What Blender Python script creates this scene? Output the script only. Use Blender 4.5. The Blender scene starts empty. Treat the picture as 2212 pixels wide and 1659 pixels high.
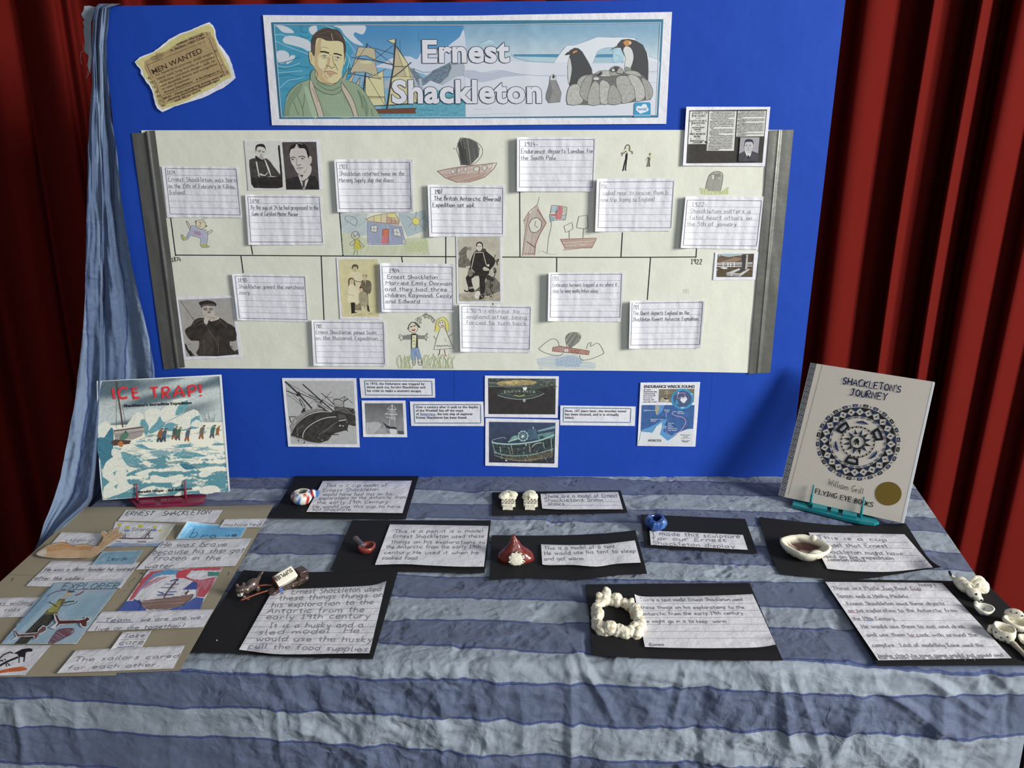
import bpy, bmesh, math, random
from mathutils import Vector, Matrix, noise, geometry
random.seed(7)
SC = bpy.context.scene
COL = SC.collection

# ------------------------------------------------------------------ camera, light, exposure
W, H, FPX = 2212.0, 1659.0, 1661.0
PITCH = math.radians(17.6)
TZ = 0.75                       # table top height
CAM = Vector((0, 0, TZ + 0.775))
FW = Vector((0, math.cos(PITCH), -math.sin(PITCH)))
UP = Vector((0, math.sin(PITCH), math.cos(PITCH)))
RT = Vector((1, 0, 0))
cd = bpy.data.cameras.new('camera'); cam = bpy.data.objects.new('camera', cd); COL.objects.link(cam)
cd.sensor_width = 36; cd.lens = FPX / W * 36; cd.clip_start = 0.02
cam.location = CAM; cam.rotation_euler = (math.pi/2 - PITCH, 0, 0)
SC.camera = cam

wd = bpy.data.worlds.new('world'); SC.world = wd; wd.use_nodes = True
wd.node_tree.nodes['Background'].inputs[0].default_value = (0.62, 0.68, 0.80, 1)
wd.node_tree.nodes['Background'].inputs[1].default_value = 0.13
def area(name, loc, target, size, energy, color, sy=None):
    l = bpy.data.lights.new(name, 'AREA'); l.energy = energy; l.color = color; l.shape = 'RECTANGLE'
    l.size = size; l.size_y = sy or size
    o = bpy.data.objects.new(name, l); COL.objects.link(o); o.location = loc
    o.rotation_euler = (Vector(target) - Vector(loc)).to_track_quat('-Z', 'Y').to_euler()
    return o
area('hall_window_light', (4.0, -0.9, 2.55), (0.1, 1.5, 1.1), 1.3, 205, (1.0, 0.985, 0.95), 1.5)
area('hall_front_fill', (0.9, -2.6, 2.4), (0.1, 1.4, 0.8), 2.0, 24, (0.86, 0.93, 1.0), 1.6)  # added soft cool fill from behind the camera, no actual ceiling lamp
SC.view_settings.view_transform = 'Standard'; SC.view_settings.look = 'None'
SC.view_settings.gamma = 1; SC.view_settings.use_curve_mapping = False
SC.view_settings.exposure = 0.62

# ------------------------------------------------------------------ helpers
def lin(c):
    if isinstance(c, str):
        c = c.lstrip('#'); c = tuple(int(c[i:i+2], 16)/255 for i in (0, 2, 4))
    return tuple(x/12.92 if x <= 0.04045 else ((x+0.055)/1.055)**2.4 for x in c[:3])
def ray(px, py):
    return (FW + RT*((px - W/2)/FPX) - UP*((py - H/2)/FPX))
def hit(px, py, P, N):
    d = ray(px, py); return CAM + d*((P - CAM).dot(N)/d.dot(N))
def project(v):
    d = v - CAM; z = d.dot(FW)
    return (W/2 + FPX*d.dot(RT)/z, H/2 - FPX*d.dot(UP)/z)
ZUP = Vector((0, 0, 1)); YF = Vector((0, -1, 0))
CLOTH = TZ + 0.0085             # resting height of things on the cloth
BY = 1.69                       # front face of the board
def tab(px, py, z=CLOTH): return hit(px, py, Vector((0, 0, z)), ZUP)
def mpp(p): return (p - CAM).dot(FW)/FPX
def smooth(a, b, x):
    t = min(1, max(0, (x-a)/(b-a))); return t*t*(3-2*t)
def lerp(a, b, t): return a + (b-a)*t

def link(name, me, mat=None, parent=None, sm=False):
    o = bpy.data.objects.new(name, me); COL.objects.link(o)
    if mat:
        for m in (mat if isinstance(mat, (list, tuple)) else [mat]): me.materials.append(m)
    if parent is not None: o.parent = parent
    if sm: me.shade_smooth()
    return o
def mesh(name, verts, faces, cols=None, parent=None, mat=None, sm=False):
    me = bpy.data.meshes.new(name); me.from_pydata([tuple(v) for v in verts], [], faces); me.update()
    if cols:
        a = me.color_attributes.new('Col', 'FLOAT_COLOR', 'POINT')
        fl = []
        for c in cols: fl += [c[0], c[1], c[2], 1.0]
        a.data.foreach_set('color', fl)
    return link(name, me, mat, parent, sm)
def tag(o, label=None, cat=None, group=None, kind=None):
    if label: o['label'] = label
    if cat: o['category'] = cat
    if group: o['group'] = group
    if kind: o['kind'] = kind
    return o
def empty(name, loc=(0, 0, 0)):
    o = bpy.data.objects.new(name, None); COL.objects.link(o); o.location = loc; o.empty_display_size = .02
    return o

def material(name, color=None, rough=0.8, attr=False, grain=0.0, gscale=400, bump=0.0, bscale=300, spec=0.3,
             sheen=0, metal=0, coat=0, bump2=0, b2scale=30):
    m = bpy.data.materials.new(name); m.use_nodes = True; nt = m.node_tree; N = nt.nodes; L = nt.links
    b = N['Principled BSDF']; b.inputs['Roughness'].default_value = rough
    b.inputs['Specular IOR Level'].default_value = spec; b.inputs['Metallic'].default_value = metal
    if sheen: b.inputs['Sheen Weight'].default_value = sheen
    if coat: b.inputs['Coat Weight'].default_value = coat; b.inputs['Coat Roughness'].default_value = .12
    tc = N.new('ShaderNodeTexCoord')
    if attr:
        a = N.new('ShaderNodeAttribute'); a.attribute_name = 'Col'; src = a.outputs['Color']
    else:
        a = N.new('ShaderNodeRGB'); a.outputs[0].default_value = (*lin(color), 1); src = a.outputs[0]
    if grain:
        n = N.new('ShaderNodeTexNoise'); n.inputs['Scale'].default_value = gscale; n.inputs['Detail'].default_value = 3
        L.new(tc.outputs['Object'], n.inputs['Vector'])
        mr = N.new('ShaderNodeMapRange'); mr.inputs['From Min'].default_value = .3; mr.inputs['From Max'].default_value = .7
        mr.inputs['To Min'].default_value = 1-grain; mr.inputs['To Max'].default_value = 1+grain
        L.new(n.outputs['Fac'], mr.inputs['Value'])
        mx = N.new('ShaderNodeVectorMath'); mx.operation = 'SCALE'
        L.new(src, mx.inputs[0]); L.new(mr.outputs[0], mx.inputs['Scale']); src = mx.outputs[0]
    L.new(src, b.inputs['Base Color'])
    prev = None
    for st, scl in ((bump, bscale), (bump2, b2scale)):
        if not st: continue
        n = N.new('ShaderNodeTexNoise'); n.inputs['Scale'].default_value = scl; n.inputs['Detail'].default_value = 4
        L.new(tc.outputs['Object'], n.inputs['Vector'])
        bp = N.new('ShaderNodeBump'); bp.inputs['Strength'].default_value = st; bp.inputs['Distance'].default_value = .3/scl
        L.new(n.outputs['Fac'], bp.inputs['Height'])
        if prev: L.new(prev, bp.inputs['Normal'])
        prev = bp.outputs[0]
    if prev: L.new(prev, b.inputs['Normal'])
    return m

M_PAPER = material('white_paper', '#dcdce2', .75, grain=.02, gscale=60, bump=.12, bscale=900, bump2=.35, b2scale=45)
M_NOTE = material('note_paper', '#d9d8dc', .75, grain=.02, gscale=60, bump=.12, bscale=900, bump2=.4, b2scale=38)
M_ROLL = material('roll_paper', '#d9dacb', .8, grain=.03, gscale=25, bump=.15, bscale=800, bump2=.14, b2scale=14)
M_TAN = material('tan_sugar_paper', '#9c927c', .9, grain=.05, gscale=500, bump=.15, bscale=900)
M_BLACK = material('black_card', '#1d1d1f', .75, grain=.12, gscale=700, bump=.1, bscale=900, spec=.22)
M_BLUE = material('blue_backing', '#1a43a6', .7, grain=.02, gscale=300, bump=.06, bscale=900, bump2=.12, b2scale=4, spec=.18)
M_INK = material('printed_ink', rough=.6, attr=True, grain=.05, gscale=900, spec=.25)
M_PENCIL = material('pencil', rough=.8, attr=True, grain=.16, gscale=1500, spec=.2)
M_PAINT = material('painted_clay', rough=.32, attr=True, grain=.05, gscale=300, bump=.25, bscale=160, spec=.5, coat=.35)
M_CLAY = material('matt_clay', rough=.6, attr=True, grain=.05, gscale=300, bump=.35, bscale=160, spec=.3)
M_SILVER = material('duct_tape', '#6f6f69', .40, grain=.05, gscale=60, bump=.25, bscale=700, spec=.5, metal=.5, bump2=.12, b2scale=20)

# ------------------------------------------------------------------ sheets
def homog(q):
    (x0, y0), (x1, y1), (x2, y2), (x3, y3) = q
    dx1, dx2, sx = x1-x2, x3-x2, x0-x1+x2-x3
    dy1, dy2, sy = y1-y2, y3-y2, y0-y1+y2-y3
    den = dx1*dy2-dx2*dy1
    g = (sx*dy2-dx2*sy)/den; h = (dx1*sy-sx*dy1)/den
    return Matrix(((x1-x0+g*x1, x3-x0+h*x3, x0), (y1-y0+g*y1, y3-y0+h*y3, y0), (g, h, 1)))
def hmap(M, s, t):
    v = M @ Vector((s, t, 1)); return (v.x/v.z, v.y/v.z)
def catmull(pts, n=6, closed=False):
    out = []; m = len(pts)
    if m < 3: return list(pts)
    rng = range(m if closed else m-1)
    for i in rng:
        if closed: p = [pts[(i+k) % m] for k in (-1, 0, 1, 2)]
        else: p = [pts[min(m-1, max(0, i+k))] for k in (-1, 0, 1, 2)]
        for j in range(n):
            t = j/n; t2 = t*t; t3 = t2*t
            out.append(tuple(.5*((2*p[1][a]) + (-p[0][a]+p[2][a])*t + (2*p[0][a]-5*p[1][a]+4*p[2][a]-p[3][a])*t2 +
                       (-p[0][a]+3*p[1][a]-3*p[2][a]+p[3][a])*t3) for a in (0, 1)))
    if not closed: out.append(pts[-1])
    return out
def along(poly, t):
    f = t*(len(poly)-1); i = min(len(poly)-2, int(f)); u = f-i
    return (lerp(poly[i][0], poly[i+1][0], u), lerp(poly[i][1], poly[i+1][1], u))
def Z(o):
    ox, oy, k = o
    def f(s):
        if isinstance(s, str):
            return [tuple((float(a)/k+ob) for a, ob in zip(p.split(','), (ox, oy))) for p in s.split()]
        return (s[0]/k+ox, s[1]/k+oy)
    return f
BOARD = (Vector((0, BY, 0)), YF)
TABLE = (Vector((0, 0, CLOTH)), ZUP)

def subdiv(pts, tris, L):
    pts = list(pts)
    for _ in range(9):
        cut = {}; out = []; done = True
        def mid(i, j):
            k = (min(i, j), max(i, j))
            if k not in cut:
                a, b = pts[k[0]], pts[k[1]]
                cut[k] = len(pts) if math.hypot(a[0]-b[0], a[1]-b[1]) > L else -1
                if cut[k] >= 0: pts.append(((a[0]+b[0])/2, (a[1]+b[1])/2))
            return cut[k]
        for a, b, c in tris:
            m = [mid(a, b), mid(b, c), mid(c, a)]; n = sum(x >= 0 for x in m)
            if n == 0: out.append((a, b, c)); continue
            done = False
            if n == 3: out += [(a, m[0], m[2]), (m[0], b, m[1]), (m[2], m[1], c), (m[0], m[1], m[2])]
            else:
                while not (m[0] >= 0 and (n == 1 or m[1] >= 0)):
                    a, b, c = b, c, a; m = [m[1], m[2], m[0]]
                if n == 1: out += [(a, m[0], c), (m[0], b, c)]
                else: out += [(m[0], b, m[1]), (a, m[0], m[1]), (a, m[1], c)]
        tris = out
        if done: break
    return pts, tris
def tess(pts):
    out = []
    for t in geometry.tessellate_polygon([[Vector((a, b, 0)) for a, b in pts]]):
        a, b, c = [Vector((*pts[i], 0)) for i in t]
        cr = (b-a).cross(c-a).z
        if abs(cr) < 1e-9: continue
        out.append(tuple(t) if cr < 0 else tuple(reversed(t)))
    return out

class Sheet:
    """a real sheet lying on a real plane; q = its four corners, seen at those pixels"""
    def __init__(s, name, plane, q, off=.0006, lift=None, mat=None, thick=.0004, nu=2, nv=2, top=None, bottom=None,
                 left=None, right=None, parent=None, label=None, cat=None, group=None, outline=None):
        s.P, s.N = plane; s.q = q; s.M = homog(q); s.Mi = s.M.inverted(); s.off = off
        if lift:      # sampled on the sheet's own grid so that marks lie exactly on it
            g0, gu, gv = lift, nu, nv
            T = [[g0(i/gu, j/gv) for i in range(gu+1)] for j in range(gv+1)]
            def lift(a, b):
                x = a*gu; y = b*gv; i = min(gu-1, max(0, int(x))); j = min(gv-1, max(0, int(y))); x -= i; y -= j
                return (T[j][i]*(1-x)+T[j][i+1]*x)*(1-y)+(T[j+1][i]*(1-x)+T[j+1][i+1]*x)*y
        s.lift = lift
        if outline:
            pts = list(outline); tris = tess(pts)
            pts, tris = subdiv(pts, tris, 11 if lift else 60)
            n = len(pts); vs = [s.pos(*p) for p in pts]; vs += [s.pos(*p, ex=-thick) for p in pts]
            fs = []; ec = {}
            for t in tris:
                fs.append(t); fs.append(tuple(i+n for i in reversed(t)))
                for k in range(3):
                    a, b = t[k], t[(k+1) % 3]; ec[(a, b)] = 1
            for a, b in ec:
                if (b, a) not in ec: fs.append((b, a, a+n, b+n))
        else:
            e = {}
            for k, arr, a, b in (('t', top, q[0], q[1]), ('b', bottom, q[3], q[2]), ('l', left, q[0], q[3]), ('r', right, q[1], q[2])):
                e[k] = catmull([a]+list(arr)+[b], 6) if arr else [a, b]
            g = []
            for j in range(nv+1):
                v = j/nv
                for i in range(nu+1):
                    u = i/nu
                    pt = along(e['t'], u); pb = along(e['b'], u); pl = along(e['l'], v); pr = along(e['r'], v)
                    g.append(tuple((1-v)*pt[a]+v*pb[a]+(1-u)*pl[a]+u*pr[a] -
                             ((1-u)*(1-v)*q[0][a]+u*(1-v)*q[1][a]+u*v*q[2][a]+(1-u)*v*q[3][a]) for a in (0, 1)))
            n = len(g); vs = [s.pos(*p) for p in g] + [s.pos(*p, ex=-thick) for p in g]
            fs = []; w = nu+1
            for j in range(nv):
                for i in range(nu):
                    a = j*w+i; f = (a, a+w, a+w+1, a+1); fs.append(f); fs.append(tuple(k+n for k in reversed(f)))
            bd = [i for i in range(nu)] + [j*w+nu for j in range(nv)] + [nv*w+i for i in range(nu, 0, -1)] + [j*w for j in range(nv, 0, -1)]
            for k in range(len(bd)):
                a, b = bd[k], bd[(k+1) % len(bd)]; fs.append((a, b, b+n, a+n))
        s.o = mesh(name, vs, fs, mat=mat, parent=parent)
        if lift: s.o.data.shade_smooth(); s.o.data.set_sharp_from_angle(angle=.7)
        if label: tag(s.o, label, cat, group)
    def st(s, px, py):
        v = s.Mi @ Vector((px, py, 1)); return (v.x/v.z, v.y/v.z)
    def pos(s, px, py, ex=0):
        h = s.off + ex
        if s.lift:
            a, b = s.st(px, py); h += s.lift(min(1.1, max(-.1, a)), min(1.1, max(-.1, b)))
        return hit(px, py, s.P + s.N*h, s.N)
    def px(s, a, b): return hmap(s.M, a, b)
    def up(s, p):
        a, b = s.st(*p); q = s.px(a, b-.04); d = (q[0]-p[0], q[1]-p[1]); l = math.hypot(*d) or 1
        return (d[0]/l, d[1]/l)

FONT = {}
_F = '''a|3,3.4 1.8,4 .5,3 .2,1.6 .8,.3 1.8,.1 3,1.3;3,4 3,.6 3.6,0
b|.2,7 .2,0;.2,2.8 1.5,4 2.8,3.1 2.9,1.3 1.8,.1 .2,.5
c|2.8,3.4 1.6,4 .3,2.8 .3,1.2 1.4,0 2.9,.6
d|3,3.3 1.6,4 .2,2.8 .4,.8 1.6,0 3,.8;3,7 3,0
e|.3,2 2.8,2.2 2.4,3.6 1.3,4 .2,2.6 .4,.8 1.6,0 2.9,.6
f|2.6,6.4 1.6,7 1,5.8 1,0;0,4 2.3,4
g|3,3.4 1.5,4 .2,2.6 .6,.6 1.8,.2 3,1;3,4 3,-1.5 2,-3 .4,-2.4
h|.2,7 .2,0;.2,2.6 1.4,4 2.6,3.4 2.8,0
i|.5,4 .5,0;.5,5.6 .6,5.9
j|1.5,4 1.4,-2 .6,-3 -.2,-2.4;1.5,5.6 1.6,5.9
k|.2,7 .2,0;2.5,4 .3,1.8 2.7,0
l|.5,7 .5,.8 1.2,0
m|.2,4 .2,0;.2,2.8 1.2,4 2.1,3.2 2.2,0;2.2,2.8 3.3,4 4.2,3.2 4.3,0
n|.2,4 .2,0;.2,2.6 1.4,4 2.6,3.2 2.8,0
o|1.6,4 .3,3 .2,1.2 1.4,0 2.8,.9 2.9,2.8 1.6,4
p|.2,4 .2,-3;.2,2.8 1.5,4 2.8,3.1 2.9,1.3 1.8,.1 .2,.5
q|3,3.3 1.6,4 .2,2.8 .4,.8 1.6,0 3,.8;3,4 3,-3 3.8,-2.4
r|.2,4 .2,0;.2,2.4 1.2,3.8 2.3,3.7
s|2.5,3.5 1.4,4 .4,3.2 2.3,1.3 1.7,.1 .2,.5
t|1,6 1,.8 2,0;0,4 2.2,4
u|.2,4 .4,.8 1.5,0 2.8,1.2;2.8,4 2.8,0
v|.1,4 1.5,0 2.8,4
w|.1,4 1.1,0 2.1,3.2 3.2,0 4.1,4
x|.2,4 2.8,0;2.8,4 .2,0
y|.2,4 1.6,.6;2.9,4 1.2,-2.6 .2,-2.6
z|.2,4 2.8,4 .2,0 2.8,0
A|0,0 2,7 4,0;.8,2.6 3.3,2.6
B|.2,0 .2,7 2.5,6.7 2.8,5 .4,3.8 3,3 3.2,1 .2,0
C|3.6,6 2.2,7 .4,5 .3,2 2,0 3.7,1
D|.2,0 .2,7 2.8,6 3.8,3.5 2.8,.8 .2,0
E|3.4,7 .3,7 .3,0 3.5,0;.3,3.6 2.8,3.6
F|3.4,7 .3,7 .3,0;.3,3.6 2.8,3.6
G|3.6,6 2.2,7 .4,5 .3,2 2,0 3.6,1 3.6,3 2.2,3
H|.2,7 .2,0;3.6,7 3.6,0;.2,3.5 3.6,3.5
I|.2,7 2.2,7;1.2,7 1.2,0;.2,0 2.2,0
J|1,7 3.4,7;2.4,7 2.3,1 1.2,0 .2,1
K|.2,7 .2,0;3.2,7 .3,3.2 3.4,0
L|.3,7 .3,0 3.2,0
M|.2,0 .4,7 2.4,2.4 4.4,7 4.7,0
N|.2,0 .3,7 3.6,0 3.7,7
O|2,7 .4,5 .3,2 2,0 3.7,2 3.6,5.2 2,7
P|.2,0 .2,7 2.8,6.6 3,4.4 .3,3.3
Q|2,7 .4,5 .3,2 2,0 3.7,2 3.6,5.2 2,7;2.4,1.8 4,-.6
R|.2,0 .2,7 2.8,6.6 3,4.4 .3,3.5 3.3,0
S|3.3,6.1 2,7 .5,5.8 1,4 2.9,3 3,.9 1.6,0 .2,1
T|.1,7 3.9,7;2,7 2,0
U|.2,7 .4,1.6 2,0 3.5,1.6 3.6,7
V|.1,7 2,0 3.9,7
W|.1,7 1.3,0 2.5,5.6 3.8,0 5,7
X|.2,7 3.6,0;3.6,7 .2,0
Y|.1,7 2,3.6 3.8,7;2,3.6 2,0
Z|.2,7 3.6,7 .2,0 3.6,0
0|1.6,7 .3,5 .3,2 1.6,0 3,2 3,5 1.6,7
1|.4,5.6 1.5,7 1.5,0;.5,0 2.4,0
2|.3,5.6 1.5,7 2.9,5.8 2.4,3.6 .2,0 3.1,0
3|.3,6.6 2.4,6.6 2.6,4.6 1.2,3.8 2.9,2.6 2.4,.4 .2,.4
4|1,7 .2,2.6 3,2.6;2.2,4.6 2,0
5|2.9,7 .6,7 .4,4 2,4.2 3,2.4 2,.2 .2,.5
6|2.4,7 .6,4.4 .3,1.8 1.6,0 2.8,1.4 2,3.4 .5,2.4
7|.2,7 3,7 1.2,0
8|1.6,3.8 .5,5.4 1.6,7 2.7,5.4 1.6,3.8 .3,1.8 1.6,0 2.9,1.8 1.6,3.8
9|2.9,5.4 1.6,7 .4,5.4 1.4,3.8 2.9,5;2.9,6.4 2.7,0
.|.4,0 .6,.4
,|.6,.6 .2,-1
!|.5,7 .5,2;.5,.4 .6,0
-|.2,2.6 2.6,2.6
(|1.4,7.4 .4,5 .4,2 1.4,-.4
)|.2,7.4 1.2,5 1.2,2 .2,-.4
'|.5,7 .4,5.6'''
for ln in _F.split('\n'):
    ch, d = ln[0], ln[2:]
    st_ = [[tuple(float(v) for v in p.split(',')) for p in k.split()] for k in d.split(';')]
    FONT[ch] = (st_, max(p[0] for k in st_ for p in k)+1.1)
_fc = {}
def font_mesh(body, offset=0.0, shear=0.0, space=1.0):
    k = (body, offset, shear, space)
    if k in _fc: return _fc[k]
    cu = bpy.data.curves.new('t', 'FONT'); cu.body = body; cu.size = 1; cu.offset = offset; cu.shear = shear
    cu.space_character = space; cu.resolution_u = 3
    o = bpy.data.objects.new('t', cu); COL.objects.link(o)
    dg = bpy.context.evaluated_depsgraph_get(); me = bpy.data.meshes.new_from_object(o.evaluated_get(dg))
    me.calc_loop_triangles()
    v = [(p.co.x, p.co.y) for p in me.vertices]; f = [tuple(t.vertices) for t in me.loop_triangles]
    bpy.data.objects.remove(o); bpy.data.curves.remove(cu); bpy.data.meshes.remove(me)
    _fc[k] = (v, f); return _fc[k]

class Ink:
    """flat marks printed, written or drawn on a sheet (one thin mesh that follows the sheet)"""
    def __init__(s, sheet, base=.00025):
        s.S = sheet; s.v = []; s.f = []; s.c = []; s.k = 0; s.last = None; s.base = base
    def lay(s, key):
        if key is None or key != s.last: s.k += 1; s.last = key
        return s.k
    def add(s, pts, tris, col, L=None):
        ex = s.base + s.k*.000008
        n = len(s.v)
        for p in pts:
            s.v.append(s.S.pos(p[0], p[1], ex))
            s.c.append(col(p[0], p[1]) if callable(col) else col)
        for t in tris: s.f.append(tuple(i+n for i in t))
    def poly(s, pts, col, sm=0, L=None, same=False):
        if isinstance(col, (str, tuple)): col = lin(col)
        if sm: pts = catmull(pts, sm, True)
        if not same: s.lay(None)
        pts = list(pts); tris = tess(pts)
        if L is None: L = 5 if callable(col) else (12 if s.S.lift else None)
        if L: pts, tris = subdiv(pts, tris, L)
        s.add(pts, tris, col)
    def line(s, pts, w, col, sm=0, closed=False, L=7):
        if isinstance(col, (str, tuple)): key = col; col = lin(col)
        else: key = id(col)
        if sm: pts = catmull(pts, sm, closed)
        pts = list(pts)
        if closed: pts.append(pts[0])
        s.lay(('l', key))
        r = [pts[0]]
        for a, b in zip(pts, pts[1:]):
            d = math.hypot(b[0]-a[0], b[1]-a[1])
            if d < .05: continue
            n = max(1, int(d/L)+1) if s.S.lift else 1
            for j in range(1, n+1): r.append((lerp(a[0], b[0], j/n), lerp(a[1], b[1], j/n)))
        if len(r) < 2: return
        P = []; 
        for i, p in enumerate(r):
            a = r[max(0, i-1)]; b = r[min(len(r)-1, i+1)]
            dx, dy = b[0]-a[0], b[1]-a[1]; l = math.hypot(dx, dy) or 1
            ww = w(i/(len(r)-1)) if callable(w) else w
            nx, ny = -dy/l*ww/2, dx/l*ww/2
            P += [(p[0]+nx, p[1]+ny), (p[0]-nx, p[1]-ny)]
        s.add(P, [(2*i, 2*i+2, 2*i+3, 2*i+1) for i in range(len(r)-1)], col)
    def hatch(s, pts, col, ang=30, gap=2.2, w=1.2, jit=.6, sm=0):
        if sm: pts = catmull(pts, sm, True)
        a = math.radians(ang); ca, sa = math.cos(a), math.sin(a)
        R = [(x*ca+y*sa, -x*sa+y*ca) for x, y in pts]
        y = min(p[1] for p in R)+gap*.4; ym = max(p[1] for p in R)
        s.lay(None); s.last = None
        while y < ym:
            xs = []
            for p, q in zip(R, R[1:]+R[:1]):
                if (p[1] <= y) != (q[1] <= y): xs.append(p[0]+(y-p[1])/(q[1]-p[1])*(q[0]-p[0]))
            xs.sort()
            for x0, x1 in zip(xs[::2], xs[1::2]):
                x0 += random.uniform(-jit, jit); x1 += random.uniform(-jit, jit)
                y0 = y+random.uniform(-jit, jit)*.5; y1 = y+random.uniform(-jit, jit)*.5
                if x1 > x0: s.line([(x0*ca-y0*sa, x0*sa+y0*ca), (x1*ca-y1*sa, x1*sa+y1*ca)], w*random.uniform(.6, 1.3), col)
            y += gap*random.uniform(.75, 1.25)
    def hand(s, text, p0, p1, h, col='#7c7d85', w=1.0, jit=.35):
        adv = sum((FONT[c][1] if c in FONT else 3.2) for c in text) - 1
        L = math.hypot(p1[0]-p0[0], p1[1]-p0[1]); sx = L/adv; ex = ((p1[0]-p0[0])/L*sx, (p1[1]-p0[1])/L*sx)
        u = s.S.up(((p0[0]+p1[0])/2, (p0[1]+p1[1])/2)); x = 0
        k = h/7/max(.5, abs(u[1])) if u[1] else h/7
        for c in text:
            if c not in FONT: x += 3.2; continue
            dy = random.uniform(-jit, jit); sc = random.uniform(.9, 1.12)
            for st in FONT[c][0]:
                P = []
                for a, b in st:
                    a2 = x+a+random.uniform(-.15, .15); b2 = b*sc+dy+random.uniform(-.15, .15)
                    P.append((p0[0]+ex[0]*a2+u[0]*k*b2, p0[1]+ex[1]*a2+u[1]*k*b2))
                if len(P) > 4: P = catmull(P, 2)
                s.line(P, w, col)
            x += FONT[c][1]
    def text(s, body, p0, p1, h, col, bold=0.0, shear=0.0, space=1.0, up=True):
        v, f = font_mesh(body, bold, shear, space)
        x0 = min(p[0] for p in v); x1 = max(p[0] for p in v)
        dx, dy = p1[0]-p0[0], p1[1]-p0[1]; u = s.S.up(((p0[0]+p1[0])/2, (p0[1]+p1[1])/2)); k = h/.69/max(.5, abs(u[1]))
        if up: s.lay(None); s.k += 5
        if s.S.lift and h > 15: v, f = subdiv(v, f, .15)
        s.add([(p0[0]+dx*(a-x0)/(x1-x0)+u[0]*k*b, p0[1]+dy*(a-x0)/(x1-x0)+u[1]*k*b) for a, b in v], f, lin(col))
    def build(s, name='print', mat=None, parent=None, label=None):
        o = mesh(name, s.v, s.f, s.c, parent or s.S.o, mat or M_INK)
        if label: o['label'] = label
        return o

def nz(x, y, f=1, sd=0): return noise.noise(Vector((x*f, y*f, sd)))
def tone(c, amp=.15, f=.12, sd=0, c2=None, y0=0, y1=1):
    a = lin(c); b = lin(c2) if c2 else a
    def fn(x, y):
        t = min(1, max(0, (y-y0)/(y1-y0))) if c2 else 0
        m = 1+amp*(nz(x, y, f, sd)+.6*nz(x, y, f*3, sd+5))*2
        return tuple(max(0, (p+(q-p)*t)*m) for p, q in zip(a, b))
    return fn
def ell(cx, cy, rx, ry=None, n=18, rot=0):
    ry = rx if ry is None else ry; r = math.radians(rot)
    return [(cx+rx*math.cos(t)*math.cos(r)-ry*math.sin(t)*math.sin(r), cy+rx*math.cos(t)*math.sin(r)+ry*math.sin(t)*math.cos(r))
            for t in [i*2*math.pi/n for i in range(n)]]
def blotch(pts, j=1.2, n=4):
    out = []
    for a, b in zip(pts, pts[1:]+pts[:1]):
        for i in range(n):
            out.append((lerp(a[0], b[0], i/n)+random.uniform(-j, j), lerp(a[1], b[1], i/n)+random.uniform(-j, j)))
    return out

def tube(name, pts, r, mat, parent=None, n=8):
    cu = bpy.data.curves.new(name, 'CURVE'); cu.dimensions = '3D'; cu.bevel_depth = r; cu.bevel_resolution = 2; cu.use_fill_caps = True
    sp = cu.splines.new('POLY'); sp.points.add(len(pts)-1)
    for q, p in zip(sp.points, pts): q.co = (*p, 1)
    o = bpy.data.objects.new(name, cu); COL.objects.link(o); dg = bpy.context.evaluated_depsgraph_get()
    me = bpy.data.meshes.new_from_object(o.evaluated_get(dg)); bpy.data.objects.remove(o); bpy.data.curves.remove(cu)
    return link(name, me, mat, parent, sm=True)
# ------------------------------------------------------------------ the hall: floor, back wall
def box_mesh(name, lo, hi, mat, parent=None, bev=0.0):
    bm = bmesh.new(); bmesh.ops.create_cube(bm, size=1)
    for v in bm.verts:
        v.co = Vector([lerp(lo[i], hi[i], v.co[i]+.5) for i in range(3)])
    if bev: bmesh.ops.bevel(bm, geom=bm.edges[:], offset=bev, segments=2, affect='EDGES', profile=.6)
    me = bpy.data.meshes.new(name); bm.to_mesh(me); bm.free()
    return link(name, me, mat, parent)
M_FLOOR = material('hall_floor', '#3b2a1e', .5, grain=.15, gscale=12)
M_WALL = material('hall_wall', '#8d8a80', .9, grain=.03)
tag(box_mesh('floor', (-4, -3, -.05), (4, 3.2, 0), M_FLOOR), kind='structure')
tag(box_mesh('wall_back', (-4, 3.0, 0), (4, 3.2, 3.4), M_WALL), kind='structure')

# ------------------------------------------------------------------ stage curtains
M_CURT = material('red_velvet', '#5f140f', .9, grain=.10, gscale=900, bump=.15, bscale=1200, spec=.08)
def curtain(name, prof, label, sway, z0=.02, z1=3.0):
    """prof = (x, forward depth) of the folds, already in metres"""
    fine = catmull(prof, 7); rows = 26; vs = []; fs = []
    for j in range(rows+1):
        z = lerp(z1, z0, j/rows)
        for i, (x, d) in enumerate(fine):
            t = (z1-z)/(z1-z0)
            vs.append((x+sway*(1.5-z)*(.04)+.012*nz(x*2, z, .9, 3)*t*2, 2.24-.8*d*(1.0+.12*math.sin(x*3+z)), z))
    w = len(fine); n = len(vs)
    for j in range(rows):
        for i in range(w-1): a = j*w+i; fs.append((a, a+w, a+w+1, a+1))
    o = mesh(name, vs, fs, mat=M_CURT, sm=True)
    return tag(o, label, 'curtain', 'red stage curtains behind the board')
def cx(px, d=.1):
    P = hit(px, 0, Vector((0, 2.24-d, 0)), YF); return (P.x, d)
right = [cx(p, d) for p, d in ((1182, .03), (1225, .08), (1270, .08), (1330, .02), (1400, .09), (1480, .02), (1570, .10), (1640, .02),
         (1720, .09), (1790, .05), (1830, .0), (1856, .03), (1880, .115), (1918, .125), (1945, .05), (1985, -.02), (2012, .03), (2030, .13), (2041, .125),
         (2046, .085), (2066, .075), (2090, .0), (2112, .03), (2134, .15), (2148, .16), (2150, .06), (2166, -.03), (2188, .03), (2210, .12), (2250, .13), (2290, .02),
         (2340, .12), (2400, .02), (2460, .12), (2540, .0))]
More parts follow.
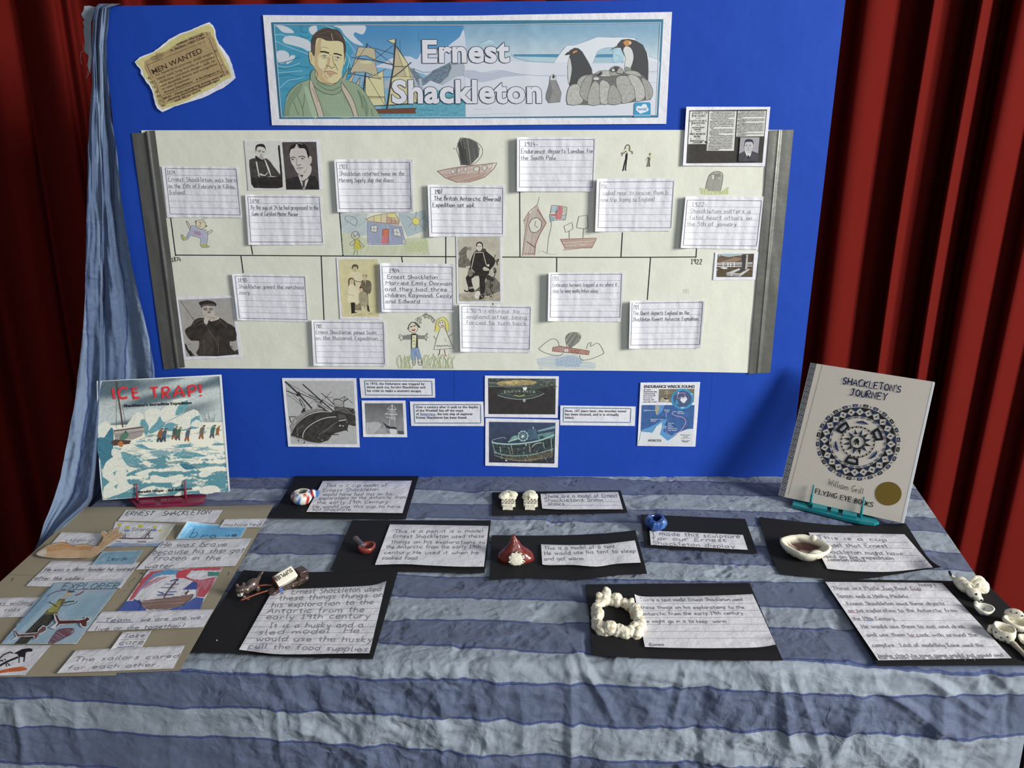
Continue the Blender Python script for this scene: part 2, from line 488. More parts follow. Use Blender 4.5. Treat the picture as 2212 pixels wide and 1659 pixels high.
curtain('stage_curtain', right, 'red velvet stage curtain with deep folds to the right of the blue board', -.2)
left = [cx(p, d) for p, d in ((-760, .02), (-690, .12), (-620, .01), (-540, .11), (-480, .03), (-420, .02), (-350, .12), (-280, .0), (-200, .12), (-120, .01), (-60, .09), (0, .05), (30, .0), (62, .10), (90, .12), (112, .08), (132, .09),
        (160, .01), (205, .03), (250, .12), (300, .03), (360, .10), (430, .01), (500, .10), (580, .03), (650, .11), (730, .02), (820, .10), (900, .02), (990, .1), (1060, .03), (1130, .06), (1176, .03))]
curtain('stage_curtain', left, 'dark red velvet stage curtain to the left of the draped fabric', -.2)

# ------------------------------------------------------------------ table and its cloth
M_TOP = material('table_laminate', '#b9b6ae', .5); M_STEEL = material('grey_steel', '#6a6c70', .4, metal=.8)
YB, YFR = 1.79, 0.998
PL = tab(215, 1085, TZ); XL = -.932
def xr(y): return lerp(.812, .935, (y-.998)/(1.6-.998))
tb = empty('trestle_table', (0, 1.4, 0)); tag(tb, 'folding trestle table hidden under the striped blue cloth', 'table')
def sub(o, parent):
    o.parent = parent; o.matrix_parent_inverse = Matrix.Translation(-parent.location); return o
sub(box_mesh('tabletop', (-.925, 1.012, TZ-.03), (.79, 1.785, TZ-.003), M_TOP, bev=.006), tb)
for x in (-.8, .7):
    for y in (1.1, 1.7):
        sub(box_mesh('leg', (x-.015, y-.015, 0), (x+.015, y+.015, TZ-.03), M_STEEL, bev=.004), tb)
def band_y(px, lst, front=False):
    out = []
    for y in lst:
        if y < 1440 and not front: out.append(tab(px, y, TZ))
        else: out.append(hit(px, y, Vector((0, YFR-.012, 0)), YF))
    return out
E1 = [975, 1003, 1030, 1065, 1096, 1125, 1168, 1210, 1251, 1298, 1347, 1405, 1474, 1549, 1618, 1690, 1770]
E2 = [985, 1015, 1047, 1074, 1110, 1140, 1184, 1224, 1262, 1314, 1360, 1427, 1490, 1570, 1645, 1715, 1795]
def arc(p):            # distance along the cloth measured from the front edge: top positive, drop negative
    return (p.y-YFR) if p.z > TZ-.004 else -(TZ-p.z)
A1 = [(p.x, arc(p)) for p in band_y(1000, E1)]; A2 = [(p.x, arc(p)) for p in band_y(1560, E2)]
def band(x, a):
    L = []
    for (x0, a0), (x1, a1) in zip(A1, A2):
        t = (x-x0)/(x1-x0); t = max(-2.2, min(1.9, t)); L.append(lerp(a0, a1, t))
    if a > L[0]: return -(a-L[0])/.05
    for i in range(len(L)-1):
        if a >= L[i+1]: return i+(L[i]-a)/(L[i]-L[i+1])
    return len(L)-1+(L[-1]-a)/.06
def cloth_mat(name, CL='#8b95a0', CD='#59637b', bs=1.0):
    m = bpy.data.materials.new(name); m.use_nodes = True; nt = m.node_tree; N = nt.nodes; L = nt.links
    b = N['Principled BSDF']; b.inputs['Roughness'].default_value = .7; b.inputs['Specular IOR Level'].default_value = .3
    b.inputs['Sheen Weight'].default_value = .12; b.inputs['Sheen Roughness'].default_value = .4
    at = N.new('ShaderNodeAttribute'); at.attribute_name = 'band'; tc = N.new('ShaderNodeTexCoord')
    def math_(op, a, v=None, c=None):
        n = N.new('ShaderNodeMath'); n.operation = op
        for i, x in enumerate((a, v, c)):
            if x is None: continue
            if isinstance(x, (int, float)): n.inputs[i].default_value = x
            else: L.new(x, n.inputs[i])
        return n.outputs[0]
    def noi(s, d=3, vec=None):
        n = N.new('ShaderNodeTexNoise'); n.inputs['Scale'].default_value = s; n.inputs['Detail'].default_value = d
        L.new(vec or tc.outputs['Object'], n.inputs['Vector']); return n.outputs['Fac']
    wob = math_('MULTIPLY_ADD', noi(9, 3), .22, -.11)
    wob2 = math_('MULTIPLY_ADD', noi(45, 2), .10, -.05)
    v = math_('ADD', math_('ADD', at.outputs['Fac'], wob), wob2)
    par = math_('MODULO', math_('ADD', math_('FLOOR', v), 41), 2)      # 0 light, 1 dark
    mix = N.new('ShaderNodeMix'); mix.data_type = 'RGBA'; L.new(par, mix.inputs[0])
    mix.inputs[6].default_value = (*lin(CL), 1); mix.inputs[7].default_value = (*lin(CD), 1)
    fr = math_('PINGPONG', v, .5)                                      # 0 at a boundary
    ln = math_('LESS_THAN', fr, .035)
    mix2 = N.new('ShaderNodeMix'); mix2.data_type = 'RGBA'; L.new(math_('MULTIPLY', ln, .8), mix2.inputs[0])
    L.new(mix.outputs[2], mix2.inputs[6]); mix2.inputs[7].default_value = (*lin('#2c3c6e'), 1)
    # soft second tone and weave
    mpv = N.new('ShaderNodeMapping'); mpv.inputs['Scale'].default_value = (1400, 90, 90); L.new(tc.outputs['Object'], mpv.inputs[0])
    mpw = N.new('ShaderNodeMapping'); mpw.inputs['Scale'].default_value = (90, 1100, 1100); L.new(tc.outputs['Object'], mpw.inputs[0])
    w1 = noi(1, 2, mpv.outputs[0]); w2 = noi(1, 2, mpw.outputs[0])
    wv = math_('ADD', math_('MULTIPLY_ADD', math_('ADD', w1, w2), .30, .70), math_('MULTIPLY_ADD', noi(7, 4), .24, -.12))
    sc = N.new('ShaderNodeVectorMath'); sc.operation = 'SCALE'; L.new(mix2.outputs[2], sc.inputs[0]); L.new(wv, sc.inputs['Scale'])
    L.new(sc.outputs[0], b.inputs['Base Color'])
    mpc = N.new('ShaderNodeMapping'); L.new(tc.outputs['Object'], mpc.inputs[0]); mpc.inputs['Scale'].default_value = (1, 1, 1)
    n0 = N.new('ShaderNodeTexNoise'); n0.inputs['Scale'].default_value = 18; L.new(mpc.outputs[0], n0.inputs['Vector'])
    ad = N.new('ShaderNodeMix'); ad.data_type = 'VECTOR'; ad.inputs[0].default_value = .06
    L.new(mpc.outputs[0], ad.inputs[4]); L.new(n0.outputs['Color'], ad.inputs[5])
    hs = []
    for sc_v, rot, amp in ((15, .5, 1.0), (31, -.7, .5), (62, 1.2, .16)):
        mr_ = N.new('ShaderNodeMapping'); mr_.inputs['Rotation'].default_value = (rot*.6, rot*.4, rot); mr_.inputs['Scale'].default_value = (1, 1.3, 1.2)
        L.new(ad.outputs[1], mr_.inputs[0])
        vo = N.new('ShaderNodeTexVoronoi'); vo.inputs['Scale'].default_value = sc_v; vo.distance = 'MANHATTAN'; L.new(mr_.outputs[0], vo.inputs['Vector'])
        hs.append(math_('MULTIPLY', vo.outputs['Distance'], amp))
    msk = N.new('ShaderNodeMapRange'); L.new(noi(3.2, 2), msk.inputs['Value']); msk.inputs['From Min'].default_value = .38; msk.inputs['From Max'].default_value = .62; msk.inputs['To Min'].default_value = .25
    hh = math_('MULTIPLY', math_('ADD', math_('ADD', hs[0], hs[1]), hs[2]), msk.outputs[0])
    bp = N.new('ShaderNodeBump'); bp.inputs['Strength'].default_value = .6; bp.inputs['Distance'].default_value = .0075
    L.new(hh, bp.inputs['Height'])
    bp2 = N.new('ShaderNodeBump'); bp2.inputs['Strength'].default_value = .25; bp2.inputs['Distance'].default_value = .0006
    L.new(math_('ADD', w1, w2), bp2.inputs['Height']); L.new(bp.outputs[0], bp2.inputs['Normal'])
    L.new(bp2.outputs[0], b.inputs['Normal'])
    return m
M_CLOTH = cloth_mat('striped_muslin'); M_DRAPE = cloth_mat('slate_muslin', '#73849d', '#586a88')
def facet(x, y, sc, an, sd):
    """piecewise flat crumples: voronoi with a straight-sided metric, turned by an"""
    c, s_ = math.cos(an), math.sin(an)
    d, p = noise.voronoi(Vector(((x*c+y*s_)*sc, (-x*s_+y*c)*sc*1.35, sd)), distance_metric='MANHATTAN', exponent=2)
    return min(d[0], 1.0)
rc = random.Random(21); CREASE = {}
def add_crease(x0, a0, x1, a1, wd, amp):
    n = int(math.hypot(x1-x0, a1-a0)/.02)+1; seen = set()
    for i in range(n+1):
        cx_, ca = lerp(x0, x1, i/n), lerp(a0, a1, i/n)
        for dx in (-1, 0, 1):
            for da in (-1, 0, 1):
                k = (int(math.floor(cx_/.025))+dx, int(math.floor(ca/.025))+da)
                if k not in seen: seen.add(k); CREASE.setdefault(k, []).append((x0, a0, x1-x0, a1-a0, wd, amp))
for i in range(430):
    x0 = rc.uniform(-.9, .9); a0 = rc.uniform(-.40, .78)
    if rc.random() > .22+.78*smooth(-.55, .2, x0): continue
    if a0 > .45 and rc.random() < .5: continue
    L_ = rc.uniform(.03, .15)*(1 if rc.random() < .8 else 1.5); an = rc.choice((rc.gauss(.5, .35), rc.gauss(-.8, .4), rc.gauss(1.45, .25) if a0 < .1 else rc.gauss(.25, .2)))
    add_crease(x0, a0, x0+L_*math.cos(an), a0+L_*math.sin(an), rc.uniform(.008, .018), rc.choice((1, 1, -.8))*rc.uniform(.0012, .0038))
for x0, a0, x1, a1 in ((.085, .03, .10, -.30), (.10, .03, .17, -.12), (.40, .02, .44, -.14), (.43, .01, .50, -.20), (-.38, -.05, -.36, -.17), (.27, .02, .24, -.12), (.62, .0, .75, -.08), (.55, -.03, .72, -.13), (-.36, -.1, -.22, -.16), (.09, .12, .11, .0)):
    add_crease(x0, a0, x1, a1, .013, .0055)
def creases(x, a):
    h = 0
    for x0, a0, dx, da, wd, amp in CREASE.get((int(math.floor(x/.025)), int(math.floor(a/.025))), ()):
        t = ((x-x0)*dx+(a-a0)*da)/(dx*dx+da*da)
        if -.05 < t < 1.05:
            t2 = min(1, max(0, t)); d = math.hypot(x-x0-dx*t2, a-a0-da*t2)
            if d < wd: h += amp*(1-d/wd)*(math.sin(math.pi*min(1, max(0, t2*.96+.02))))**.5
    return h
def wrinkle(x, a):
    wx = x+.020*nz(x, a, 7, 1); wa = a+.020*nz(x, a, 7, 2)
    m = .30+.70*smooth(-.60, .15, x+.16*nz(x, a, 3, 9))
    m2 = m*(.55+.75*smooth(-.3, .4, nz(x, a, 4.5, 12)))
    f1 = facet(wx, wa, 8, .5, 0)-.45; f2 = facet(wx, wa, 17, -.45, 3)-.45; f3 = facet(wx, wa, 44, 1.0, 7)-.45
    r = max(0, 1-abs(nz(wx*.9+wa*1.5, wa*.5-wx*.2, 12, 7))*6)
    h = .0100*f1*m+.0064*f2*m2+.0026*f3*m2 + .0010*r*m + .0012*nz(x*.6, a*4, 14, 4)
    h += creases(wx, wa)
    if a >= 0: h = min(h, .0062-.0015*smooth(.004, .0062, h))
    else: h += (.007*max(0, 1-abs(nz(x, a*.30, 9, 5))*4)*m + .005*nz(x, a*.4, 5, 6))*smooth(0, -.08, a)
    return h
def cloth():
    nx, vs, bd, fs = 760, [], [], []
    arcs = [(YB-YFR)*(1-i/360) for i in range(360)]+[-.46*i/190 for i in range(191)]
    R = .012
    for a in arcs:
        for i in range(nx+1):
            u = i/nx
            y0 = YFR+max(0, a); x = lerp(XL, xr(y0), u)
            hem = .180+.012*nz(x, 0, 9)+.30*smooth(-.66, -.55, x)+.04*smooth(-.70, -.9, x)
            aa = a if a >= 0 else a*hem/.46
            h = wrinkle(x, aa)
            ed = min(1, min(u, 1-u)*40); h *= ed
            if aa > R: p = Vector((x, YFR+aa, TZ+.0015+h))
            elif aa > -R*.6:
                t = (R-aa)/(R*1.6); an = t*math.pi/2
                p = Vector((x, YFR+R-(R+h)*math.sin(an)-.0, TZ+.0015-R+(R+h)*math.cos(an)))
            else: p = Vector((x, YFR-h-(-aa-R*.6)*.06, TZ+.0015-R*.4+aa))
            vs.append(p); bd.append(band(x, aa))
    w = nx+1
    for j in range(len(arcs)-1):
        for i in range(nx): a = j*w+i; fs.append((a, a+w, a+w+1, a+1))
    # the two hanging sides
    rows = [j for j in range(0, 361, 3)]
    for side in (0, 1):
        sg = -1 if side == 0 else 1; base = {}
        for j in rows:
            base[j] = len(vs)
            q = vs[j*w+(nx if side else 0)]
            for k in range(15):
                d = k/14
                vs.append(Vector((q.x+sg*(.006*math.sin(min(1, d*8)*math.pi/2)+.02*d+.012*d*nz(q.y, d, 9)), q.y, q.z-.34*d)))
                bd.append(bd[j*w+(nx if side else 0)])
        for j, j2 in zip(rows, rows[1:]):
            for k in range(14):
                a, b = base[j]+k, base[j2]+k
                fs.append((a, b, b+1, a+1) if side else (a, a+1, b+1, b))
    me = bpy.data.meshes.new('tablecloth'); me.from_pydata([tuple(v) for v in vs], [], fs); me.update()
    at = me.attributes.new('band', 'FLOAT', 'POINT'); at.data.foreach_set('value', bd)
    o = link('tablecloth', me, M_CLOTH, sm=True)
    tag(o, 'crinkled blue and grey striped cloth covering the table', 'tablecloth')
cloth()

# ------------------------------------------------------------------ display board
def bp(px, py, d=0): return hit(px, py, Vector((0, BY-d, 0)), YF)
brd = empty('display_board', bp(1030, 1031)); tag(brd, 'large board covered in bright blue backing paper standing on the table', 'board')
bc = [(218, 13), (1827, -5), (1705, 1031.5), (322, 1031.5)]
bw = [bp(*c) for c in bc]
M_WOOD = material('board_edge', '#c9c4b8', .8)
bv = [p+Vector((0, .004, 0)) for p in bw]+[p+Vector((0, .02, 0)) for p in bw]
pn = mesh('board_panel', bv, [(0, 3, 2, 1), (4, 5, 6, 7), (0, 1, 5, 4), (1, 2, 6, 5), (2, 3, 7, 6), (3, 0, 4, 7)], mat=M_WOOD); sub(pn, brd)
def bx(t, y):           # pixel at fraction t across the board at height y
    v = (y-13)/(1031.5-13)
    return (lerp(lerp(230, 357, v), lerp(1827, 1705, (y+5)/(1036.5)), t), y)
for k, (t0, t1, d) in enumerate(((0, .479, -.0032), (.476, .868, -.003), (.866, 1.0, -.0028))):
    f = lambda t: (lerp(218, 1827, t), lerp(13, -5, t)); g = lambda t: (lerp(322, 1705, t), 1031.5)
    s_ = Sheet('backing_paper', (Vector((0, BY, 0)), YF), [f(t0), f(t1), g(t1), g(t0)], off=d+.003, mat=M_BLUE, nu=30, nv=30, thick=.0005,
               lift=lambda a, b, k=k: .0012*nz(a*(1 if k == 2 else 2.2), b*2, 1.6, k)); sub(s_.o, brd)
# screws of a stand behind it
for x in (-.5, .5):
    b_ = box_mesh('foot', (x-.02, BY+.004, TZ+.004), (x+.02, BY+.075, TZ+.02), M_STEEL, bev=.003); sub(b_, brd)

# ------------------------------------------------------------------ draped fabric on the board's left end
def drape():
    rows = [  # y, left x, split x (front fold edge), right x, depth of the front fold, depth of the rest
        (8, 214, 222, 262, 1.692, 1.70), (13, 206, 214, 237, 1.683, 1.690), (40, 201, 208, 235, 1.67, 1.684), (100, 197, 206, 230, 1.664, 1.682), (180, 199, 210, 234, 1.662, 1.682),
        (260, 193, 214, 241, 1.660, 1.680), (320, 190, 216, 252, 1.658, 1.68), (430, 188, 222, 262, 1.655, 1.68), (560, 185, 222, 282, 1.652, 1.68), (640, 184, 220, 300, 1.65, 1.68),
        (730, 178, 221, 322, 1.645, 1.68), (800, 169, 220, 334, 1.64, 1.68), (860, 163, 219, 337, 1.62, 1.685), (920, 152, 214, 330, 1.595, 1.69), (980, 140, 209, 325, 1.56, 1.69),
        (1030, 131, 204, 320, 1.525, 1.693), (1075, 117, 197, 300, 1.50, 1.66), (1095, 110, 184, 262, 1.48, 1.60), (1130, 95, 150, 190, 1.455, 1.50), (1165, 85, 112, 130, 1.43, 1.45), (1205, 66, 84, 95, 1.41, 1.42), (1260, 30, 52, 62, 1.39, 1.40)]
    nu = 90; vs = []; bd = []; fs = []; R = 150
    for j in range(R+1):
        y = lerp(8, 1260, j/R)
        for a, b in zip(rows, rows[1:]):
            if a[0] <= y <= b[0]: t = (y-a[0])/(b[0]-a[0]); r = [lerp(p, q, t) for p, q in zip(a, b)]; break
        for i in range(nu+1):
            u = i/nu; xx = lerp(r[1], r[3], u); sp = (r[2]-r[1])/(r[3]-r[1])
            f = smooth(sp+.05, sp-.03, u)
            D = lerp(r[5], r[4], f)
            k = smooth(0, 500, y)
            D -= (.010+.018*k)*(.5+.5*math.sin(u*13+1.6*nz(u*3, y*.003, 1, 2)+y*.0022)) * (1-.4*f)
            D -= .006*nz(u*9, y*.006, 1, 6)+.004*nz(u*14, y*.02, 1, 8)
            D -= .004*math.sin(u*math.pi)
            D = min(D, r[5]+.001 if y < 1040 else 9)
            ox = 1.2*nz(y*.03, 0, 1, 2) if i in (0, nu) else 0
            vs.append(hit(xx+ox, y, Vector((0, D-.010, 0)), YF))
            v = (u*(1.3+1.5*k)+y*.0012*(1 if u > .3 else -.6)+.25*nz(u*2, y*.004, 1, 1)+.3)
            bd.append(v)
    w = nu+1
    for j in range(R):
        for i in range(nu): a = j*w+i; fs.append((a, a+w, a+w+1, a+1))
    o = mesh('draped_fabric', vs, fs, mat=M_DRAPE, sm=True)
    at = o.data.attributes.new('band', 'FLOAT', 'POINT'); at.data.foreach_set('value', bd)
    tag(o, "long blue striped muslin draped over the blue board's left end", 'fabric')
    # frayed torn end behind
    P = [(160+a/6.9125, b/6.9125) for a, b in ((150, 90), (230, 85), (330, 110), (300, 180), (255, 330), (250, 600), (262, 830), (240, 1100), (215, 1040), (205, 960), (215, 830), (150, 760), (160, 640), (140, 450),
         (150, 400), (130, 330), (155, 300), (105, 215), (145, 150))]
    S = Sheet('frayed_end', (Vector((0, 1.69, 0)), YF), [(170, 5), (215, 5), (215, 160), (170, 160)], off=.004, lift=lambda a, b: .004*nz(a*3, b*6, 1, 2), mat=M_CLOTH, outline=P, parent=None)
    a2 = S.o.data.attributes.new('band', 'FLOAT', 'POINT'); a2.data.foreach_set('value', [1.5]*len(S.o.data.vertices))
    S.o.parent = o; S.o['label'] = 'frayed torn cloth end'
    M_TH = material('loose_thread', '#8f9096', .9)
    for pl in ('150,760 110,775 98,800 105,850 92,870 105,920 112,960', '140,640 135,690 150,730 160,760', '205,1060 215,1110 190,1150 175,1160', '200,940 195,980 212,1010'):
        pts = [tuple(float(v) for v in s.split(',')) for s in pl.split()]
        tube('loose_thread', [hit(160+a/6.9125, b/6.9125, Vector((0, 1.690, 0)), YF) for a, b in pts], .0006, M_TH, o)
drape()
# ------------------------------------------------------------------ timeline roll on the board
def lvl(n): return .0010+n*.0012
SCR = Sheet('timeline_roll', BOARD, [(305, 281.5), (1690, 280.5), (1642, 806), (370, 795.5)], off=lvl(0)+.0012, mat=M_ROLL, nu=80, nv=24,
            lift=lambda a, b: .0010*nz(a*9, b*2, 1, 4)+.0006*nz(a*30, b*3, 1, 2), bottom=[(690, 797), (980, 799.5), (1340, 801)],
            label='wide cream paper roll with an inked timeline, taped across the blue board', cat='paper roll')
I = Ink(SCR)
K = '#26262a'
for p in (((379, 551), (700, 552.8), (985, 554.5)), ((1083, 555.3), (1240, 556), (1400, 555.8), (1503, 555.2))): I.line(p, 2.2, K)
for a, b in (((368.5, 469), (379.5, 553)), ((542, 529), (546, 550)), ((520.5, 553), (525.5, 590)), ((733.5, 459), (741, 552.5)), ((963, 510), (963, 570)), ((693.8, 553), (700, 691)), ((867.5, 554), (869.5, 567)),
             ((1064.5, 653), (1065, 662)), ((1122.6, 414), (1123.4, 555)), ((1202.7, 556), (1202.5, 588)), ((1344.5, 502), (1341.5, 555)), ((1405.3, 557), (1398.3, 648)), ((1504.8, 535), (1503.5, 557))):
    I.line([a, b], 2.3, K)
I.hand('1874', (371, 565.5), (391, 564.5), 9.5, K, 1.5); I.hand('1922', (1492, 570), (1516, 570), 10.5, K, 1.6)
I.hand('1911', (1475, 634), (1488, 633), 9, '#cfcfc3', 1)
I.build('timeline_ink')

def drawing(name, Zo, ops):
    I = Ink(SCR); z = Z(Zo)
    for op in ops:
        k, pts = op[0], z(op[1])
        if k == 'L': I.line(pts, op[3], op[2], sm=3 if len(op) < 5 else op[4])
        elif k == 'C': I.line(pts, op[3], op[2], sm=3, closed=True)
        elif k == 'P': I.poly(pts, op[2])
        elif k == 'H': I.hatch(pts, op[2], op[3], op[4], op[5])
    I.build(name, M_PENCIL, label=DL.pop(0)); return I
DL = ['crayoned toddler figure waving its arms', 'pencil boat with a round black sail', 'crayoned house with sun, cloud and a small figure', 'clock tower, flag and boat in brown and blue pencil', 'tall thin black stick figure', 'small stick figure with yellow marks', 'grey pencil gravestone in grass', 'crayoned bride and groom under a flower arch', 'pencil boat between ice floes on blue water']
G = '#6b6a66'
Z5 = (280, 270, 5.267); Z6 = (690, 270, 5.267); Z7 = (1090, 270, 5.722); Z8 = (1430, 340, 5.531)
Y1 = (280, 540, 5.267); Y2 = (660, 540, 6.146); Y3 = (960, 490, 5.184); Y4 = (1320, 540, 5.267)
drawing('child_drawing', Z5, [
    ('H', '700,1150 760,1150 800,1190 870,1190 885,1250 880,1350 820,1350 800,1280 720,1260 700,1255 660,1310 640,1280 680,1200', '#b4b8cc', 40, 1.1, 1.0),
    ('P', '725,1200 800,1210 830,1250 790,1262 722,1240', '#b49db0'), ('P', '765,1090 820,1080 862,1110 862,1160 820,1185 770,1165 755,1120', '#d9cfb4'),
    ('H', '585,1245 650,1290 640,1312 610,1310 588,1270', '#b9bd72', 20, 1, 1), ('H', '805,1355 870,1352 905,1375 895,1392 830,1392', '#b9bd72', 20, 1, 1),
    ('C', '765,1090 820,1080 862,1110 862,1160 820,1185 770,1165 755,1120', G, .9), ('L', '765,1092 750,1090 752,1115 762,1125', '#80654c', 1.4), ('P', '862,1140 884,1142 880,1160 862,1160', '#7c6a55'),
    ('L', '690,1190 665,1150 645,1100 655,1095 690,1150 697,1165', '#75634f', 1), ('L', '880,1230 930,1195 942,1205 935,1220 890,1245', '#75634f', 1),
    ('L', '690,1190 697,1150 740,1145 775,1165 820,1190 870,1195 890,1240 880,1350 870,1380 905,1378 895,1392 830,1393 805,1360 805,1290 720,1262 695,1255 655,1300 610,1312 585,1262 600,1245 640,1285 690,1190', '#7e8298', .9),
    ('L', '785,1110 800,1105 815,1112', K, 1), ('L', '830,1112 845,1110', K, 1), ('L', '800,1120 812,1130', '#8c6a4a', 2), ('L', '788,1140 800,1155 815,1150', '#8a4b3c', 1), ('L', '825,1075 840,1068', G, .7), ('L', '845,1070 858,1062', G, .7), ('L', '865,1062 885,1055', G, .7),
    ('L', '735,1215 800,1225', '#8d6f9c', 1.2), ('L', '745,1235 805,1245', '#8d6f9c', 1.2)])
drawing('child_drawing', Z6, [
    ('H', '1575,210 1605,150 1700,155 1790,200 1825,270 1810,360 1720,462 1610,455 1590,350', '#5c5c59', 82, 1.4, 1.1),
    ('H', '1580,210 1630,170 1660,300 1690,455 1615,450', '#3a3a3a', 80, 1.9, 1.1),
    ('H', '1345,525 1600,470 1980,430 1960,520 1880,590 1720,640 1560,645 1440,600', '#c2aea5', -8, 1.1, 1.1), ('H', '1400,560 1900,540 1860,600 1700,640 1500,630', '#a58275', -12, 2.4, 1.2),
    ('P', '1490,512 1530,505 1540,545 1500,550', '#d0cfc2'), ('P', '1572,500 1600,498 1600,540 1575,540', '#d0cfc2'), ('P', '1760,485 1815,478 1808,525 1762,522', '#d0cfc2'), ('P', '1855,475 1900,462 1895,515 1856,510', '#d0cfc2'), ('P', '1915,462 1960,455 1955,480 1925,490', '#d0cfc2'), ('P', '1645,490 1680,485 1672,520 1650,525', '#d0cfc2'),
    ('L', '1600,150 1580,210 1562,280 1580,330 1600,400 1612,465', G, 1), ('L', '1605,145 1700,155 1790,195 1850,260 1855,330 1810,400 1760,440 1715,465', G, 1),
    ('L', '1340,525 1480,495 1700,468 2022,430 1985,500 1880,595 1720,648 1560,650 1430,600 1340,525', '#7d5f55', 1.2, 0), ('L', '1525,262 1548,275', G, 1), ('L', '1560,490 1560,560', G, .8), ('L', '1820,475 1818,560', '#8d6f63', 1.2),
    ('C', '1572,500 1600,498 1600,540 1575,540', G, .8), ('C', '1760,485 1815,478 1808,525 1762,522', G, .8), ('C', '1855,475 1900,462 1895,515 1856,510', G, .8), ('C', '1500,512 1530,505 1540,545 1510,550', G, .8), ('C', '1645,490 1680,485 1672,520 1650,525', G, .8)])
drawing('child_drawing', Z6, [
    ('H', '245,1000 560,1010 520,1080 555,1110 550,1250 440,1270 300,1230 250,1210', '#b1c1c8', -35, 1.6, 1.2), ('H', '900,1000 1100,1000 1200,960 1235,1080 1215,1200 1000,1270 950,1160 900,1040', '#b1c1c8', 40, 1.6, 1.2),
    ('H', '250,1215 380,1240 540,1290 560,1370 960,1370 960,1290 1225,1270 1260,1480 270,1480', '#ccd2b0', -70, 1.9, 1.2), ('H', '960,1340 1230,1310 1240,1440 980,1440', '#b4bf86', -50, 3, 1.2),
    ('H', '548,1100 560,1355 950,1355 960,1300 935,1150 700,1110', '#a3abc6', 75, 1.3, 1.05),
    ('P', '525,1070 620,1030 700,1015 860,1000 905,1090 900,1130 620,1105', '#cfc7ab'), ('P', '620,1040 700,1020 700,1100 620,1100', '#d2cf9b'), ('P', '770,1005 860,1005 880,1060 800,1050', '#d6d08e'), ('P', '770,1050 905,1090 905,1130 770,1115', '#bf9d8c'),
    ('P', '720,1185 788,1185 785,1260 715,1260', '#c97a5c'), ('H', '715,1260 785,1260 780,1352 705,1352', '#cf7f80', 80, 1, 1.2), ('P', '590,1150 655,1145 650,1218 592,1210', '#cfd2cb'), ('P', '845,1180 905,1178 930,1265 848,1255', '#cfd2cb'),
    ('L', '525,1070 615,1035 740,1010 860,1000 910,1085 905,1130 700,1112 560,1095 525,1070', '#8c7257', 1.1, 0), ('L', '620,1038 620,1100', '#8c7257', 1), ('L', '705,1018 700,1105', '#8c7257', 1), ('L', '770,1010 765,1115', '#8c7257', 1), ('L', '815,1050 820,1120', '#8c7257', 1), ('L', '760,1048 880,1062', '#8c7257', 1), ('L', '860,1075 865,1130', '#8c7257', 1),
    ('C', '590,1150 655,1145 650,1218 592,1210', G, .9), ('L', '622,1148 620,1215', G, .8), ('L', '590,1180 655,1182', G, .8), ('C', '845,1180 905,1178 930,1265 848,1255', G, .9), ('L', '875,1180 885,1262', G, .8), ('L', '846,1218 915,1222', G, .8),
    ('L', '720,1260 720,1185 788,1185 782,1352', '#803c2a', 1, 0), ('L', '548,1100 550,1350', '#7e86aa', 1), ('L', '935,1150 965,1290 955,1355 560,1360', '#7e86aa', 1),
    ('L', '290,1070 300,1040 340,1035 380,1045 425,1075 430,1100 415,1145 380,1135 365,1125 345,1110 325,1105 290,1070', '#6f7a80', .9),
    ('P', '1055,1085 1080,1055 1130,1070 1140,1110 1110,1138 1065,1120', '#d9cf7a'), ('C', '1055,1085 1080,1055 1130,1070 1140,1110 1110,1138 1065,1120', '#8e8a55', .9), ('L', '1105,985 1095,1050', '#7c8188', .9), ('L', '1200,1035 1145,1085', '#7c8188', .9), ('L', '1140,1125 1185,1175', '#7c8188', .9), ('L', '1100,1150 1090,1200', '#7c8188', .9), ('L', '1050,1120 1010,1160', '#7c8188', .9), ('L', '1000,1040 1045,1070', '#7c8188', .9),
    ('P', '408,1300 440,1300 470,1360 475,1415 395,1415 400,1360', '#c3bb55'), ('C', '368,1235 408,1208 450,1235 450,1280 408,1300 370,1275', G, 1.1), ('L', '385,1235 395,1260 405,1275 415,1255', G, 1.2), ('L', '428,1245 436,1252', K, 1.8), ('L', '405,1300 350,1350 360,1370 385,1365 415,1310', G, .9), ('L', '440,1300 480,1345 510,1385 480,1385 455,1345', G, .9), ('L', '408,1420 390,1480', G, .9), ('L', '432,1420 432,1480', G, .9), ('L', '405,1300 395,1410', '#9a9440', 1), ('L', '442,1300 475,1410', '#9a9440', 1)])
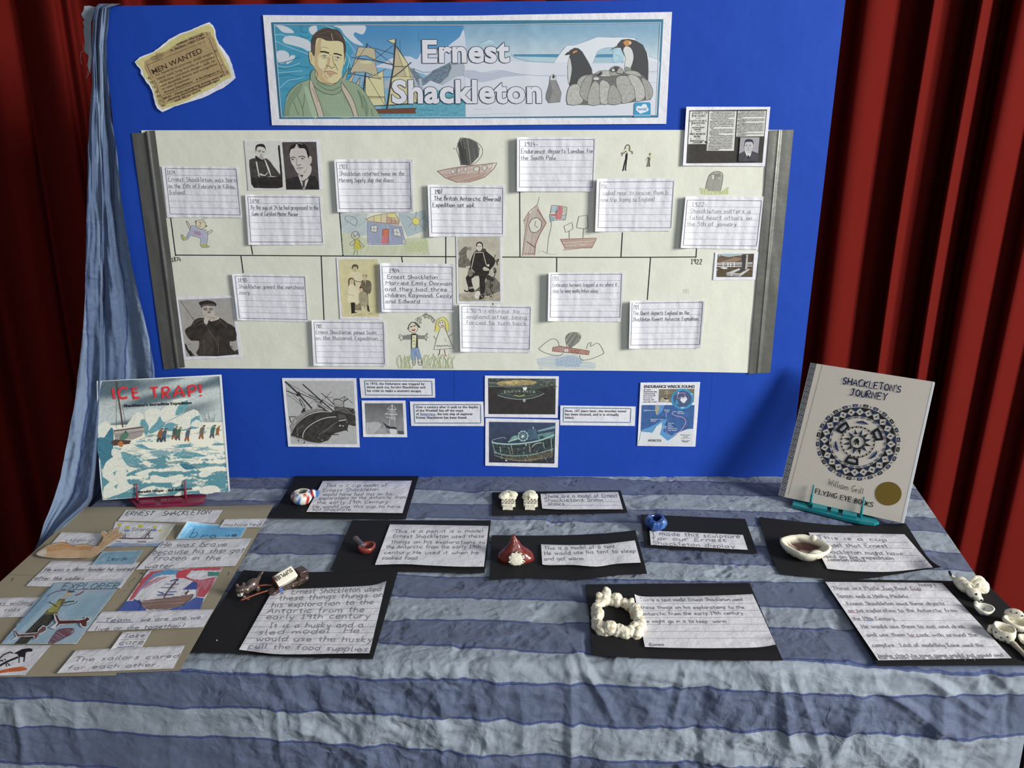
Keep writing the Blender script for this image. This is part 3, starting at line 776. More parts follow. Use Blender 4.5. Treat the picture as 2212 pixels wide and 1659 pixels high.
drawing('child_drawing', Z7, [
    ('H', '405,985 240,1180 250,1400 220,1615 380,1610 385,1480 440,1330 512,1210', '#bca69c', 100, 1.7, 1.1), ('P', ' 300,1240 340,1165 410,1150 455,1200 445,1280 390,1325 330,1320', '#d3d3c6'),
    ('C', '300,1240 340,1165 410,1150 455,1200 445,1280 390,1325 330,1320', '#55544f', 1.2), ('L', '385,1185 372,1245 412,1268', '#55544f', 1.2, 0), ('L', '430,888 405,985', G, .8), ('L', '405,985 300,1075 235,1190', '#8a6a5d', 1.3, 0), ('L', '405,1040 515,1210 440,1340 385,1470 370,1610', '#93655a', 1.8, 0), ('L', '300,1080 250,1350 220,1615', '#a28378', 1.2, 0), ('L', '275,1440 345,1490 380,1515', '#6a4a40', 1.6, 0), ('L', '240,1590 370,1592', '#93655a', 1.2),
    ('P', '585,990 660,998 655,1050 620,1085 570,1085', '#8fb0bd'), ('H', '585,990 650,998 620,1085 570,1085', '#d3d3c6', 40, 2.4, 1), ('H', '560,1125 625,1135 620,1180 565,1190', '#8fb0bd', 40, 1.5, 1.2), ('H', '710,1120 760,1105 750,1175 700,1170', '#9db9bd', -30, 1.5, 1.2), ('H', '720,1010 772,1015 768,1100 730,1090', '#b5bfb4', -40, 2, 1),
    ('H', '660,1000 715,1010 720,1090 700,1165 630,1170 625,1110 655,1060', '#c98484', 85, 1.1, 1.4), ('P', '568,1098 650,1105 640,1118 570,1112', '#b85a5a'), ('L', '560,1205 580,1205 565,1190 556,1120 585,990 680,998 772,1015 765,1100 752,1175 700,1172 620,1180 565,1190', '#7d6d6d', .9, 0), ('L', '556,1120 625,1122', K, .9), ('L', '655,1050 625,1095', K, 1), ('L', '705,1120 765,1105', G, 1),
    ('L', '580,1205 572,1290 545,1400 525,1590', G, .8), ('H', '690,1410 1140,1398 1075,1520 755,1535', '#b5978d', -4, 1.6, 1.2), ('H', '800,1470 900,1435 1040,1450 1010,1500 820,1505', '#c9bdb0', 4, 3, 1.0), ('L', '688,1412 1140,1398 1075,1525', '#93655a', 1.2, 0), ('L', '690,1412 755,1530 720,1548 960,1520 1080,1515', '#93655a', 1, 0),
    ('L', '735,1250 838,1202 845,1285 800,1310 755,1328 735,1250', G, .9, 0), ('L', '800,1310 800,1405', G, .9), ('L', '920,1130 1022,1115 1032,1265 985,1285 890,1268 905,1190 920,1130', G, 1, 0), ('L', '978,1285 970,1400', G, .9), ('L', '410,1575 470,1558 520,1588 620,1600 650,1590', '#b5b5aa', .8)])
drawing('child_drawing', Z7, [
    ('L', '1480,310 1500,260 1525,245 1545,265 1540,310', '#5c5b50', 2.2), ('P', '1505,280 1525,270 1530,310 1510,312', '#d8d2b5'), ('L', '1505,320 1475,345 1455,360', '#5c5b50', 2), ('L', '1535,315 1575,330 1580,345', '#5c5b50', 2), ('H', '1440,340 1460,330 1465,380 1445,385', '#8c8a80', 60, 1, 1), ('H', '1565,315 1590,330 1585,365 1565,355', '#8c8a80', 60, 1, 1),
    ('L', '1510,330 1518,355', '#77766c', 1), ('P', '1500,350 1522,350 1518,430 1490,430 1492,380', '#2c2c2c'), ('L', '1495,430 1478,500 1465,562', '#2c2c2c', 3), ('L', '1507,430 1500,500 1492,560', '#2c2c2c', 2.6), ('L', '1452,565 1470,560', K, 1.6), ('L', '1490,560 1508,558', K, 1.6), ('L', '1552,270 1565,300', '#d9d27f', 1.2), ('L', '1485,300 1470,330', '#d9d27f', 1.2),
    ]); drawing('child_drawing', Z7, [('H', '1785,345 1810,345 1805,380 1785,375', '#8a8760', 60, 1, 1.2), ('H', '1768,395 1798,395 1800,505 1755,510', '#6d6b60', 85, 1.2, 1.2), ('L', '1770,395 1740,440', '#9a9788', 1), ('L', '1800,390 1830,400 1845,385', '#d9d27f', 1), ('L', '1755,512 1775,510', K, 1.3), ('L', '1785,512 1800,508', K, 1.3), ('P', '1790,385 1815,380 1800,400', '#d9d27f')])
drawing('child_drawing', Z8, [
    ('H', '520,430 535,290 560,220 620,175 690,172 725,210 722,290 700,400 690,440', '#a09f95', 98, 1.3, 1.1), ('L', '520,430 525,340 550,250 570,210 620,172 690,170 727,205 722,290 700,400', G, 1.2), ('L', '560,215 600,195 620,200', G, .9), ('H', '610,200 700,195 700,225 640,235', '#85847c', 10, 1, 1),
    ('P', '600,210 620,210 620,260 605,262', '#d2d3c5'), ('L', '612,212 608,262', '#d8d9cc', 1.6), ('L', '618,235 650,270', '#77766f', 1.4), ('L', '678,240 690,262', '#cfd0c2', 1.4), ('H', '450,360 540,380 540,440 460,440', '#cdd3a8', 80, 1.6, 1.3), ('H', '530,400 710,405 800,350 795,440 540,445', '#c9d09f', 85, 1.4, 1.3)])
drawing('child_drawing', Y2, [
    ('P', '1365,1040 1380,990 1430,975 1475,1000 1490,1050 1460,1090 1400,1090', '#d9d4c0'), ('L', '1358,1055 1380,990 1420,960 1470,968 1500,1000 1520,1030 1490,1010 1450,965', '#4b4a48', 2), ('C', '1368,1040 1395,1090 1450,1095 1488,1060 1480,1000', G, .9), ('L', '1395,1010 1412,1025', '#5a4a44', 2.4), ('L', '1440,998 1450,1015', '#5a4a44', 2.4), ('L', '1410,1055 1435,1072 1455,1050', '#a5402e', 2.6),
    ('H', '1290,1135 1400,1120 1400,1190 1290,1190', '#8d8c88', 80, 1.1, 1.2), ('H', '1480,1130 1590,1135 1590,1185 1480,1180', '#8d8c88', 80, 1.1, 1.2), ('P', '1400,1120 1490,1120 1495,1300 1400,1300', '#4c4c48'), ('P', '1418,1130 1470,1130 1462,1290 1440,1300 1412,1290', '#dcdab2'),
    ('P', '1410,1110 1470,1108 1468,1128 1412,1128', '#2c2c2c'), ('L', '1435,1165 1440,1170', K, 2.4), ('L', '1438,1205 1441,1215', K, 2.6), ('L', '1440,1248 1443,1254', K, 2.4), ('L', '1290,1150 1255,1120 1240,1140 1262,1155 1235,1165 1262,1180 1260,1205 1290,1190', G, 1.1), ('L', '1590,1140 1612,1105 1620,1120 1600,1150 1628,1160 1600,1175 1610,1205 1590,1185', G, 1.1),
    ('H', '1400,1300 1500,1300 1540,1440 1490,1450 1460,1350 1465,1460 1410,1460', '#8ca3c4', 85, 1.1, 1.3), ('L', '1400,1300 1410,1460 1465,1460 1460,1340 1490,1450 1540,1440 1500,1300', '#6f7d99', 1, 0), ('L', '1425,1465 1420,1500 1440,1535 1460,1500 1455,1465', G, 1.2), ('L', '1495,1450 1500,1510 1530,1530 1545,1510 1535,1445', G, 1.5), ('L', '1430,1490 1450,1490', G, 1.2), ('L', '1500,1490 1540,1490', G, 1.2),
    ('P', '1720,1085 1740,960 1790,905 1850,905 1895,960 1905,1070 1860,1070 1850,960 1780,960 1780,1085', '#d9d27c'), ('L', '1718,1085 1738,950 1800,895 1860,905 1895,970 1905,1070 1870,1070 1850,960', '#a49c4b', 1.2), ('P', '1765,960 1800,935 1845,950 1850,1010 1800,1030 1765,1000', '#dad4c2'), ('C', '1765,960 1800,935 1845,950 1850,1010 1800,1030 1765,1000', G, 1), ('L', '1782,962 1790,975', '#5a4a44', 2.2), ('L', '1815,955 1822,970', '#5a4a44', 2.2), ('L', '1800,1000 1815,1008 1830,995', '#a5402e', 2),
    ('L', '1790,1040 1735,1190 1705,1325 1965,1305 1900,1150 1850,1030', G, 1, 0), ('L', '1735,1275 1750,1265 1762,1285 1780,1265 1795,1285 1815,1263 1830,1282 1850,1262 1865,1280 1885,1262 1900,1282 1930,1265', G, 1), ('L', '1735,1190 1700,1140', G, 1), ('L', '1900,1150 1965,1105', G, 1), ('L', '1785,1320 1775,1385 1760,1390', '#5c4a44', 1.6), ('L', '1845,1320 1860,1400 1880,1405', '#a5685c', 1.6), ('L', '1850,1170 1870,1220', '#b9b9ae', 1),
    ('L', '1510,900 1560,870 1600,855 1660,870 1700,910', '#77776f', 1)] +
    [('C', ' '.join('%g,%g' % p for p in ell(x, y, r, r, 8)), '#77776f', 1) for x, y, r in ((1480, 925, 14), (1505, 940, 16), (1530, 920, 13), (1500, 905, 12), (1525, 965, 12), (1575, 870, 14), (1600, 850, 13), (1615, 880, 16), (1590, 895, 12), (1640, 900, 14), (1655, 880, 13), (1690, 930, 16), (1700, 955, 13), (1675, 905, 12), (1715, 930, 10))] +
    [('P', ' '.join('%g,%g' % p for p in ell(x, y, r, r, 8)), '#d5cf95') for x, y, r in ((1508, 928, 9), (1600, 875, 8), (1655, 900, 8))] +
    [('L', '%d,%d %d,%d %d,%d' % (x, 1575, x+random.randint(-30, 30), 1470, x+random.randint(-40, 60), random.randint(1370, 1440)), '#b6bf92', 1.0) for x in list(range(1235, 1420, 14))+list(range(1560, 1980, 15))])
drawing('child_drawing', Y3, [
    ('H', '1030,1480 1200,1440 1480,1430 1560,1500 1700,1530 1680,1600 1060,1590', '#a9b9cc', 4, 2.2, 1.0), ('H', '1240,1480 1440,1440 1560,1500 1500,1570 1250,1560', '#93a9c4', -12, 1.8, 1.1),
    ('H', '1212,1355 1290,1335 1625,1390 1615,1432 1210,1390', '#b5877b', 88, 1.2, 1.1), ('P', '1345,1370 1385,1372 1385,1400 1345,1398', '#dddddd'), ('L', '1362,1383 1368,1388', K, 2), ('P', '1290,1365 1330,1362 1330,1388 1295,1390', '#c9b9ae'), ('L', '1300,1375 1322,1378', K, 2), ('C', '1425,1385 1460,1388 1458,1405 1428,1402', '#7d4e45', 1), ('C', '1475,1385 1505,1390 1500,1412 1475,1408', '#7d4e45', 1),
    ('L', '1290,1335 1625,1390 1615,1432 1210,1392 1215,1350 1290,1335', '#7d4e45', 1.1, 0),
    ('H', '1360,1230 1400,1190 1480,1185 1528,1225 1500,1290 1400,1362 1370,1300', '#7d7c76', -55, 1.4, 1.1), ('L', '1375,1350 1358,1260 1370,1215 1420,1185 1490,1185 1528,1225 1500,1290 1400,1362', G, 1.1),
    ('L', '1285,1335 1270,1280 1230,1255 1180,1265 1070,1350 1065,1375 1140,1415 1250,1442 1300,1435 1335,1415', G, 1.1), ('L', '1592,1365 1610,1310 1645,1295 1635,1340 1700,1305 1740,1320 1785,1405 1770,1425 1660,1475 1560,1492 1520,1465 1515,1435', G, 1.1)])

# ------------------------------------------------------------------ duct tape
M_SILVER_L = M_SILVER
def tape_lift(x0, side):
    def f(a, b):
        r = .0016*smooth(x0-.07, x0, a)*(1-smooth(x0+.05, x0+.12, a))
        on = .0022*(smooth(x0-.12, x0+.02, a) if side else 1-smooth(x0-.02, x0+.12, a))
        return on+r+.0007*nz(a*3, b*9, 1, x0)+.0012*max(0, nz(a*2, b*5, 1, 3))
    return f
Sheet('duct_tape', BOARD, [(284.2, 287), (334.5, 281.8), (399.6, 793.5), (354, 798.6)], off=lvl(0)+.0016, mat=M_SILVER, nu=28, nv=60, lift=tape_lift(.62, True),
      top=[(310, 287), (316, 283)], label='silver duct tape strip holding the left end of the paper roll', cat='tape', group='duct tape strips on the paper roll')
Sheet('duct_tape', BOARD, [(1662.4, 281.4), (1714.6, 280), (1664, 804.9), (1617.7, 808)], off=lvl(0)+.0016, mat=M_SILVER, nu=28, nv=60, lift=tape_lift(.40, False),
      label='silver duct tape strip holding the right end of the paper roll', cat='tape', group='duct tape strips on the paper roll')

# ------------------------------------------------------------------ ruled writing slips
def slip(Zo, out, box, lines, label, liftl=.003, liftr=.001, col='#808187', w=.9, rows=7, seed=0, group=None):
    z = Z(Zo); q = z(out); bq = z(box)
    def lf(a, b):
        l = 1.9*liftl*(1-smooth(0, .15, a))+liftr*smooth(.88, 1, a)
        return l+.0016*(nz(a*11+b*.6, b*.9, 1, seed)*.6+.4*nz(a*22, b*1.6, 1, seed+3))+.0006
    S = Sheet('writing_slip', BOARD, q, off=lvl(1)+.0015, lift=lf, mat=M_PAPER, nu=48, nv=10, label=label, cat='paper slip', thick=.0003, group='ruled writing slips on the timeline')
    I = Ink(S, .0003); B = homog(bq)
    for p, r in zip(bq, bq[1:]+bq[:1]): I.line([p, r], 1.0, '#55565b')
    for k in range(1, rows): I.line([hmap(B, .004, k/rows), hmap(B, .99, k/rows)], .65, '#96979c')
    I.build('ruled_lines'); J = Ink(S, .00045)
    for k, (txt, x0, x1) in enumerate(lines):
        # baseline sits on rule k+1; x given in zoom pixels
        def at(x):
            zx = z((x, 0))[0]
            a = (zx-hmap(B, 0, (k+1)/rows)[0])/(hmap(B, 1, (k+1)/rows)[0]-hmap(B, 0, (k+1)/rows)[0])
            return hmap(B, a, (k+1-.07)/rows)
        h = (hmap(B, 0, 1)[1]-hmap(B, 0, 0)[1])/rows
        J.hand(txt, at(x0), at(x1), h*.62, col, w)
    J.build('handwriting', M_PENCIL)
    return S
slip(Z5, '365,468 1230,478 1280,1055 428,1052', '405,494 1210,503 1258,1023 462,1013', [('1879', 430, 518), ('Ernest Shackleton was born', 445, 1215), ('on the 15th of February in Kilkea,', 445, 1205), ('Ireland.', 455, 640)],
     'ruled slip at the left end of the timeline about his birth in Ireland', .001, .001, seed=1)
slip(Z5, '1312,790 2172,795 2212,1362 1352,1365', '1345,818 2155,822 2195,1332 1380,1330', [('1898', 1370, 1475), ('By the age of 24 he had progressed to the', 1385, 2150), ('Game of Certified Master Mariner', 1395, 1920)],
     'ruled slip headed 1898 below the pair of portrait photos', .003, seed=2, w=1.0)
slip(Z6, '165,392 1062,390 1068,988 205,993', '195,425 1027,425 1045,952 228,952', [('1903', 225, 315), ('Shackleton returned home on the', 230, 970), ('Morning Supply ship due illness', 228, 848)],
     'ruled slip headed 1903 above the crayoned house', .004, .003, seed=3)
slip(Z6, '1230,678 2112,687 2110,1268 1250,1272', '1262,710 2085,718 2083,1238 1278,1228', [('1907', 1315, 1400), ('The British Antarctic (Nimrod)', 1305, 2062), ('Expedition set sail.', 1290, 1770)],
     'ruled slip headed 1907 under the drawn boat with a black sail', .004, seed=4, col='#55565c', w=1.15)
slip(Z7, '152,150 1140,152 1100,825 152,822', '186,183 1108,180 1088,770 184,768', [('1914-', 245, 415), ('Endurance departs London for', 205, 1100), ('the South Pole', 203, 635)],
     'ruled slip headed 1914 above the drawn clock tower and flag', .006, .001, seed=5, w=1.2)
slip(Z7, '1140,665 2110,660 2060,1310 1118,1318', '1178,705 2088,697 2055,1270 1155,1268', [('1916', 1190, 1262), ('sailed near to rescue them b', 1210, 2020), ('now trip trying to England', 1190, 1855)],
     'ruled slip with very faint pencil under the two tiny stick figures', .006, .001, col='#adaeb2', seed=6, w=1.0)
slip(Z8, '282,463 1215,468 1148,1100 222,1082', '302,510 1190,518 1130,1058 255,1050', [('1922-', 355, 540), ('Shackleton suffers a', 335, 1060), ('fatal heart attack on', 325, 1075), ('the 5th of january.', 300, 905)],
     'ruled slip headed 1922 under the drawn gravestone', .005, .001, col='#96979c', seed=7)
slip(Y1, '1163,272 1998,285 2040,820 1225,800', '1200,298 1990,308 2020,792 1250,775', [('1890-', 1235, 1355), ('Shackleton joined the merchant', 1245, 1990), ('navy', 1255, 1370)],
     'ruled slip headed 1890 right of the photo of a man in a flat cap', .003, seed=8)
slip(Y2, '78,928 1060,942 1078,1545 105,1540', '112,960 1030,968 1048,1508 145,1500', [('1901', 140, 215), ('Ernest Shackleton joined Scott', 138, 945), ('on the National Expedition', 138, 958)],
     'ruled slip headed 1901 at the bottom below the family photo', .004, .002, seed=9)
slip(Y2, '985,172 1975,185 1982,830 1010,825', '1015,220 1945,228 1955,795 1042,785', [('1904', 1110, 1250), ('Ernest Shackleton', 1088, 1755), ('Married Emily Dorman', 1068, 1940), ('and they had three', 1055, 1880), ('children Raymond, Cecily', 1058, 1945), ('and Edward', 1065, 1520)],
     'ruled slip headed 1904 with six lines in large dark handwriting', .005, .001, col='#66676d', seed=10, w=1.1)
slip(Y3, '165,865 975,882 965,1410 178,1400', '195,890 962,905 950,1370 200,1355', [('1909-returns to', 245, 840), ('england after being', 250, 920), ('forced to turn back', 245, 920)],
     'ruled slip headed 1909 below the photo of the standing explorer', .006, .002, seed=11, col='#96979c')
slip((0, 0, 1), '1185,589 1348,588 1341,695 1183,694', '1190.5,593.2 1342.8,592.2 1339,685.6 1188.6,685.2', [('1915', 1193, 1207), ('Endurance becomes trapped in ice where it', 1194, 1333), ('stays for many months before sinking', 1194, 1292)],
     'ruled slip headed 1915 above the drawn ship stuck in ice', .007, .001, seed=12, w=.9, col='#96979c')
slip(Y4, '215,578 1070,578 1020,1118 203,1125', '240,605 1045,595 1008,1075 225,1082', [('1921', 255, 315), ('The Quest departs England on the', 250, 890), ('Shackleton Rowett Antarctic Expedition', 245, 990)],
     'ruled slip headed 1921 at the lower right of the timeline', .006, .004, seed=13, w=1.0)

# ------------------------------------------------------------------ photographs and prints
def photo(Zo, out, label, cat='photograph', plane=BOARD, n=1, name='photo_print', mat=None, lift=None, off=None, nu=14, nv=10):
    z = Z(Zo); S = Sheet(name, plane, z(out), off=lvl(n)+.0012 if off is None else off, mat=mat or M_PAPER, nu=nu, nv=nv, label=label, cat=cat,
                         lift=lift or (lambda a, b: .0008*(1-smooth(0, .12, a))+.0003*nz(a*4, b*3, 1, len(label))))
    return S, Ink(S, .0003), z

# pair of portraits
S, I, z = photo((520, 300, 12.289), '90,45 2080,25 2175,1350 200,1370', 'sheet with two black and white portraits of a man above the 1898 slip')
I.poly(z('105,60 1085,50 1200,1350 215,1355'), tone('#cfcfc8', .05))
I.poly(blotch(z('985,180 1035,165 1075,600 1100,900 1115,1290 1000,1310 350,1305 280,1200 262,1000 260,880 300,960 500,1010 800,1010 1040,1000 1050,900 1020,560'), .4), tone('#2e2a28', .2))
I.poly(z('225,560 390,510 420,440 600,560 640,520 700,530 800,620 880,740 1050,950 1050,1010 820,990 520,1040 280,1010 250,900'), tone('#45423f', .3), sm=2)
I.poly(z('380,330 400,190 470,135 590,135 650,220 665,330 640,440 600,560 530,570 440,520 400,420'), tone('#c9c6bf', .06), sm=3)
I.poly(z('470,470 600,480 610,545 540,560 460,520'), '#a8a49d'); I.poly(z('395,320 390,220 450,145 590,135 655,210 665,340 640,250 560,210 440,215 415,330'), tone('#2f2c2a', .2), sm=2)
I.poly(z('400,440 470,500 580,560 615,520 625,560 560,600 450,580 385,500'), '#2e2b29', sm=2)
I.line(z('460,320 520,305 545,325'), 1.1, '#4a4642'); I.line(z('570,325 610,340 630,345'), 1.1, '#4a4642'); I.poly(z('455,325 525,320 520,355 465,350'), '#8f8a83', sm=2); I.poly(z('565,340 625,345 615,370 575,365'), '#8f8a83', sm=2)
I.poly(z('520,400 570,410 560,430 525,425'), '#77726b'); I.line(z('515,460 555,455 590,462'), 1, '#6b645e'); I.poly(z('370,320 395,330 400,400 380,380'), '#b5b1aa')
I.poly(z('395,610 430,600 505,1000 480,1010'), '#cfccc6'); I.poly(z('620,530 665,580 760,800 810,990 790,990 740,860 720,820'), '#dad7d0'); I.poly(z('500,910 640,960 720,880 735,860 720,900 650,985 520,965'), '#d5d2cb')
I.poly(z('1100,85 2005,78 2090,1345 1215,1345'), tone('#4f4947', .15))
I.poly(z('1210,1345 1190,1080 1400,1010 1530,1000 1640,1080 1850,960 1990,1000 2050,1150 2090,1345'), tone('#2e2b2b', .2), sm=1)
I.poly(z('1515,940 1590,1000 1650,1050 1700,1080 1810,990 1870,880 1880,760 1830,700 1700,900'), '#c6bfba', sm=2)
I.poly(z('1520,960 1650,1060 1780,1010 1800,1080 1700,1330 1650,1330 1590,1150'), '#c9c3be')
I.poly(z('1290,330 1300,250 1420,170 1600,160 1720,220 1770,350 1780,480 1800,580 1830,700 1700,880 1600,940 1500,900 1410,740 1330,600'), tone('#c4bdb7', .05), sm=3)
I.poly(z('1790,520 1830,455 1880,480 1885,600 1840,680 1815,660'), '#c0b8b2', sm=2); I.poly(z('1285,330 1300,240 1400,140 1560,105 1700,140 1790,260 1820,440 1790,510 1740,330 1680,250 1560,250 1480,150 1430,240 1330,280 1300,400'), tone('#232021', .3), sm=2)
I.poly(z('1460,160 1500,140 1530,240 1490,230'), '#b5aea9', sm=2); I.line(z('1510,130 1580,120 1640,150'), 1.2, '#8d8784')
I.line(z('1320,510 1380,485 1455,500'), 1.9, '#453f3d', sm=3); I.line(z('1530,480 1610,460 1680,470 1715,500'), 1.9, '#453f3d', sm=3); I.poly(z('1345,530 1380,520 1425,545 1380,565 1350,560'), '#7d7673', sm=2); I.poly(z('1590,520 1630,500 1690,520 1640,545'), '#7d7673', sm=2)
I.poly(z('1370,535 1395,535 1390,560 1372,558'), '#2b2828', sm=2); I.poly(z('1630,510 1655,510 1650,535 1632,532'), '#2b2828', sm=2)
I.line(z('1490,500 1480,600 1485,680'), 1.1, '#8b837e'); I.line(z('1485,680 1520,705 1560,695 1600,670'), 1.5, '#5d5552', sm=3); I.line(z('1490,790 1540,770 1590,775 1660,765'), 1.4, '#5d5552', sm=3); I.line(z('1520,820 1560,825 1600,815'), .9, '#948c87'); I.poly(z('1530,930 1600,960 1660,950 1640,1020'), '#37302f')
I.poly(z('1600,1090 1660,1110 1740,1060 1830,1010 1840,1040 1720,1100 1700,1180 1700,1300 1630,1310 1640,1150'), tone('#4a4644', .3))
I.build()

# man in flat cap with hands at mouth
S, I, z = photo(Y1, '510,533 1180,518 1285,1225 615,1250', 'photo of a man in a flat cap with both hands at his mouth')
I.poly(z('553,568 1160,545 1242,1188 645,1215'), tone('#a5a19b', .06))
I.line(z('578,575 640,670 720,780 745,810'), .9, '#3a3634'); I.poly(z('710,770 722,768 722,786'), K)
I.poly(z('625,1060 640,1070 680,1130 740,1205 690,1210 640,1130'), '#2a2625'); I.line(z('655,1100 720,1200'), 1.2, '#bdb9b3'); I.line(z('665,1075 700,1068'), .8, '#3a3634')
I.poly(z('1180,1160 1230,1130 1242,1188 1185,1190'), '#3d3836'); I.poly(z('1145,1090 1175,1100 1160,1112'), '#3d3836')
I.poly(z('735,800 800,770 870,780 1020,770 1110,830 1200,885 1215,1030 1140,1040 1150,1110 1190,1192 780,1205 785,1120 790,1035 700,1032 640,960 635,900 700,860'), tone('#38332f', .3, .08), sm=2)
I.poly(z('800,1050 850,950 900,900 950,960 960,1190 800,1195'), tone('#463f39', .2), sm=1)
for p in ('890,890 930,960 975,1010 990,1080', '720,850 790,800 860,790', '1010,790 1080,850 1110,890', '770,860 840,830 880,870', '1000,980 1010,1100 1000,1190', '840,1010 850,1180'): I.line(z(p), .9, '#6b635b', sm=3)
I.poly(z('825,650 850,640 950,640 965,660 975,700 950,760 920,790 870,780 835,730'), tone('#bcb4aa', .06), sm=2)
I.poly(z('812,680 828,680 832,720 820,710'), '#a79f96'); I.poly(z('965,670 980,680 972,710'), '#a79f96')
I.poly(z('788,610 800,590 880,572 950,585 988,615 975,640 900,630 830,645 822,668 810,640'), tone('#2f2b29', .2), sm=2); I.poly(z('815,625 900,612 975,622 950,640 880,632 822,642'), '#5c5651', sm=2)
I.poly(z('838,658 880,655 885,690 845,690'), '#857c72', sm=2); I.poly(z('905,658 950,658 945,685 905,690'), '#857c72', sm=2); I.poly(z('888,700 920,700 912,718 892,715'), '#6b635b', sm=2)
I.poly(z('845,790 870,760 910,745 940,740 1015,765 1015,785 980,800 930,815 900,800 880,850 850,830'), tone('#c4bcb1', .08), sm=2)
for p in ('880,770 920,760 960,770', '900,790 950,775 1000,772', '890,810 920,790', '940,808 975,785'): I.line(z(p), .8, '#55504b')
I.build()

# family
S, I, z = photo(Y2, '410,102 972,105 1010,920 460,915', 'cream tinted photo of a woman with three children')
I.poly(z('438,122 962,120 978,888 485,885'), tone('#cfc79c', .05))
I.poly(z('700,850 870,830 880,860 640,870'), '#b9ae84', sm=2); I.poly(z('650,690 740,680 740,800 650,800'), tone('#8a7f66', .2))
I.poly(z('585,330 620,295 700,290 750,320 765,400 720,440 720,700 640,700 590,480'), tone('#d8cfae', .05), sm=2)
I.poly(ell(*z((655, 250)), 5.5, 7.5), '#c9b692'); I.poly(z('612,240 625,200 655,188 695,205 702,245 688,255 680,225 635,225 625,255'), '#57503f', sm=2)
for e in ((640, 240), (668, 240)): I.poly(ell(*z(e), .8, .6, 6), '#4a4234')
I.line(z('645,268 665,268'), .8, '#6b5a45')
I.poly(z('740,410 780,395 830,400 870,430 875,520 850,590 830,580 835,800 800,800 760,700 740,560 715,500 740,450'), tone('#6e6655', .2), sm=2); I.poly(z('770,400 800,400 790,470'), '#d2c8a6'); I.line(z('783,405 786,470'), 1.3, '#332f28')
I.poly(ell(*z((787, 362)), 5, 6.8), '#c9b692'); I.poly(z('755,350 765,325 800,318 820,340 815,365 805,345 765,345'), '#6b5f49', sm=2); I.line(z('772,362 778,362'), .9, '#4a4234'); I.line(z('792,362 798,362'), .9, '#4a4234')
I.line(z('640,400 690,420 740,425'), 1.3, '#5a5243')
I.poly(z('570,480 620,455 665,480 680,560 705,690 600,700 552,690 565,580'), tone('#ddd5b6', .04), sm=2); I.poly(ell(*z((612, 415)), 5, 6.5), '#cbb893'); I.poly(z('570,480 565,400 590,368 630,372 655,420 665,480 640,460 640,400 590,395 585,450'), '#6e614a', sm=2)
I.line(z('560,580 600,600 650,605'), 1.3, '#bfae86'); I.poly(z('600,698 655,695 655,820 690,835 650,838 640,840 610,845'), '#2f2b25')
I.poly(z('715,570 745,550 785,555 820,600 825,700 805,745 740,742 715,690 708,620'), tone('#a39a80', .1), sm=2); I.poly(ell(*z((740, 525)), 4, 5.2), '#c9b692'); I.poly(z('715,520 722,490 755,485 768,515 760,525 750,505 722,512'), '#4f4738', sm=2)
I.poly(z('745,742 770,742 768,800 762,835 745,838'), '#cfc5a3'); I.poly(z('785,742 810,742 815,800 830,828 800,828'), '#cfc5a3'); I.poly(z('825,740 840,740 852,818 835,822'), '#2f2b25')
I.build()

# standing explorer with signature
S, I, z = photo((980, 500, 10.37), '55,95 1075,80 1110,1600 75,1610', 'photo of an explorer standing with a hand on hip, signed along its right side')
I.poly(z('85,95 1040,85 1045,1560 120,1560'), tone('#b5b0a0', .09, .05))
I.poly(z('105,810 300,830 600,1000 560,1240 480,1330 120,1400'), tone('#c9c4b4', .05, .05)); I.poly(z('470,1330 580,1240 700,1150 740,1060 900,1000 1035,1150 1040,1330 960,1370 850,1440 500,1450'), tone('#6f6b60', .25, .1))
I.poly(blotch(z('120,1420 470,1370 700,1470 930,1380 1042,1330 1045,1560 122,1560'), .8), tone('#a39d8b', .2, .12)); I.poly(z('470,1480 490,1350 570,1340 640,1400 600,1480 540,1500'), tone('#d2cdbf', .1), sm=2)
I.poly(z('110,500 150,430 210,370 260,335 320,360 330,400 290,450 300,580 370,650 370,780 110,800 130,560'), tone('#6e6a60', .3, .2), sm=2); I.poly(ell(*z((365, 385)), 4, 4.5), '#8f8a7d')
I.line(z('270,790 370,790'), 1.6, '#d5d0c2')
I.poly(z('480,440 560,420 700,380 740,450 860,550 940,660 880,790 800,880 790,950 740,980 700,1120 710,1250 690,1380 640,1400 595,1400 580,1200 560,990 400,1060 435,1230 440,1290 460,1340 380,1365 330,1330 325,1250 270,1050 310,980 340,850 375,780 380,660 420,540'), tone('#2f2b28', .35, .25), sm=2)
I.poly(z('490,440 530,390 560,420 650,375 720,430 700,460 480,455'), '#59544c', sm=2)
I.poly(ell(*z((575, 350)), 6, 8.6), '#cdc8bb'); I.poly(z('505,330 510,265 560,235 620,240 655,290 655,360 640,390 630,290 580,262 530,275 525,330'), '#25211f', sm=2)
for e in ((550, 330), (600, 330)): I.poly(ell(*z(e), 1.6, .9, 6), '#4a4640')
I.line(z('565,398 585,398'), .9, '#77726a'); I.line(z('572,340 575,372'), .8, '#8f8a80')
I.line(z('400,820 430,660 475,475 660,468 700,640 740,770'), 1.7, '#bcb7a9', sm=0); I.line(z('395,835 470,920'), 1.5, '#bcb7a9'); I.poly(z('320,980 330,870 400,850 440,900 420,980 370,1010'), tone('#7d776a', .3), sm=2); I.poly(z('650,830 690,790 740,810 800,850 780,880 680,880'), tone('#aaa497', .3), sm=2); I.poly(ell(*z((775, 760)), 2.4, 2.6), '#d5d0c2')
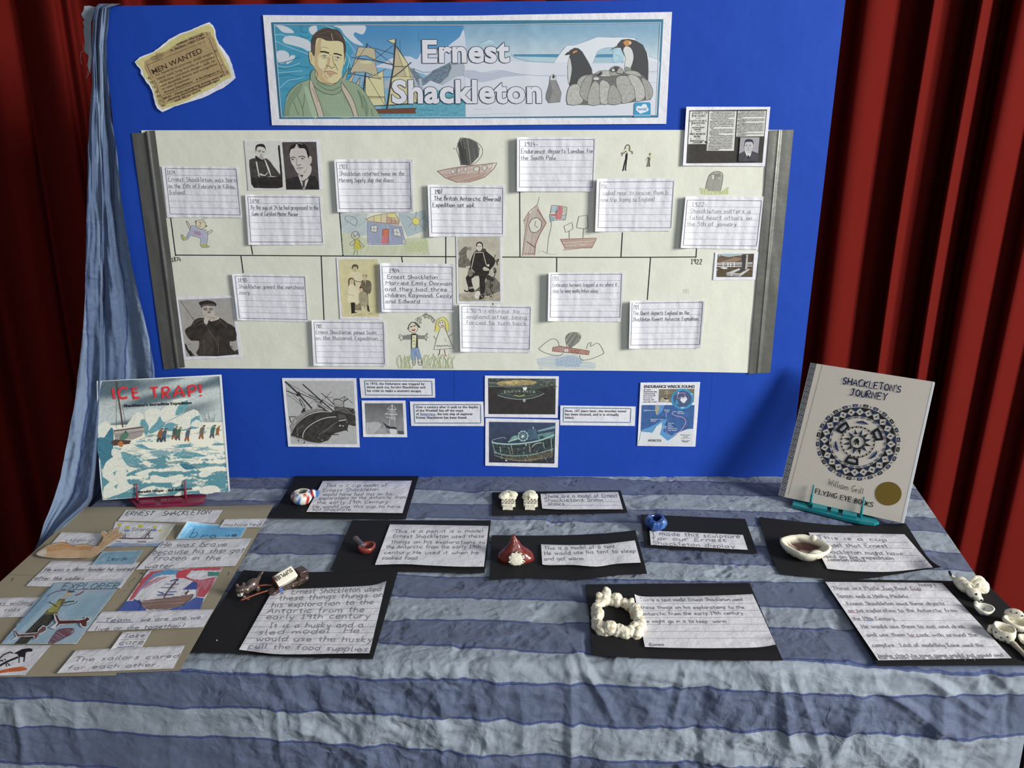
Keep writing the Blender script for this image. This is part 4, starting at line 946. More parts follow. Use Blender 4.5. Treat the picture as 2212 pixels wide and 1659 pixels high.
I.poly(z('720,1060 740,960 800,980 910,1060 905,1110 860,1120'), '#3b3733'); I.poly(z('335,1250 430,1230 440,1280 350,1290'), '#9b9587'); I.poly(z('325,1320 370,1290 450,1280 465,1345 400,1362'), '#2b2725', sm=2); I.line(z('240,1310 265,1340 300,1345 340,1330'), 2.4, '#1d1a18', sm=2)
I.poly(z('570,1530 590,1420 680,1420 680,1490 620,1520'), '#332f2c', sm=2); I.line(z('600,1430 660,1480'), 1, '#bcb7a9')
for p in ('905,600 940,520', '740,1340 750,1440 790,1400 830,1470 850,1440', '790,1220 880,1390', '820,1290 840,1200 860,1270 880,1290', '830,1110 830,1200 870,1180 880,1240', '905,1010 930,960 915,930 900,900 925,940', '890,820 925,930', '915,800 945,930 950,850 930,830', '950,640 985,760 975,680 1010,620 990,680', '1000,620 960,640'): I.line(z(p), 1.3, '#1b1a1a', sm=3)
I.build()

# grave photo
S, I, z = photo(Y4, '1187,28 1678,22 1640,340 1160,342', 'small colour photo of a grave with a white fence under the 1922 slip')
I.poly(z('1215,45 1628,42 1608,308 1200,308'), tone('#665747', .2, .2)); I.poly(z('1215,45 1500,44 1480,62 1340,80 1220,72'), tone('#9fb5b3', .06)); I.poly(z('1215,75 1260,65 1340,82 1430,65 1530,60 1530,140 1205,140'), tone('#6b5645', .3, .3)); I.poly(z('1230,140 1400,85 1500,95 1400,140'), tone('#8d7763', .2, .3))
I.poly(z('1203,195 1480,195 1600,230 1608,305 1200,308'), tone('#554a38', .3, .3)); I.poly(z('1545,48 1625,45 1612,200 1560,210'), tone('#4a4036', .3))
for y in (150, 165, 188): I.line(z('1206,%d 1610,%d' % (y, y-6)), 1.6, '#c9ccd2')
for x in (1275, 1330, 1402, 1360): I.line(z('%d,138 %d,196' % (x, x)), 1.8, '#d5d7da')
I.poly(z('1485,60 1540,52 1540,180 1520,235 1450,240 1490,190'), tone('#3e3d40', .3)); I.poly(z('1538,55 1560,52 1548,215 1525,225'), '#b5ada0'); I.poly(z('1235,198 1320,198 1325,212 1280,218'), '#dcdcdc')
I.poly(z('1308,262 1460,208 1470,225 1390,260 1465,268 1560,215 1580,222 1465,305 1320,290'), tone('#bdbdbb', .12)); I.poly(z('1310,265 1460,278 1462,304 1312,290'), '#8d8d8b'); I.poly(z('1203,220 1218,222 1203,236'), '#d5d7da')
I.build()

# ------------------------------------------------------------------ banner
Za, Zb, Zc = Z((560, 20, 4.809)), Z((1000, 20, 4.809)), Z((640, 40, 7.213))
BN = Sheet('banner_poster', BOARD, [(567.9, 32.5), (1451.7, 25.8), (1439.2, 267.5), (587.4, 270.6)], off=.0028, mat=M_PAPER, nu=110, nv=12,
           top=[(800, 34), (1000, 33.8), (1130, 31.5)], bottom=[(800, 271.5), (1000, 271), (1150, 269.5)],
           lift=lambda a, b: .0009*nz(a*5, b*1.2, 1, 3)+.0007*math.exp(-((a-.655)/.02)**2)+.0004*math.exp(-((a-.36)/.02)**2),
           label='long printed banner with a man, sailing ship and penguins at the top of the board', cat='banner')
I = Ink(BN)
I.poly([(585.4, 48.1), (1433, 41.4), (1422.1, 253.9), (603.7, 257.1)], '#3f7590')
def skyL(x, y):
    n = nz(x, y, .035, 1)+.5*nz(x, y, .09, 2); t = .5+.5*nz(x*.5+y*.3, y*1.6, .06, 5)
    a, b = lin('#3d86a8'), lin('#4d9db4'); r = tuple(p+(q-p)*t for p, q in zip(a, b))
    if x > 760:
        k = smooth(60, 170, y); r = tuple(p+(q-p)*k for p, q in zip(lin('#4a86b4'), lin('#7fa9c4')))
    return r
PL_ = [(591.6, 53.3), (1001.3, 54.6), (1006, 252.9), (608.2, 252.5)]
I.poly(PL_, skyL)
def skyR(x, y):
    t = smooth(52, 150, y); r = tuple(p+(q-p)*t for p, q in zip(lin('#7fa3bb'), lin('#c3d2d6')))
    n = 1+.10*nz(x, y, .06, 3); return tuple(c*n for c in r)
I.poly([(1001.3, 54.6), (1427.3, 47.7), (1417.6, 248.3), (1006, 252.9)], skyR)
WC = '#c6ccd4'
for p in ('160,165 190,185 250,240 360,245 320,200 230,165', '520,190 590,170 600,230 560,265 525,240', '245,310 300,275 420,290 530,340 530,440 440,400 330,370 260,350', '185,440 260,430 310,470 290,540 220,565 190,530', '330,480 375,485 340,540 280,570 300,520',
          '870,170 1095,168 1095,240 1060,262 1000,240 980,262 1005,300 1060,350 1080,378 1000,360 940,320 880,260 840,200 770,172'): I.poly(Za(p), WC, sm=3)
for p in ('160,270 220,262 300,290 400,340 520,430', '170,330 300,390 520,470', '215,820 300,740 390,725 490,690', '880,290 940,360 1000,450', '910,620 930,560 940,500', '860,400 940,520 960,620', '190,590 300,600 420,560', '200,660 320,650 450,640', '690,170 830,230 900,330'): I.line(Za(p), 1.1, '#a9cbd6', sm=4)
for p in ('180,600 260,620 380,590 520,610', '190,700 300,680 420,700 520,680', '200,560 300,540 420,500', '420,270 480,300 520,280', '430,170 440,230 500,240'): I.line(Za(p), 1.6, '#2a7391', sm=4)
I.poly(Za('1200,600 1290,560 1400,500 1560,490 1640,520 1700,440 1900,420 2000,350 2080,290 2128,230 2135,700 1800,700 1640,650 1500,640 1300,610'), '#c3cbd8', sm=3)
I.poly(Za('1280,760 1400,700 1560,600 1600,620 1700,720 1760,690 1800,650 1990,540 2050,560 2130,560 2140,800 1700,830 1300,820'), '#a4afb9')
I.poly(blotch(Za('1560,610 1600,620 1700,720 1740,700 1800,640 1980,550 2000,600 1960,700 1880,770 1760,780 1650,790 1600,700'), 1.2, 3), tone('#6d7c8b', .35, .3))
I.poly(Za('1700,800 1780,740 1900,790 2050,700 2138,690 2140,850 1700,850'), '#c4cbd6'); I.poly(Za('1580,850 2141,830 2146,1118 1260,1120 1270,1000'), tone('#5f9db0', .12, .15)); 
for k in range(26):
    x = random.uniform(840, 1000); y = random.uniform(200, 250); I.line([(x, y), (min(1004, x+random.uniform(5, 22)), y)], .9, random.choice(('#4b879d', '#84b7c4', '#3f7f96')))
I.line(Za('1590,610 1700,655 1830,650 1980,580 2110,560'), .9, '#4c5a6b')
# right half: ice shore, arch, penguins
I.poly(Zb('8,560 500,540 1000,560 1350,560 2045,545 2008,1098 28,1118 20,600'), '#ced2da')
I.poly(Zb('520,468 1010,465 980,500 540,490'), '#4f87a8'); I.poly(Zb('540,490 980,500 950,545 720,555 560,515'), '#a9c3cb')
I.poly(Zb('940,555 1010,460 1075,380 1160,370 1300,325 1400,288 1560,295 1640,290 1780,300 1830,340 1900,420 1930,490 2035,520 2030,545 1780,560 1550,560 1560,420 1480,400 1400,440 1350,560'), '#d3d9de')
I.poly(Zb('1350,560 1400,440 1480,402 1600,398 1670,440 1670,560'), '#9fbcc8', sm=1); I.poly(Zb('1395,468 1580,465 1570,500 1370,500'), '#4f87a8'); I.poly(ell(*Zb((1610, 490)), 11, 15), '#a8c9d3')
for p in ('940,555 1010,460 1075,380 1160,372 1300,325 1400,288 1640,292 1780,298 1810,325', '500,470 560,510 700,540 950,555', '1350,565 1400,440 1480,402 1560,398', '1565,420 1560,550 1640,540 1670,560', '1580,470 1640,500 1600,540', '10,640 100,635 200,660 380,635 540,665 700,685 900,690 1080,688', '10,640 180,700 260,690', '1930,490 2030,520', '1930,650 2025,640', '180,350 290,305 300,350'): I.line(Zb(p), .9, '#8298b4', sm=3)
I.poly(Zb('12,640 120,635 240,665 390,640 520,665 660,685 420,705 200,760 20,700'), '#b1b7c6', sm=2); I.poly(Zb('160,370 290,308 330,360'), '#a7c6cf')
for p in ('110,1040 300,1035', '80,1100 400,1085 600,1085', '1940,660 2020,665', '1950,760 2020,765'): I.line(Zb(p), 1, '#b3bac6')
# ship (sails in centimetre steps of the print)
SL, SD, OUT = '#ccc79c', '#b9af92', '#3c3a36'
for c, p in ((SL, '1415,380 1540,560 1600,710 1400,700'), (SD, '1420,380 1480,560 1550,760 1500,960 1350,1000 1380,700'), (SL, '1380,700 1590,700 1660,960 1340,1005'), (SL, '1105,710 1285,640 1310,1000 1100,1002'), (SD, '1030,392 1198,405 1215,530 1105,480 1000,490'), (SD, '1000,515 1200,545 1240,708 1100,650 945,655'), (SL, '1135,905 1300,910 1310,1002 1150,1002'),
             (SD, '935,605 890,745 850,735'), (SD, '1000,645 960,760 915,750'), (SD, '1050,705 1035,790 1000,780'), (SL, '1330,322 1418,308 1410,352 1380,350')):
    I.poly(Za(p), c); I.line(Za(p), .8, OUT, closed=True)
I.poly(ell(*Za((1110, 550)), 14, 4), '#c9c49e')
for p, w in (('1122,352 1120,395', 1.4), ('1105,660 1080,880', 2.6), ('1418,310 1395,600 1360,800 1325,1040', 2.8), ('960,500 1200,530 1400,575', 1.2), ('1240,708 1400,700', 1), ('1395,595 1525,595', 1.4), ('1580,550 1480,640 1385,710', 2), ('930,665 1270,725', 1.4), ('1125,360 1000,560 870,720', .8), ('1190,400 1400,465', .8), ('1400,370 1200,520', .8), ('1130,370 1400,580', .7), ('1215,540 1390,580', .7), ('1130,700 1300,990', .8), ('1430,380 1540,560 1640,980', .8), ('1200,1002 1560,985 1660,970', 1.6), ('1320,620 1130,720', 1), ('1140,905 1300,912', 1)): I.line(Za(p), w, OUT)
for k in range(12): I.line(Za('%d,908 %d,930' % (1145+k*13, 1145+k*13)), .7, OUT)
for k in range(9): I.line(Za('%d,%d %d,%d' % (1065-k*1, 760+k*28, 1105, 762+k*28)), .5, OUT)
I.poly(Za('1200,1040 1635,1026 1620,1050 1625,1082 1230,1085'), '#6e4638'); I.line(Za('1200,1040 1637,1026 1618,1052 1625,1083'), 1, OUT)
# the man
OL = '#4a5348'
I.poly(Zc('-195,1535 -180,1380 -150,1220 -90,1120 20,1020 130,975 230,930 700,935 830,975 960,1030 1050,1120 1130,1240 1230,1400 1330,1545'), '#8ea186', sm=0)
for p, c in (('-180,1400 -100,1180 30,1040 100,1010 60,1150 -20,1250 -100,1400 -110,1535 -190,1535', '#7d9077'), ('120,1080 160,1060 200,1120 280,1350 330,1535 250,1535 180,1300', '#a0b39a'), ('440,1200 560,1180 700,1190 760,1300 850,1400 880,1540 640,1540 480,1450 420,1350', '#96aa90'), ('950,1100 1040,1200 1100,1400 1080,1500 1040,1400 990,1250', '#7d9077'), ('1080,1500 1130,1370 1100,1540', '#6f826b'), ('700,1100 780,1080 900,1300 960,1500 900,1400', '#7d9077')): I.poly(Zc(p), c, sm=2)
for p in ('-150,1220 -90,1120 20,1020 130,975 225,935', '830,975 960,1030 1050,1120 1130,1240 1230,1400 1330,1545', '10,1190 60,1300 100,1420 110,1535', '130,1180 120,1300 100,1400', '1040,1200 1100,1330 1090,1420', '1170,1400 1180,1480 1210,1540', '-40,1300 0,1420 40,1500', '960,1120 1010,1250 1030,1400'): I.line(Zc(p), 1, OL, sm=3)
for k in range(9): I.line(Zc('%d,%d %d,%d' % (420+k*6, 1230+k*32, 800+k*10, 1225+k*30)), .45, '#7d8f78')
for k in range(9): I.line(Zc('%d,1200 %d,1440' % (450+k*42, 470+k*42)), .45, '#7d8f78')
I.poly(Zc('285,560 260,600 270,740 300,800 320,960 460,1020 580,1035 700,930 710,830 740,700 745,600 770,500 765,400 700,340 320,300 290,400'), '#cfc59a', sm=2)
I.poly(Zc('290,560 340,320 400,310 380,420 390,500 330,600 350,720 420,820 410,900 470,960 560,1030 440,1010 320,900 290,740'), '#bca880', sm=2); I.poly(Zc('490,600 530,620 510,730 470,790 430,850 440,780 480,700'), '#b8a37c', sm=2); I.poly(Zc('430,840 480,900 500,950 440,930'), '#c0ad85', sm=2)
I.poly(ell(*Zc((400, 690)), 9, 13), '#d3caa2')
I.poly(Zc('285,590 235,520 205,515 195,560 215,680 250,735 280,740'), '#cabd92', sm=2); I.line(Zc('285,600 240,520 200,520 200,600 225,700 275,745'), 1, '#6b5e48', sm=3); I.line(Zc('225,560 240,620 235,670'), .9, '#8a7a5c'); I.poly(Zc('765,600 775,630 745,740 740,700'), '#cabd92')
I.poly(Zc('240,530 238,330 300,220 400,160 480,142 560,165 640,170 720,260 770,400 770,520 760,610 740,520 730,390 660,350 580,350 470,345 400,310 320,310 300,420 285,580'), '#4c403a', sm=2)
for p in ('280,260 380,180 480,160', '300,280 420,220 540,200', '600,190 680,260 740,360', '260,400 290,330', '330,290 450,290 540,330', '600,230 700,310'): I.line(Zc(p), .9, '#6b5d55', sm=3)
I.line(Zc('548,230 560,300 575,350'), 1.1, '#b9ae90'); I.poly(Zc('240,400 300,410 290,560 270,590 245,540'), '#5d5148', sm=1); I.poly(Zc('745,560 765,540 762,600 748,640'), '#6b5f55')
I.line(Zc('370,520 430,518 512,540'), lambda t: 3.4-1.2*abs(t-.6), '#2f2826', sm=3); I.line(Zc('580,548 640,552 710,578'), lambda t: 3.2-1.4*abs(t-.4), '#2f2826', sm=3)
for p in ('385,590 430,570 480,585', '595,605 640,595 695,625', '400,610 440,622 480,605', '600,640 650,658'): I.line(Zc(p), 1, '#4f4538', sm=3)
I.poly(Zc('400,595 440,580 478,592 440,610'), '#d9d3bb', sm=1); I.poly(Zc('605,615 640,605 685,628 645,635'), '#d9d3bb', sm=1); I.poly(ell(*Zc((438, 590)), 2, 1.8), '#54606a'); I.poly(ell(*Zc((645, 615)), 2, 1.8), '#54606a'); I.poly(ell(*Zc((438, 588)), 1, 1, 8), '#22262a'); I.poly(ell(*Zc((645, 613)), 1, 1, 8), '#22262a')
for p, w in (('470,720 490,745 520,740 545,775 575,760 605,755', 1.2), ('565,580 580,680 605,740', .9), ('430,835 500,820 560,825 640,862', 1.5), ('480,860 540,885 600,860', 1), ('600,700 650,810', .9), ('500,905 550,905', .9), ('300,900 340,960 420,1005 500,1018 600,1010 690,960', 1.1), ('520,560 545,575', .8), ('380,460 430,445 500,460', .6), ('310,960 330,860 300,800', .9)): I.line(Zc(p), w, '#5f5240', sm=3)
I.poly(Zc('470,830 540,820 620,855 560,882 500,872'), '#b99a7c', sm=2)
I.poly(Zc('285,790 240,820 215,900 230,990 300,1080 400,1150 520,1190 620,1180 690,1130 720,1040 695,930 650,980 540,1045 430,1030 330,970 300,900'), '#899c82', sm=2)
for p in ('285,795 240,820 218,900 232,990 310,1085 420,1155 560,1190 660,1160 710,1100', '300,900 330,970 430,1030 540,1048 650,985 695,930', '320,1000 430,1090 560,1120 690,1060'): I.line(Zc(p), 1.1, OL, sm=3)
I.poly(Zc('215,960 250,990 320,1180 390,1380 435,1535 345,1535 300,1380 240,1200 205,1040'), '#bdb3a2', sm=0); I.poly(Zc('700,985 740,1050 820,1150 900,1300 970,1540 900,1540 850,1380 770,1220 710,1100'), '#bdb3a2')
for p in ('215,965 205,1040 240,1200 300,1380 345,1535', '250,990 320,1180 390,1380 435,1535', '700,985 710,1100 770,1220 850,1380 900,1540', '705,985 820,1150 900,1300 970,1540'): I.line(Zc(p), 1.1, '#54483c', sm=2)
I.line(Zc('250,1080 300,1200 335,1300'), 1.5, '#9a8878', sm=2)
# penguins
PB, PG = '#4a4b4d', '#a2a29c'
I.poly(Zb('1065,475 1100,445 1115,425 1160,400 1200,405 1240,440 1300,540 1340,620 1348,690 1290,740 1190,770 1110,800 1090,720 1088,600 1105,500 1115,468 1090,475'), PB, sm=1)
I.poly(Zb('1105,500 1120,540 1130,620 1120,700 1100,780 1090,680 1092,570'), '#c3c4c2', sm=2); I.poly(Zb('1140,460 1150,435 1190,428 1180,445'), '#c08a4e', sm=2); I.line(Zb('1062,475 1090,448 1112,446'), 1.4, '#2f3032')
I.poly(Zb('1535,430 1560,400 1600,385 1610,360 1650,315 1720,308 1800,325 1870,370 1910,450 1925,540 1928,640 1925,740 1850,720 1700,660 1680,620 1690,500 1640,400 1600,398 1570,405'), PB, sm=1)
I.poly(Zb('1690,385 1740,400 1765,450 1770,520 1740,610 1710,640 1680,600 1690,500 1665,430'), '#cfd0ce', sm=2); I.poly(Zb('1680,640 1690,590 1745,610 1750,640'), '#8b8b88'); I.poly(Zb('1665,345 1700,320 1745,330 1750,360 1715,378 1690,380'), '#c08a4e', sm=2); I.poly(Zb('1720,335 1752,345 1735,365'), '#cfd0ce'); I.line(Zb('1580,392 1605,382'), 1.2, '#a06a44')
I.poly(Zb('905,700 940,672 965,690 970,735 990,780 1025,870 1010,965 890,975 862,930 865,880 895,780'), '#77787a', sm=1); I.poly(Zb('910,740 965,740 1000,830 1020,880 1000,960 900,965 930,850'), tone('#8b8b8a', .1), sm=1); I.poly(Zb('905,735 915,690 935,680 960,695 968,735'), '#c6c7c5', sm=1); I.poly(ell(*Zb((940, 702)), 2.4, 3.6), '#2f3032')
def chick(p, c=PG, sd=0): I.poly(Zb(p), tone(c, .12, .2, sd), sm=2); I.line(Zb(p), .9, '#4a4a4a', sm=2, closed=True)
I.poly(Zb('1080,990 1085,900 1200,760 1300,680 1500,640 1700,650 1860,680 1940,760 1975,860 1950,940 1780,965 1600,985 1300,995'), tone('#6f6f6c', .2, .2))
for k, p in enumerate(('1185,760 1230,700 1310,680 1350,700 1290,860 1210,830', '1380,680 1420,640 1530,640 1560,690 1450,700', '1520,640 1560,595 1620,595 1670,640 1640,680 1540,690', '1670,660 1730,635 1820,650 1855,700 1780,690', '1110,800 1170,775 1215,800 1250,920 1220,985 1090,990 1080,890', '1215,850 1240,760 1300,690 1345,720 1310,860 1290,960 1220,900',
                       '1590,720 1640,690 1720,700 1770,800 1790,920 1700,975 1640,960 1600,820', '1710,690 1800,690 1860,760 1895,860 1880,930 1800,960 1780,830', '1850,715 1920,740 1970,830 1965,910 1900,945 1890,830', '1300,900 1330,800 1370,740 1420,790 1430,900 1420,990 1300,990', '1420,760 1480,740 1530,800 1530,960 1430,980', '1530,800 1580,790 1640,900 1640,980 1510,985 1510,880')): chick(p, ('#a5a59f', '#b1b1ab', '#9b9b95')[k % 3], k)
I.poly(Zb('1385,680 1440,640 1450,670 1415,700'), '#4a4b4d', sm=1); I.poly(Zb('1525,635 1580,595 1625,600 1600,650 1545,655'), '#4a4b4d', sm=1); I.poly(ell(*Zb((1562, 632)), 3, 2.6), '#d0d1cf'); I.line(Zb('1590,660 1700,690'), 1.6, '#4a4b4d'); I.poly(ell(*Zb((1385, 722)), 6, 3.4), '#c3c4c2'); I.line(Zb('1350,740 1415,742'), 1.6, '#4a4b4d')
# lettering
TAU12 = math.pi/6
for body, a, b, h in (('Ernest', (912.5, 134), (1101, 133), 46), ('Shackleton', (846.5, 221.5), (1170, 220.5), 47)):
    for k in range(12): I.text(body, (a[0]+1.25*math.cos(k*TAU12), a[1]+1.25*math.sin(k*TAU12)), (b[0]+1.25*math.cos(k*TAU12), b[1]+1.25*math.sin(k*TAU12)), h, '#3c3c58', .034, space=1.05, up=(k == 0))
    I.text(body, a, b, h, '#d3d4dc', .034, space=1.05)
# publisher's mark
I.poly(Zb('1775,1125 1780,985 1795,968 1935,965 1950,980 1950,1122'), '#3f93bd'); I.poly([p for p in ell(*Zb((1862, 1040)), 13, 7)], '#d9dee4')
for x, y, r in ((1825, 1025, 5), (1885, 1010, 6), (1905, 1040, 5), (1850, 1062, 5)): I.poly(ell(*Zb((x, y)), r, r*.9), '#d9dee4')
I.text('twinkl', Zb((1815, 1050)), Zb((1908, 1050)), 6, '#3f7fa8', .02)
I.line(Za('152,160 2122,165'), 1.2, '#c3c9cf'); I.line([(592, 54), (608.2, 252.5), (1006, 252.9), (1418, 248.6), (1427.5, 48.5), (1001, 54)], 1.2, '#c3cdd2')
I.build()
# ------------------------------------------------------------------ newspaper cuttings
Z3 = (160, 0, 5.267); Z4 = (1440, 200, 7.373)
z = Z(Z3)
OLN = '690,705 750,650 900,590 980,530 1080,450 1200,380 1330,340 1440,290 1540,250 1580,290 1605,340 1615,420 1650,500 1700,560 1760,640 1800,740 1815,800 1838,885 1780,940 1700,1000 1600,1045 1500,1100 1380,1140 1250,1180 1150,1210 1005,1278 950,1240 925,1190 905,1110 890,1040 860,980 820,930 790,880 760,840 755,790 720,750'
random.seed(3)
MW = Sheet('newspaper_cutting', BOARD, z('740,690 1560,280 1790,880 1000,1250'), off=.0042, mat=M_PAPER, nu=16, nv=12, outline=blotch(z(OLN), .45, 3),
           lift=lambda a, b: .0012*nz(a*3, b*3, 1, 6)+.002*smooth(.85, 1, a)*smooth(.6, 1, b)+.001*smooth(.15, 0, a),
           label='torn yellowed newspaper cutting headed MEN WANTED, top left of the board', cat='newspaper')
I = Ink(MW)
I.poly(blotch(z('700,705 760,665 900,605 1000,545 1100,465 1210,400 1340,355 1440,310 1535,275 1590,330 1600,420 1640,520 1700,620 1750,720 1780,820 1790,880 1700,920 1600,990 1450,1060 1320,1130 1200,1180 1100,1215 1010,1245 950,1190 920,1080 890,990 840,920 800,870 780,790'), .4, 2), tone('#c9c085', .06))
I.poly(blotch(z('800,700 900,640 1050,580 1150,510 1300,430 1450,370 1545,360 1600,450 1650,600 1720,740 1780,850 1700,870 1600,940 1480,1000 1350,1060 1300,1110 1180,1150 1060,1180 1010,1220 960,1180 930,1020 860,900 830,830 800,770'), .5, 2), tone('#a8916a', .06))
D = '#3d2f25'
for a, w in (('820,720 1040,1205', 1.1), ('1505,370 1715,865', 1.1), ('840,738 1515,460', .9), ('1015,1090 1690,815', 1)): I.line(z(a), w, D)
def mt(t, a, b, h, c=D, w=.01): I.text(t, z((a))[0] if isinstance(a, str) else z(a), z(b), h, c, w)
mt('MEN WANTED', (900, 848), (1462, 598), 10.5, D, .012)
for t, a, b in (('for hazardous journey, small wages,', (930, 868), (1585, 610)), ('bitter cold, long months of complete', (950, 912), (1600, 655)), ('darkness, constant danger, safe re-', (970, 950), (1615, 695)), ('turn doubtful, honor and recognition', (985, 992), (1630, 735)), ('in case of success.', (1005, 1025), (1325, 900)),
                ('Ernest Shackleton   4 Burlington st.', (1035, 1062), (1665, 812)), ('MEN - Neat-appearing young men of', (1022, 1135), (1700, 868)), ('pleasing personality between ages', (1070, 1150), (1660, 915)), ('and 40 to work', (1150, 1160), (1450, 1035)), ('A. Barker, 1402 Chan-', (1100, 590), (1505, 425)), ('unless through', (1170, 515), (1480, 395))): mt(t, a, b, 4.3)
for k in range(7): mt(('E', 'FRE', 'CH', 'al', 'H', 'TE', 'in')[k], (850+k*26, 900+k*52), (880+k*26, 890+k*52), 4, '#6b5a42')
for k, (x, y) in enumerate(((1610, 590), (1680, 750), (1740, 830))): mt(('E', 'w', 'K')[k], (x, y), (x+22, y-9), 4, '#6b5a42')
for k in range(14): I.line(z('%d,%d %d,%d' % (830+random.randint(0, 150), 690-random.randint(0, 50), 870+random.randint(60, 170), 660-random.randint(10, 70))), .6, '#8f7c58')
I.build()

z = Z(Z4)
NC = Sheet('newspaper_cutting', BOARD, z('315,225 1652,227 1565,1175 258,1163'), off=.0052, mat=M_PAPER, nu=14, nv=10, lift=lambda a, b: .0025*(1-smooth(0, .1, a))+.0004*nz(a*3, b*3, 1, 8),
           label='black and white newspaper cutting with a portrait, overlapping the top right of the paper roll', cat='newspaper')
I = Ink(NC); NK = '#35332f'
I.poly(z('362,283 1600,268 1525,1118 312,1127'), tone('#3a3733', .12)); I.poly(z('375,300 665,297 628,818 342,820'), '#d0d0ca'); I.poly(z('680,297 1115,296 1070,928 636,926'), '#d2d2cc'); I.poly(z('1135,296 1585,290 1550,695 1105,700'), '#d2d2cc')
for t, a, b, h in (('TRAGEDY OF', (383, 343), (655, 338), 5), ('THE QUEST.', (403, 390), (632, 388), 5), ('DEATH OF SIR E.', (368, 466), (643, 464), 4), ('SHACKLETON.', (397, 503), (612, 501), 4), ('SUDDEN HEART', (395, 570), (608, 568), 3.2), ('FAILURE.', (437, 600), (552, 599), 3.2), ('GREAT ANTARCTIC', (366, 674), (622, 672), 4), ('RECORD.', (437, 714), (543, 713), 4), ('EXPEDITION TO', (380, 780), (597, 778), 3), ('CONTINUE', (418, 808), (545, 807), 3)):
    I.text(t, z(a), z(b), h, NK, .02)
for y in (412, 523, 620, 735): I.line(z('465,%d 550,%d' % (y, y)), .8, NK)
T1 = ('   We deeply regret to announce the|death of Sir Ernest Shackleton on|board his ship, the Quest, around|at the outset of his exploration of a|new part of the Antarctic.|  The body has been brought back to|Montevideo, and is to be taken to|England.  The expedition will con-|tinue under Commander Frank Wild,|the second in command on the|Quest.|   The news of the death is given in|the following telegram of yester-|days date from our Correspondent|at Montevideo: -|  Sir Ernest Shackleton, journeying|southwards in the Quest, died on the 5th|inst. of heart failure. The body arrived|here today in a Norwegian whaler.|  Captain Hussey, meteorologist of|the Quest Expedition, and a medical|man, who brought Sir Ernest|Shackletons body to Montevideo,|has sent the following message to|the Daily Mail: -').split('|')
for k, t in enumerate(T1):
    y = 318+k*24.9; xl = 710-k*1.8; xr_ = 1088-k*1.8
    if t.endswith('.') and len(t) < 30 or len(t) < 20: xr_ = xl+(xr_-xl)*len(t)/34
    I.text(t.strip(), z((xl+(25 if t[0] == ' ' else 0), y)), z((xr_, y-2)), 2.3, NK, .02)
T2 = ('   I regret to inform you that Sir Ernest|Shackleton died suddenly from heart|failure on January 5, in the Quest, off|South Georgia, where we arrived the day|before.|   At half-past 2 in the morning he called|Major Macklin and complained of a pain|in his back.|   Immediately afterwards he collapsed.|Major Macklin called Mr. McIlroy, but|Sir Ernest died in three minutes, before|anything could be done.  He said nothing|before he died.  He had never previously|complained of any illness, but only that|he felt tired.|   Commander Frank Wild is carrying on|the expedition.').split('|')
for k, t in enumerate(T2):
    y = 312+k*23.3; xl = 1148-k*1.7; xr_ = 1572-k*1.8
    if len(t) < 20: xr_ = xl+(xr_-xl)*len(t)/38
    I.text(t.strip(), z((xl+(25 if t[0] == ' ' else 0), y)), z((xr_, y-3)), 2.3, NK, .02)
I.poly(z('1175,712 1480,712 1445,1095 1145,1095'), tone('#9c9ba0', .06))
I.poly(z('1150,975 1240,930 1300,1010 1360,930 1460,970 1448,1095 1145,1095'), tone('#45434a', .15), sm=1); I.poly(z('1245,935 1355,925 1340,1000 1310,1030 1280,1020'), '#c9c9cc')
I.poly(z('1285,1000 1312,1000 1318,1050 1285,1050'), '#26252a'); I.poly(z('1235,790 1250,770 1340,760 1380,800 1375,880 1345,950 1300,968 1260,940 1240,880'), tone('#b5b4b6', .05), sm=3)
I.poly(z('1235,860 1240,790 1260,750 1310,740 1365,752 1385,800 1378,840 1365,790 1300,785 1255,795 1245,850'), '#34323a', sm=2); I.line(z('1265,835 1285,832'), 1.3, '#55535a'); I.line(z('1315,835 1345,838'), 1.3, '#55535a'); I.poly(ell(*z((1275, 848)), 1.3, .7, 6), '#3a3840'); I.poly(ell(*z((1328, 850)), 1.3, .7, 6), '#3a3840'); I.line(z('1300,850 1295,885 1312,890'), .9, '#77757c', sm=2); I.line(z('1285,915 1320,916'), 1, '#6b6970')
I.poly(z('1222,840 1236,845 1240,885 1228,880'), '#8d8b90')
I.build()

# ------------------------------------------------------------------ bottom row
Y5 = (590, 800, 7.135); Y6 = (870, 800, 6.144); Y7 = (1190, 800, 6.506); Y8 = (190, 800, 5.352)
S, I, z = photo(Y5, '137,118 1282,120 1337,1187 232,1175', 'large black and white photo of a ship heeled over in ice', n=0, off=.002)
I.poly(z('185,162 1240,162 1298,1140 280,1135'), tone('#b3b3b1', .05))
I.poly(blotch(z('320,740 440,680 560,600 800,600 900,640 1050,600 1200,640 1265,700 1275,860 1160,840 1160,920 980,960 900,1000 850,1080 720,1120 560,1110 450,1060 275,1010 300,930 260,880 280,800'), .7, 3), tone('#3d3b38', .3, .12))
I.poly(z('320,740 400,690 520,610 640,595 800,620 680,640 520,700 400,800 320,900 290,960 265,900 275,830'), tone('#8d8b88', .12), sm=2); I.poly(z('430,650 460,590 490,575 500,630 440,660'), '#34322f')
I.poly(z('330,760 350,750 365,780 335,830 318,815'), '#a5a3a0', sm=1)
